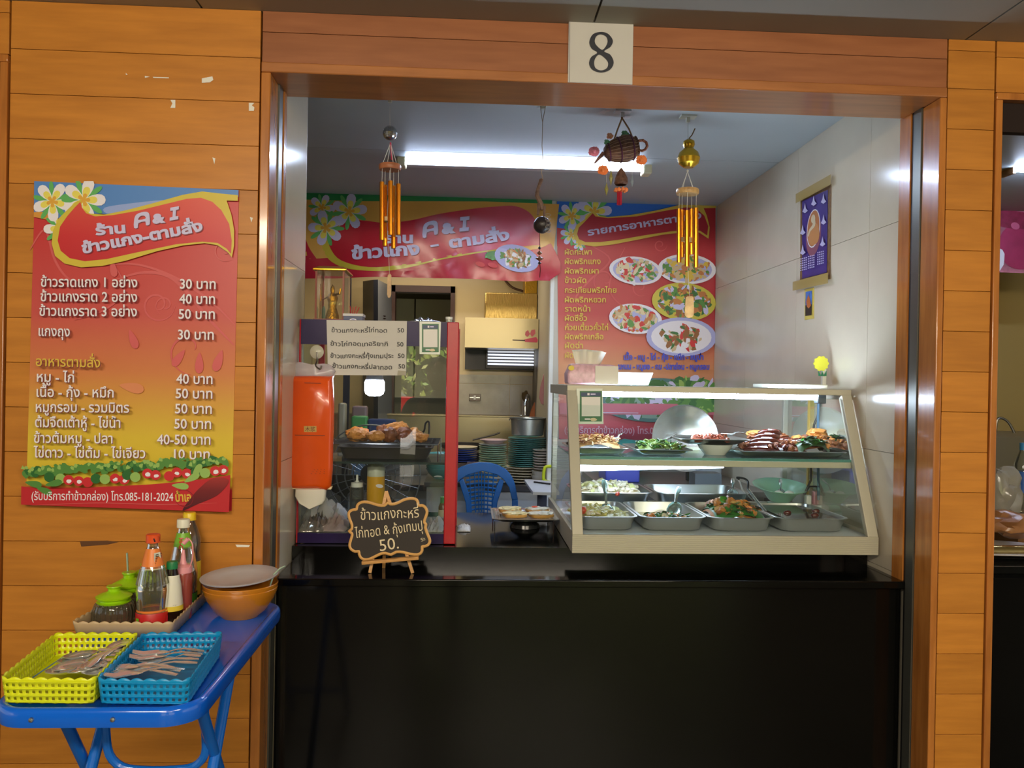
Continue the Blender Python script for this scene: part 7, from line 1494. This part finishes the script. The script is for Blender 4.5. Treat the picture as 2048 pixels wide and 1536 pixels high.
# dark soy bottle with green cap
t, c, H = bottle('soy_sauce_bottle', 'dark soy sauce bottle with green cap and yellow-edged label between the other bottles', 345, -.205, 1122, [(0, 0), (.025, 0), (.0265, .03), (.0265, .25), (.021, .62), (.013, .86), (.012, .9)], [('green_cap', mat('cap_green', (24, 120, 66), .4), [(0, 1), (.0125, .995), (.0135, .97), (.0135, .88), (0, .88)]), ('paper_label', LBW, shell([(.0262, .28), (.021, .62), (.016, .78)])), ('label_trim', LBY, shell([(.0265, .22), (.0262, .30)], .0009))], mat('soy_dark', (30, 16, 10), .1))
S = Sheet(t, onbottle(c, .024), (0, -1, 0), .0003)
for i in range(7): S.poly('barcode_line', [(345+i*2.1, 1208), (346+i*2.1, 1208), (346.5+i*2.1, 1215), (345.5+i*2.1, 1215)], INKB)
# three glass jars with green lids
LIDG = mat('lime_lid', (156, 208, 14), .3, coat=.3); JG = glass('jar_glass', (222, 216, 196), 2.4, .04, .10, (190, 180, 150))
def jar(label, px, Y, ytop, k=1.0, spoonpx=None, tilt=0, fill=None):
    c = at(px, 1200, Y); c.z = TZ_+.002; H = at(px, ytop, Y).z-c.z; t = thing('condiment_jar', label, 'jar', c, group='glass jars with green lids'); r = .047*k; hb = H*.58
    MB().lathe([(0, 0), (r*.8, 0), (r, .008), (r*1.0, hb*.6), (r*.9, hb*.85), (r*.72, hb*.95), (r*.70, hb)], c, 36).obj('jar_body', JG, t)
    mb = MB()
    for i in range(24): a = 2*pi*i/24; mb.tube([c+V((rr*cos(a), rr*sin(a), z)) for rr, z in ((r*1.0, .012), (r*1.01, hb*.6), (r*.9, hb*.86), (r*.74, hb*.95))], .0016, 4)
    mb.obj('glass_rib', JG, t)
    MB().lathe([(0, .003), (r*.9, .003), (r*.9, hb*.35), (0, hb*.42)], c, 24).obj('jar_contents', fill or mat('chilli_flakes', (110, 52, 28), .6, var=.4, vscale=200), t)
    T = Matrix.Rotation(tilt, 3, 'Y'); L = [(r*.66, 0), (r*.80, .001), (r*.84, .004), (r*.70, .006), (r*.70, .010), (r*.86, .013), (r*.88, .017), (r*.70, .022), (r*.42, (H-hb)*.62), (r*.30, (H-hb)*.70), (r*.30, (H-hb)*.84), (r*.38, (H-hb)*.95), (r*.36, H-hb), (0, (H-hb)*.98)]
    MB().lathe(L, c+V((0, 0, hb-.006)), 36, T=T).obj('jar_lid', LIDG, t)
    return t, c
jar('front glass jar with green knobbed lid in the beige basket', 228, -.215, 1166)
t, c = jar('second glass jar with green lid and a pale spoon handle standing behind', 258, -.125, 1139)
MB().tube([c+V((.005, .02, .05)), at(256, 1150, -.11), at(254, 1106, -.11)], [.006, .006, .0065], 8, flat=.4).obj('spoon_handle', mat('mint_plastic', (186, 214, 190), .4), t)
jar('rearmost glass jar with tilted green lid half hidden by the large bottle', 285, -.055, 1124, tilt=.25)
# brown bowls with a grey plate on top
BRB = mat('amber_melamine', (196, 122, 28), .22, coat=.4, var=.05); yb_ = -.135; bc_ = at(481, 1200, yb_); bc_.z = TZ_
r = 72*(yb_+2.26)/FPX
def bowl(label, z0, k, nm='brown_bowl'):
    t = thing(nm, label, 'bowl', (bc_.x, yb_, bc_.z+z0), group='brown bowls on the blue table')
    MB().lathe([(0, .0), (r*.50, 0), (r*.52, .003), (r*.72, .018), (r*.90*k, .048), (r*.93*k, .056), (r*.955*k, .060), (r*.98*k, .072), (r*.97*k, .074), (r*.93*k, .062), (r*.86*k, .046), (r*.5, .006), (0, .005)], (bc_.x, yb_, bc_.z+z0), 48).obj('bowl_body', BRB, t)
bowl('lower amber-brown bowl of the pair on the blue table corner', .0, 1.0); bowl('upper amber-brown bowl nested in the lower one under the grey plate', .011, 1.01)
gp = thing('grey_plate', 'pale grey plate lying tilted on top of the brown bowls', 'plate', (bc_.x, yb_, bc_.z+.09)); T = Matrix.Rotation(rad(3), 3, 'X') @ Matrix.Rotation(rad(-2.5), 3, 'Y')
MB().lathe([(0, 0), (r*.55, 0), (r*.6, .002), (r*.75, .006), (r*1.02, .014), (r*1.035, .017), (r*1.0, .018), (r*.72, .010), (r*.58, .005), (0, .004)], (bc_.x-.002, yb_, bc_.z+.086), 48, T=T).obj('plate_body', mat('pale_grey_melamine', (188, 184, 186), .28), gp)
sp = thing('mint_spoon', 'pale green plastic spoon handle sticking out from under the grey plate', 'spoon', at(548, 1146, yb_)); MB().tube([V((bc_.x+r*.80, yb_-.0, bc_.z+.078)), at(548, 1148, yb_), at(560, 1137, yb_), at(570, 1132, yb_)], [.006, .0065, .0065, .0045], 8, flat=.35).obj('handle', mat('mint_plastic', (186, 214, 190), .4), sp)

# ============================================================ the neighbouring stall
NB = mat('neighbour_wall', (176, 150, 92), .5)
sobj(MB().box((XR+.035, .052, 0), (XR+.05, 3.0, INC)), 'wall_neighbour_side', NB, smooth=0); sobj(MB().box((XR+.05, 2.6, 0), (4, 2.65, INC)), 'wall_neighbour_back', NB, smooth=0)
sobj(MB().box((3.5, .1, 0), (3.55, 2.6, INC)), 'wall_neighbour_far', NB, smooth=0)
YN = 1.2
nl = thing('ceiling_lamp', 'lit batten lamp on the ceiling of the neighbouring stall', 'lamp', (at(2030, 340, YN).x, YN, INC)); a, b = at(2014, 342, YN), at(2048, 340, YN)
bx('end_cap', (a.x, YN-.04, a.z-.02), (a.x+.012, YN+.04, INC), mat('wooden_cap', (176, 130, 90), .5), nl); bx('housing', (a.x+.03, YN, a.z+.01), (a.x+.75, YN+.04, INC), mat('lamp_housing', (215, 220, 222), .4), nl); MB().tube([(a.x+.012, YN-.045, a.z), (a.x+.72, YN-.045, a.z)], .016, 12).obj('fluorescent_tube', TUBE, nl)
YP = 2.0; P = lambda x, y: at(x, y, YP)
np_ = thing('fruit_poster', 'pink poster with a large dark pink fruit hanging in the neighbouring stall', 'poster', P(2040, 545))
MB().prism([P(1975, 420), P(2110, 422), P(2110, 548), P(1975, 544)], (0, .002, 0)).obj('sheet', mat('poster_pink', (196, 120, 140), .4, var=.5, vscale=12), np_, smooth=0); MB().tube([P(1970, 416), P(2112, 418)], .006, 8).obj('hanging_rod', CHROME, np_)
MB().tube([P(1998, 416), V((P(1998, 416).x, YP, INC))], .003, 6).obj('hanging_cord', CHROME, np_)
S = Sheet(np_, lambda x, y: at(x, y, YP-.001), (0, -1, 0)); S.poly('fruit_print', ell(2042, 492, 46, 47, 0, 30), mat('fruit_magenta', (176, 48, 92), .4, var=.25, vscale=9)); S.poly('fruit_print', ell(2030, 440, 60, 18, .1, 20), mat('fruit_dark', (146, 36, 70), .4, var=.3, vscale=30)); S.poly('fruit_dent', ell(2030, 452, 9, 7, .4, 12), mat('fruit_pale', (206, 96, 130), .4)); S.poly('flower_print', ell(1998, 520, 10, 20, 0, 12, .5), PW)
YQ = .75; nz_ = at(2020, 1152, .45).z
nc = thing('neighbour_counter', 'dark granite counter of the neighbouring stall behind the pier', 'counter', (2.2, .6, 0)); bx('counter_block', (XR+.06, .42, 0), (3.4, 1.05, nz_), GRANITE, nc)
Q = lambda x, y, d=0: at(x, y, YQ+d)
t = thing('water_bottle', 'clear water bottle with blue label in the neighbouring stall', 'bottle', (Q(2046, 950).x, YQ+.18, nz_)); c = V((Q(2046, 950, .18).x, YQ+.18, nz_+.14)); H = Q(2046, 886, .18).z-c.z
MB().lathe([(0, 0), (.031, 0), (.033, .01), (.033, H*.7), (.014, H*.88), (.013, H*.92)], c, 24).obj('bottle_body', PET, t); MB().lathe([(.034, H*.3), (.034, H*.6)], c, 24).obj('blue_label', mat('label_blue', (40, 90, 170), .4), t); MB().lathe([(.0145, H*.9), (.0145, H), (0, H)], c, 18).obj('blue_cap', mat('cap_blue', (60, 140, 200), .4), t); bx('stand_box', (c.x-.05, c.y-.05, nz_), (c.x+.25, c.y+.1, c.z), mat('crate_brown', (140, 96, 56), .6), t)
MB().tube(smoothpts([at(1990, 905, 2.0), at(1992, 850, 2.0), at(2000, 836, 2.0), at(2018, 846, 2.0), at(2034, 880, 2.0), at(2037, 905, 2.0)], 4, False), .007, 8).obj('curved_pipe', STEELD, tag(thing('steel_arch_faucet', 'arched steel faucet pipe in the neighbouring stall', 'faucet', (1.9, 1.9, 1.0))))
sh2 = thing('steel_sink', 'steel sink cabinet at the back of the neighbouring stall', 'sink', (2.1, 2.2, 0)); bx('sink_body', (XR+.06, 1.6, 0), (3.2, 2.2, 1.22), STEELD, sh2)
def bagobj(name, label, x0, x1, y0, y1, d, m, seed, cat='bag'):
    a, b = Q(x0, y1, d), Q(x1, y0, d); cx, cz = (a.x+b.x)/2, (a.z+b.z)/2
    return tag(MB().blob((cx, YQ+d, max(cz, nz_+(b.z-a.z)/2+.001)), ((b.x-a.x)/2, .06, (b.z-a.z)/2), 3, .45, 1.8, seed=seed).obj(name, m), label, cat)
bagobj('plastic_bag', 'translucent white plastic bag standing on the neighbouring counter', 1970, 2040, 935, 1030, .1, glass('bag_film', (226, 222, 214), 2.4, .15, .45, (206, 200, 190)), 3)
bagobj('bread_bag', 'bag of sliced bread wrapped in clear film on the neighbouring counter', 1965, 2075, 1022, 1072, -.05, mat('bread_brown', (170, 118, 76), .3, var=.3, vscale=14), 5, 'bread')
t = thing('paper_sheet', 'white paper sheet lying on the neighbouring counter', 'paper', (2.0, YQ, nz_)); a = nz_+.045
MB().prism([atz(1960, 1078, a), atz(2110, 1090, a), atz(2120, 1112, a), atz(1960, 1108, a)], (0, 0, -.004)).obj('sheet', PAPW, t, smooth=0)
ry = atz(2010, 1112, a)
t = thing('steel_food_tray', 'steel tray at the front edge of the neighbouring counter', 'tray', (2.0, .5, nz_)); MB().rings([rrect(2.02, .60, .62, .24, .03, nz_+.001, 4), rrect(2.02, .60, .66, .28, .04, nz_+.030, 4), rrect(2.02, .60, .64, .26, .035, nz_+.029, 4), rrect(2.02, .60, .60, .22, .03, nz_+.004, 4)]).obj('tray_body', STEEL, t, smooth=40); MB().tube([(1.45, .62, nz_+.052), (2.6, .62, nz_+.052)], .020, 14).obj('steel_roll', mat('brass_steel', (196, 170, 110), .25, .9), t)

# ============================================================ what the glass mirrors: the hall side behind the viewer
sobj(MB().box((-40, -60, -.12), (40, -9, -.06)), 'ground_outside', mat('asphalt_outside', (120, 116, 108), .9), smooth=0)
hd_ = thing('garden_hedge', 'tall sunlit green hedge outside the hall, mirrored in the cabinet glass', 'hedge', (0, -16, 0)); R0 = random.Random(9); mb = MB()
for i in range(5200):
    x = R0.uniform(-9, 6); z = R0.uniform(-.1, 5.2); y = -16+R0.uniform(-.5, .5); p = V((x, y, z)); s = R0.uniform(.06, .13); T = Matrix.Rotation(R0.uniform(0, 6.28), 3, 'Y') @ Matrix.Rotation(R0.uniform(-1, 1), 3, 'X'); mb.cm = R0.randrange(3)
    mb.add([p+T @ V(c) for c in ((-s, 0, 0), (0, .01, s*.5), (s, 0, 0), (0, -.01, -s*.5))], [(0, 1, 2, 3)])
mb.obj('hedge_leaves', [mat('hedge_leaf', (176, 190, 90), .5), mat('hedge_leaf_b', (130, 164, 66), .5), mat('hedge_leaf_c', (226, 226, 150), .5)], hd_, smooth=0, kind='stuff'); bx('hedge_core', (-9, -16.9, -.1), (6, -16.5, 5.2), mat('hedge_shade', (46, 60, 26), .9), hd_)
# parked car (rear quarter)
car = thing('parked_car', 'white car with a red tail light parked outside, mirrored in the cabinet glass', 'car', (-2.6, -12, -.06)); CW = mat('car_white', (226, 228, 230), .2, coat=.6)
side = [(x-.47, z) for x, z in [(-4.6, .28), (-4.6, .75), (-3.9, .92), (-3.3, 1.42), (-1.6, 1.50), (-1.0, 1.38), (-.55, .98), (-.42, .90), (-.40, .35), (-.55, .22), (-4.5, .22)]]
MB().prism([V((x, -11.2, z)) for x, z in side], (0, -1.7, 0)).obj('car_body', CW, car, smooth=0, bevel=.06)
MB().prism([V((x-.47, -11.19, z)) for x, z in ((-3.7, .96), (-3.2, 1.36), (-1.7, 1.42), (-1.2, 1.30), (-.95, .98))], (0, -.02, 0)).obj('side_window', mat('car_glass', (20, 24, 28), .05), car, smooth=0)
bx('tail_light', (-1.22, -11.20, .80), (-.90, -11.16, 1.15), mat('tail_red', (206, 30, 40), .2), car, bevel=.02)
for x in (-1.72, -4.27): MB().lathe([(0, 0), (.31, 0), (.33, .03), (.33, .18), (.2, .2), (0, .2)], (x, -11.14, .25), 28, T=Matrix.Rotation(rad(90), 3, 'X')).obj('wheel', mat('tyre', (24, 24, 24), .8), car)
for i, x in enumerate((-2.4, .25)): tag(MB().tube([(x, -9.4, -.06), (x, -9.4, 2.5)], .04, 10).obj('hall_post', mat('post_white', (216, 216, 210), .5)), ['white steel post at the hall edge, nearer the car bonnet', 'white steel post at the hall edge by the car tail'][i], 'post')
# the photographer, mirrored in the glass: standing, holding a phone
def person():
    o = thing('person', 'person in grey shirt and dark trousers standing and raising a phone', 'person', (-.20, -2.72, 0))
    J = [(0, 0, .92), (0, 0, 1.12), (0, .01, 1.32), (0, .01, 1.43), (0, .03, 1.50), (-.19, .0, 1.38), (-.23, .10, 1.14), (-.09, .30, 1.32), (.19, .0, 1.38), (.24, .10, 1.14), (.12, .30, 1.32), (-.10, 0, .88), (-.11, .02, .48), (-.12, 0, .08), (-.12, .14, .03), (.10, 0, .88), (.11, .02, .48), (.12, 0, .08), (.12, .14, .03)]
    E_ = [(0, 1), (1, 2), (2, 3), (3, 4), (2, 5), (5, 6), (6, 7), (2, 8), (8, 9), (9, 10), (0, 11), (11, 12), (12, 13), (13, 14), (0, 15), (15, 16), (16, 17), (17, 18)]
    RR = [.16, .155, .17, .06, .055, .065, .045, .032, .065, .045, .032, .095, .062, .042, .04, .095, .062, .042, .04]
    J = [(x*1.1, y, z*.93) for x, y, z in J]
    me = bpy.data.meshes.new('body'); me.from_pydata(J, E_, []); ob = bpy.data.objects.new('body', me); COL.objects.link(ob); ob.parent = o
    sk_ = ob.modifiers.new('skin', 'SKIN'); su = ob.modifiers.new('sub', 'SUBSURF'); su.levels = 2; su.render_levels = 2
    for v, q in zip(me.skin_vertices[0].data, RR): v.radius = (q, q*.8)
    me.skin_vertices[0].data[0].use_root = True; me.materials.append(mat('grey_shirt', (96, 98, 100), .9))
    base = V((-.20, -2.72, 0)); o['_o'] = list(base); SKIN = mat('skin', (186, 138, 110), .5, sss=.1); HAIR = mat('dark_hair', (26, 22, 20), .6)
    h = base+V((0, .05, 1.48)); MB().blob(h, (.075, .092, .115), 3, .05, 2).obj('head', SKIN, o); MB().blob(h+V((0, -.022, .030)), (.086, .092, .105), 3, .08, 3).obj('hair', HAIR, o)
    MB().blob(h+V((0, .092, -.01)), (.012, .016, .02), 2, 0).blob(h+V((.077, 0, -.005)), (.012, .02, .03), 2, 0).blob(h+V((-.077, 0, -.005)), (.012, .02, .03), 2, 0).obj('nose_and_ear', SKIN, o)
    MB().blob(h+V((.03, .082, .012)), (.012, .008, .008), 2, 0).blob(h+V((-.03, .082, .012)), (.012, .008, .008), 2, 0).obj('eye', mat('eye_white', (230, 228, 224), .3), o); MB().blob(h+V((0, .086, -.05)), (.024, .008, .007), 2, 0).obj('mouth', mat('lip', (150, 84, 76), .5), o)
    ph = V((0, -2.335, 1.452))
    for s in (-1, 1):
        w = base+V((.12*s, .30, 1.235)); MB().blob(w+V((-.01*s, .03, .035)), (.022, .032, .042), 2, .05).obj('palm', SKIN, o)
        for i in range(4): MB().tube([w+V((-.012*s, .045, .055-.018*i)), w+V((-.020*s, .072, .058-.018*i)), w+V((-.045*s, .070, .058-.018*i)), w+V((-.055*s, .056, .058-.018*i))], [.009, .0085, .008, .0065], 7).obj('finger', SKIN, o)
        MB().tube([w+V((-.015*s, .02, .05)), w+V((-.045*s, .025, .075)), w+V((-.062*s, .035, .085))], [.010, .009, .007], 7).obj('thumb', SKIN, o)
    tag(MB().box((-.27, -2.372, 1.25), (-.13, -2.362, 1.32)).obj('phone', BLACK, smooth=0, bevel=.003), 'black phone held up by the standing person', 'phone')
person()

# pieces of a part go one level deeper
SUB = {'rib': ['base_panel'], 'glass_rib': ['bottle_body', 'jar_body'], 'barcode_line': ['barcode_panel', 'paper_label'], 'weave_rib': ['basket_body'], 'woven_band': ['basket_wall'],
       'back_slat': ['top_rail'], 'shelf_edge': ['glass_shelf'], 'label_trim': ['neck_label', 'paper_label'], 'label_patch': ['base_label'], 'base_label_band': ['base_label'], 'cap_print': ['orange_cap'],
       'rivet': ['table_top'], 'wooden_edge': ['board'], 'numeral': ['board'], 'edge_line': ['board'], 'switch': ['plate'], 'metal_band': ['plate'], 'cap_strap': ['pink_nozzle_top'], 'nozzle_cap': ['pink_nozzle_top'],
       'egg_topping': ['bread'], 'red_sauce': ['bread'], 'roof_slope': ['roof'], 'staff': ['gilded_figure'], 'figure_arm': ['gilded_figure'], 'hook': ['suction_disc'], 'butterfly_magnet': ['hood_body'], 'clip_rod': ['pink_clip'],
       'tube_socket': ['tube_lamp_or_reflection'], 'bulb_base': ['bulb_glass'], 'ball_core': ['mirror_ball'], 'carving': ['carved_ball'], 'print_badge': ['orange_body'], 'yellow_sticker': ['wrapper'], 'purple_band': ['basket_body'], 'end_ring': ['basket_body']}
for root in [o for o in bpy.data.objects if o.parent is None]:
    kids = list(root.children); by = {}
    for k in kids: by.setdefault(k.name.split('.')[0], k)
    for k in kids:
        for p in SUB.get(k.name.split('.')[0], ()):
            if p in by and by[p] is not k: k.parent = by[p]; break

for o in list(bpy.data.objects):
    if '_o' in o: del o['_o']
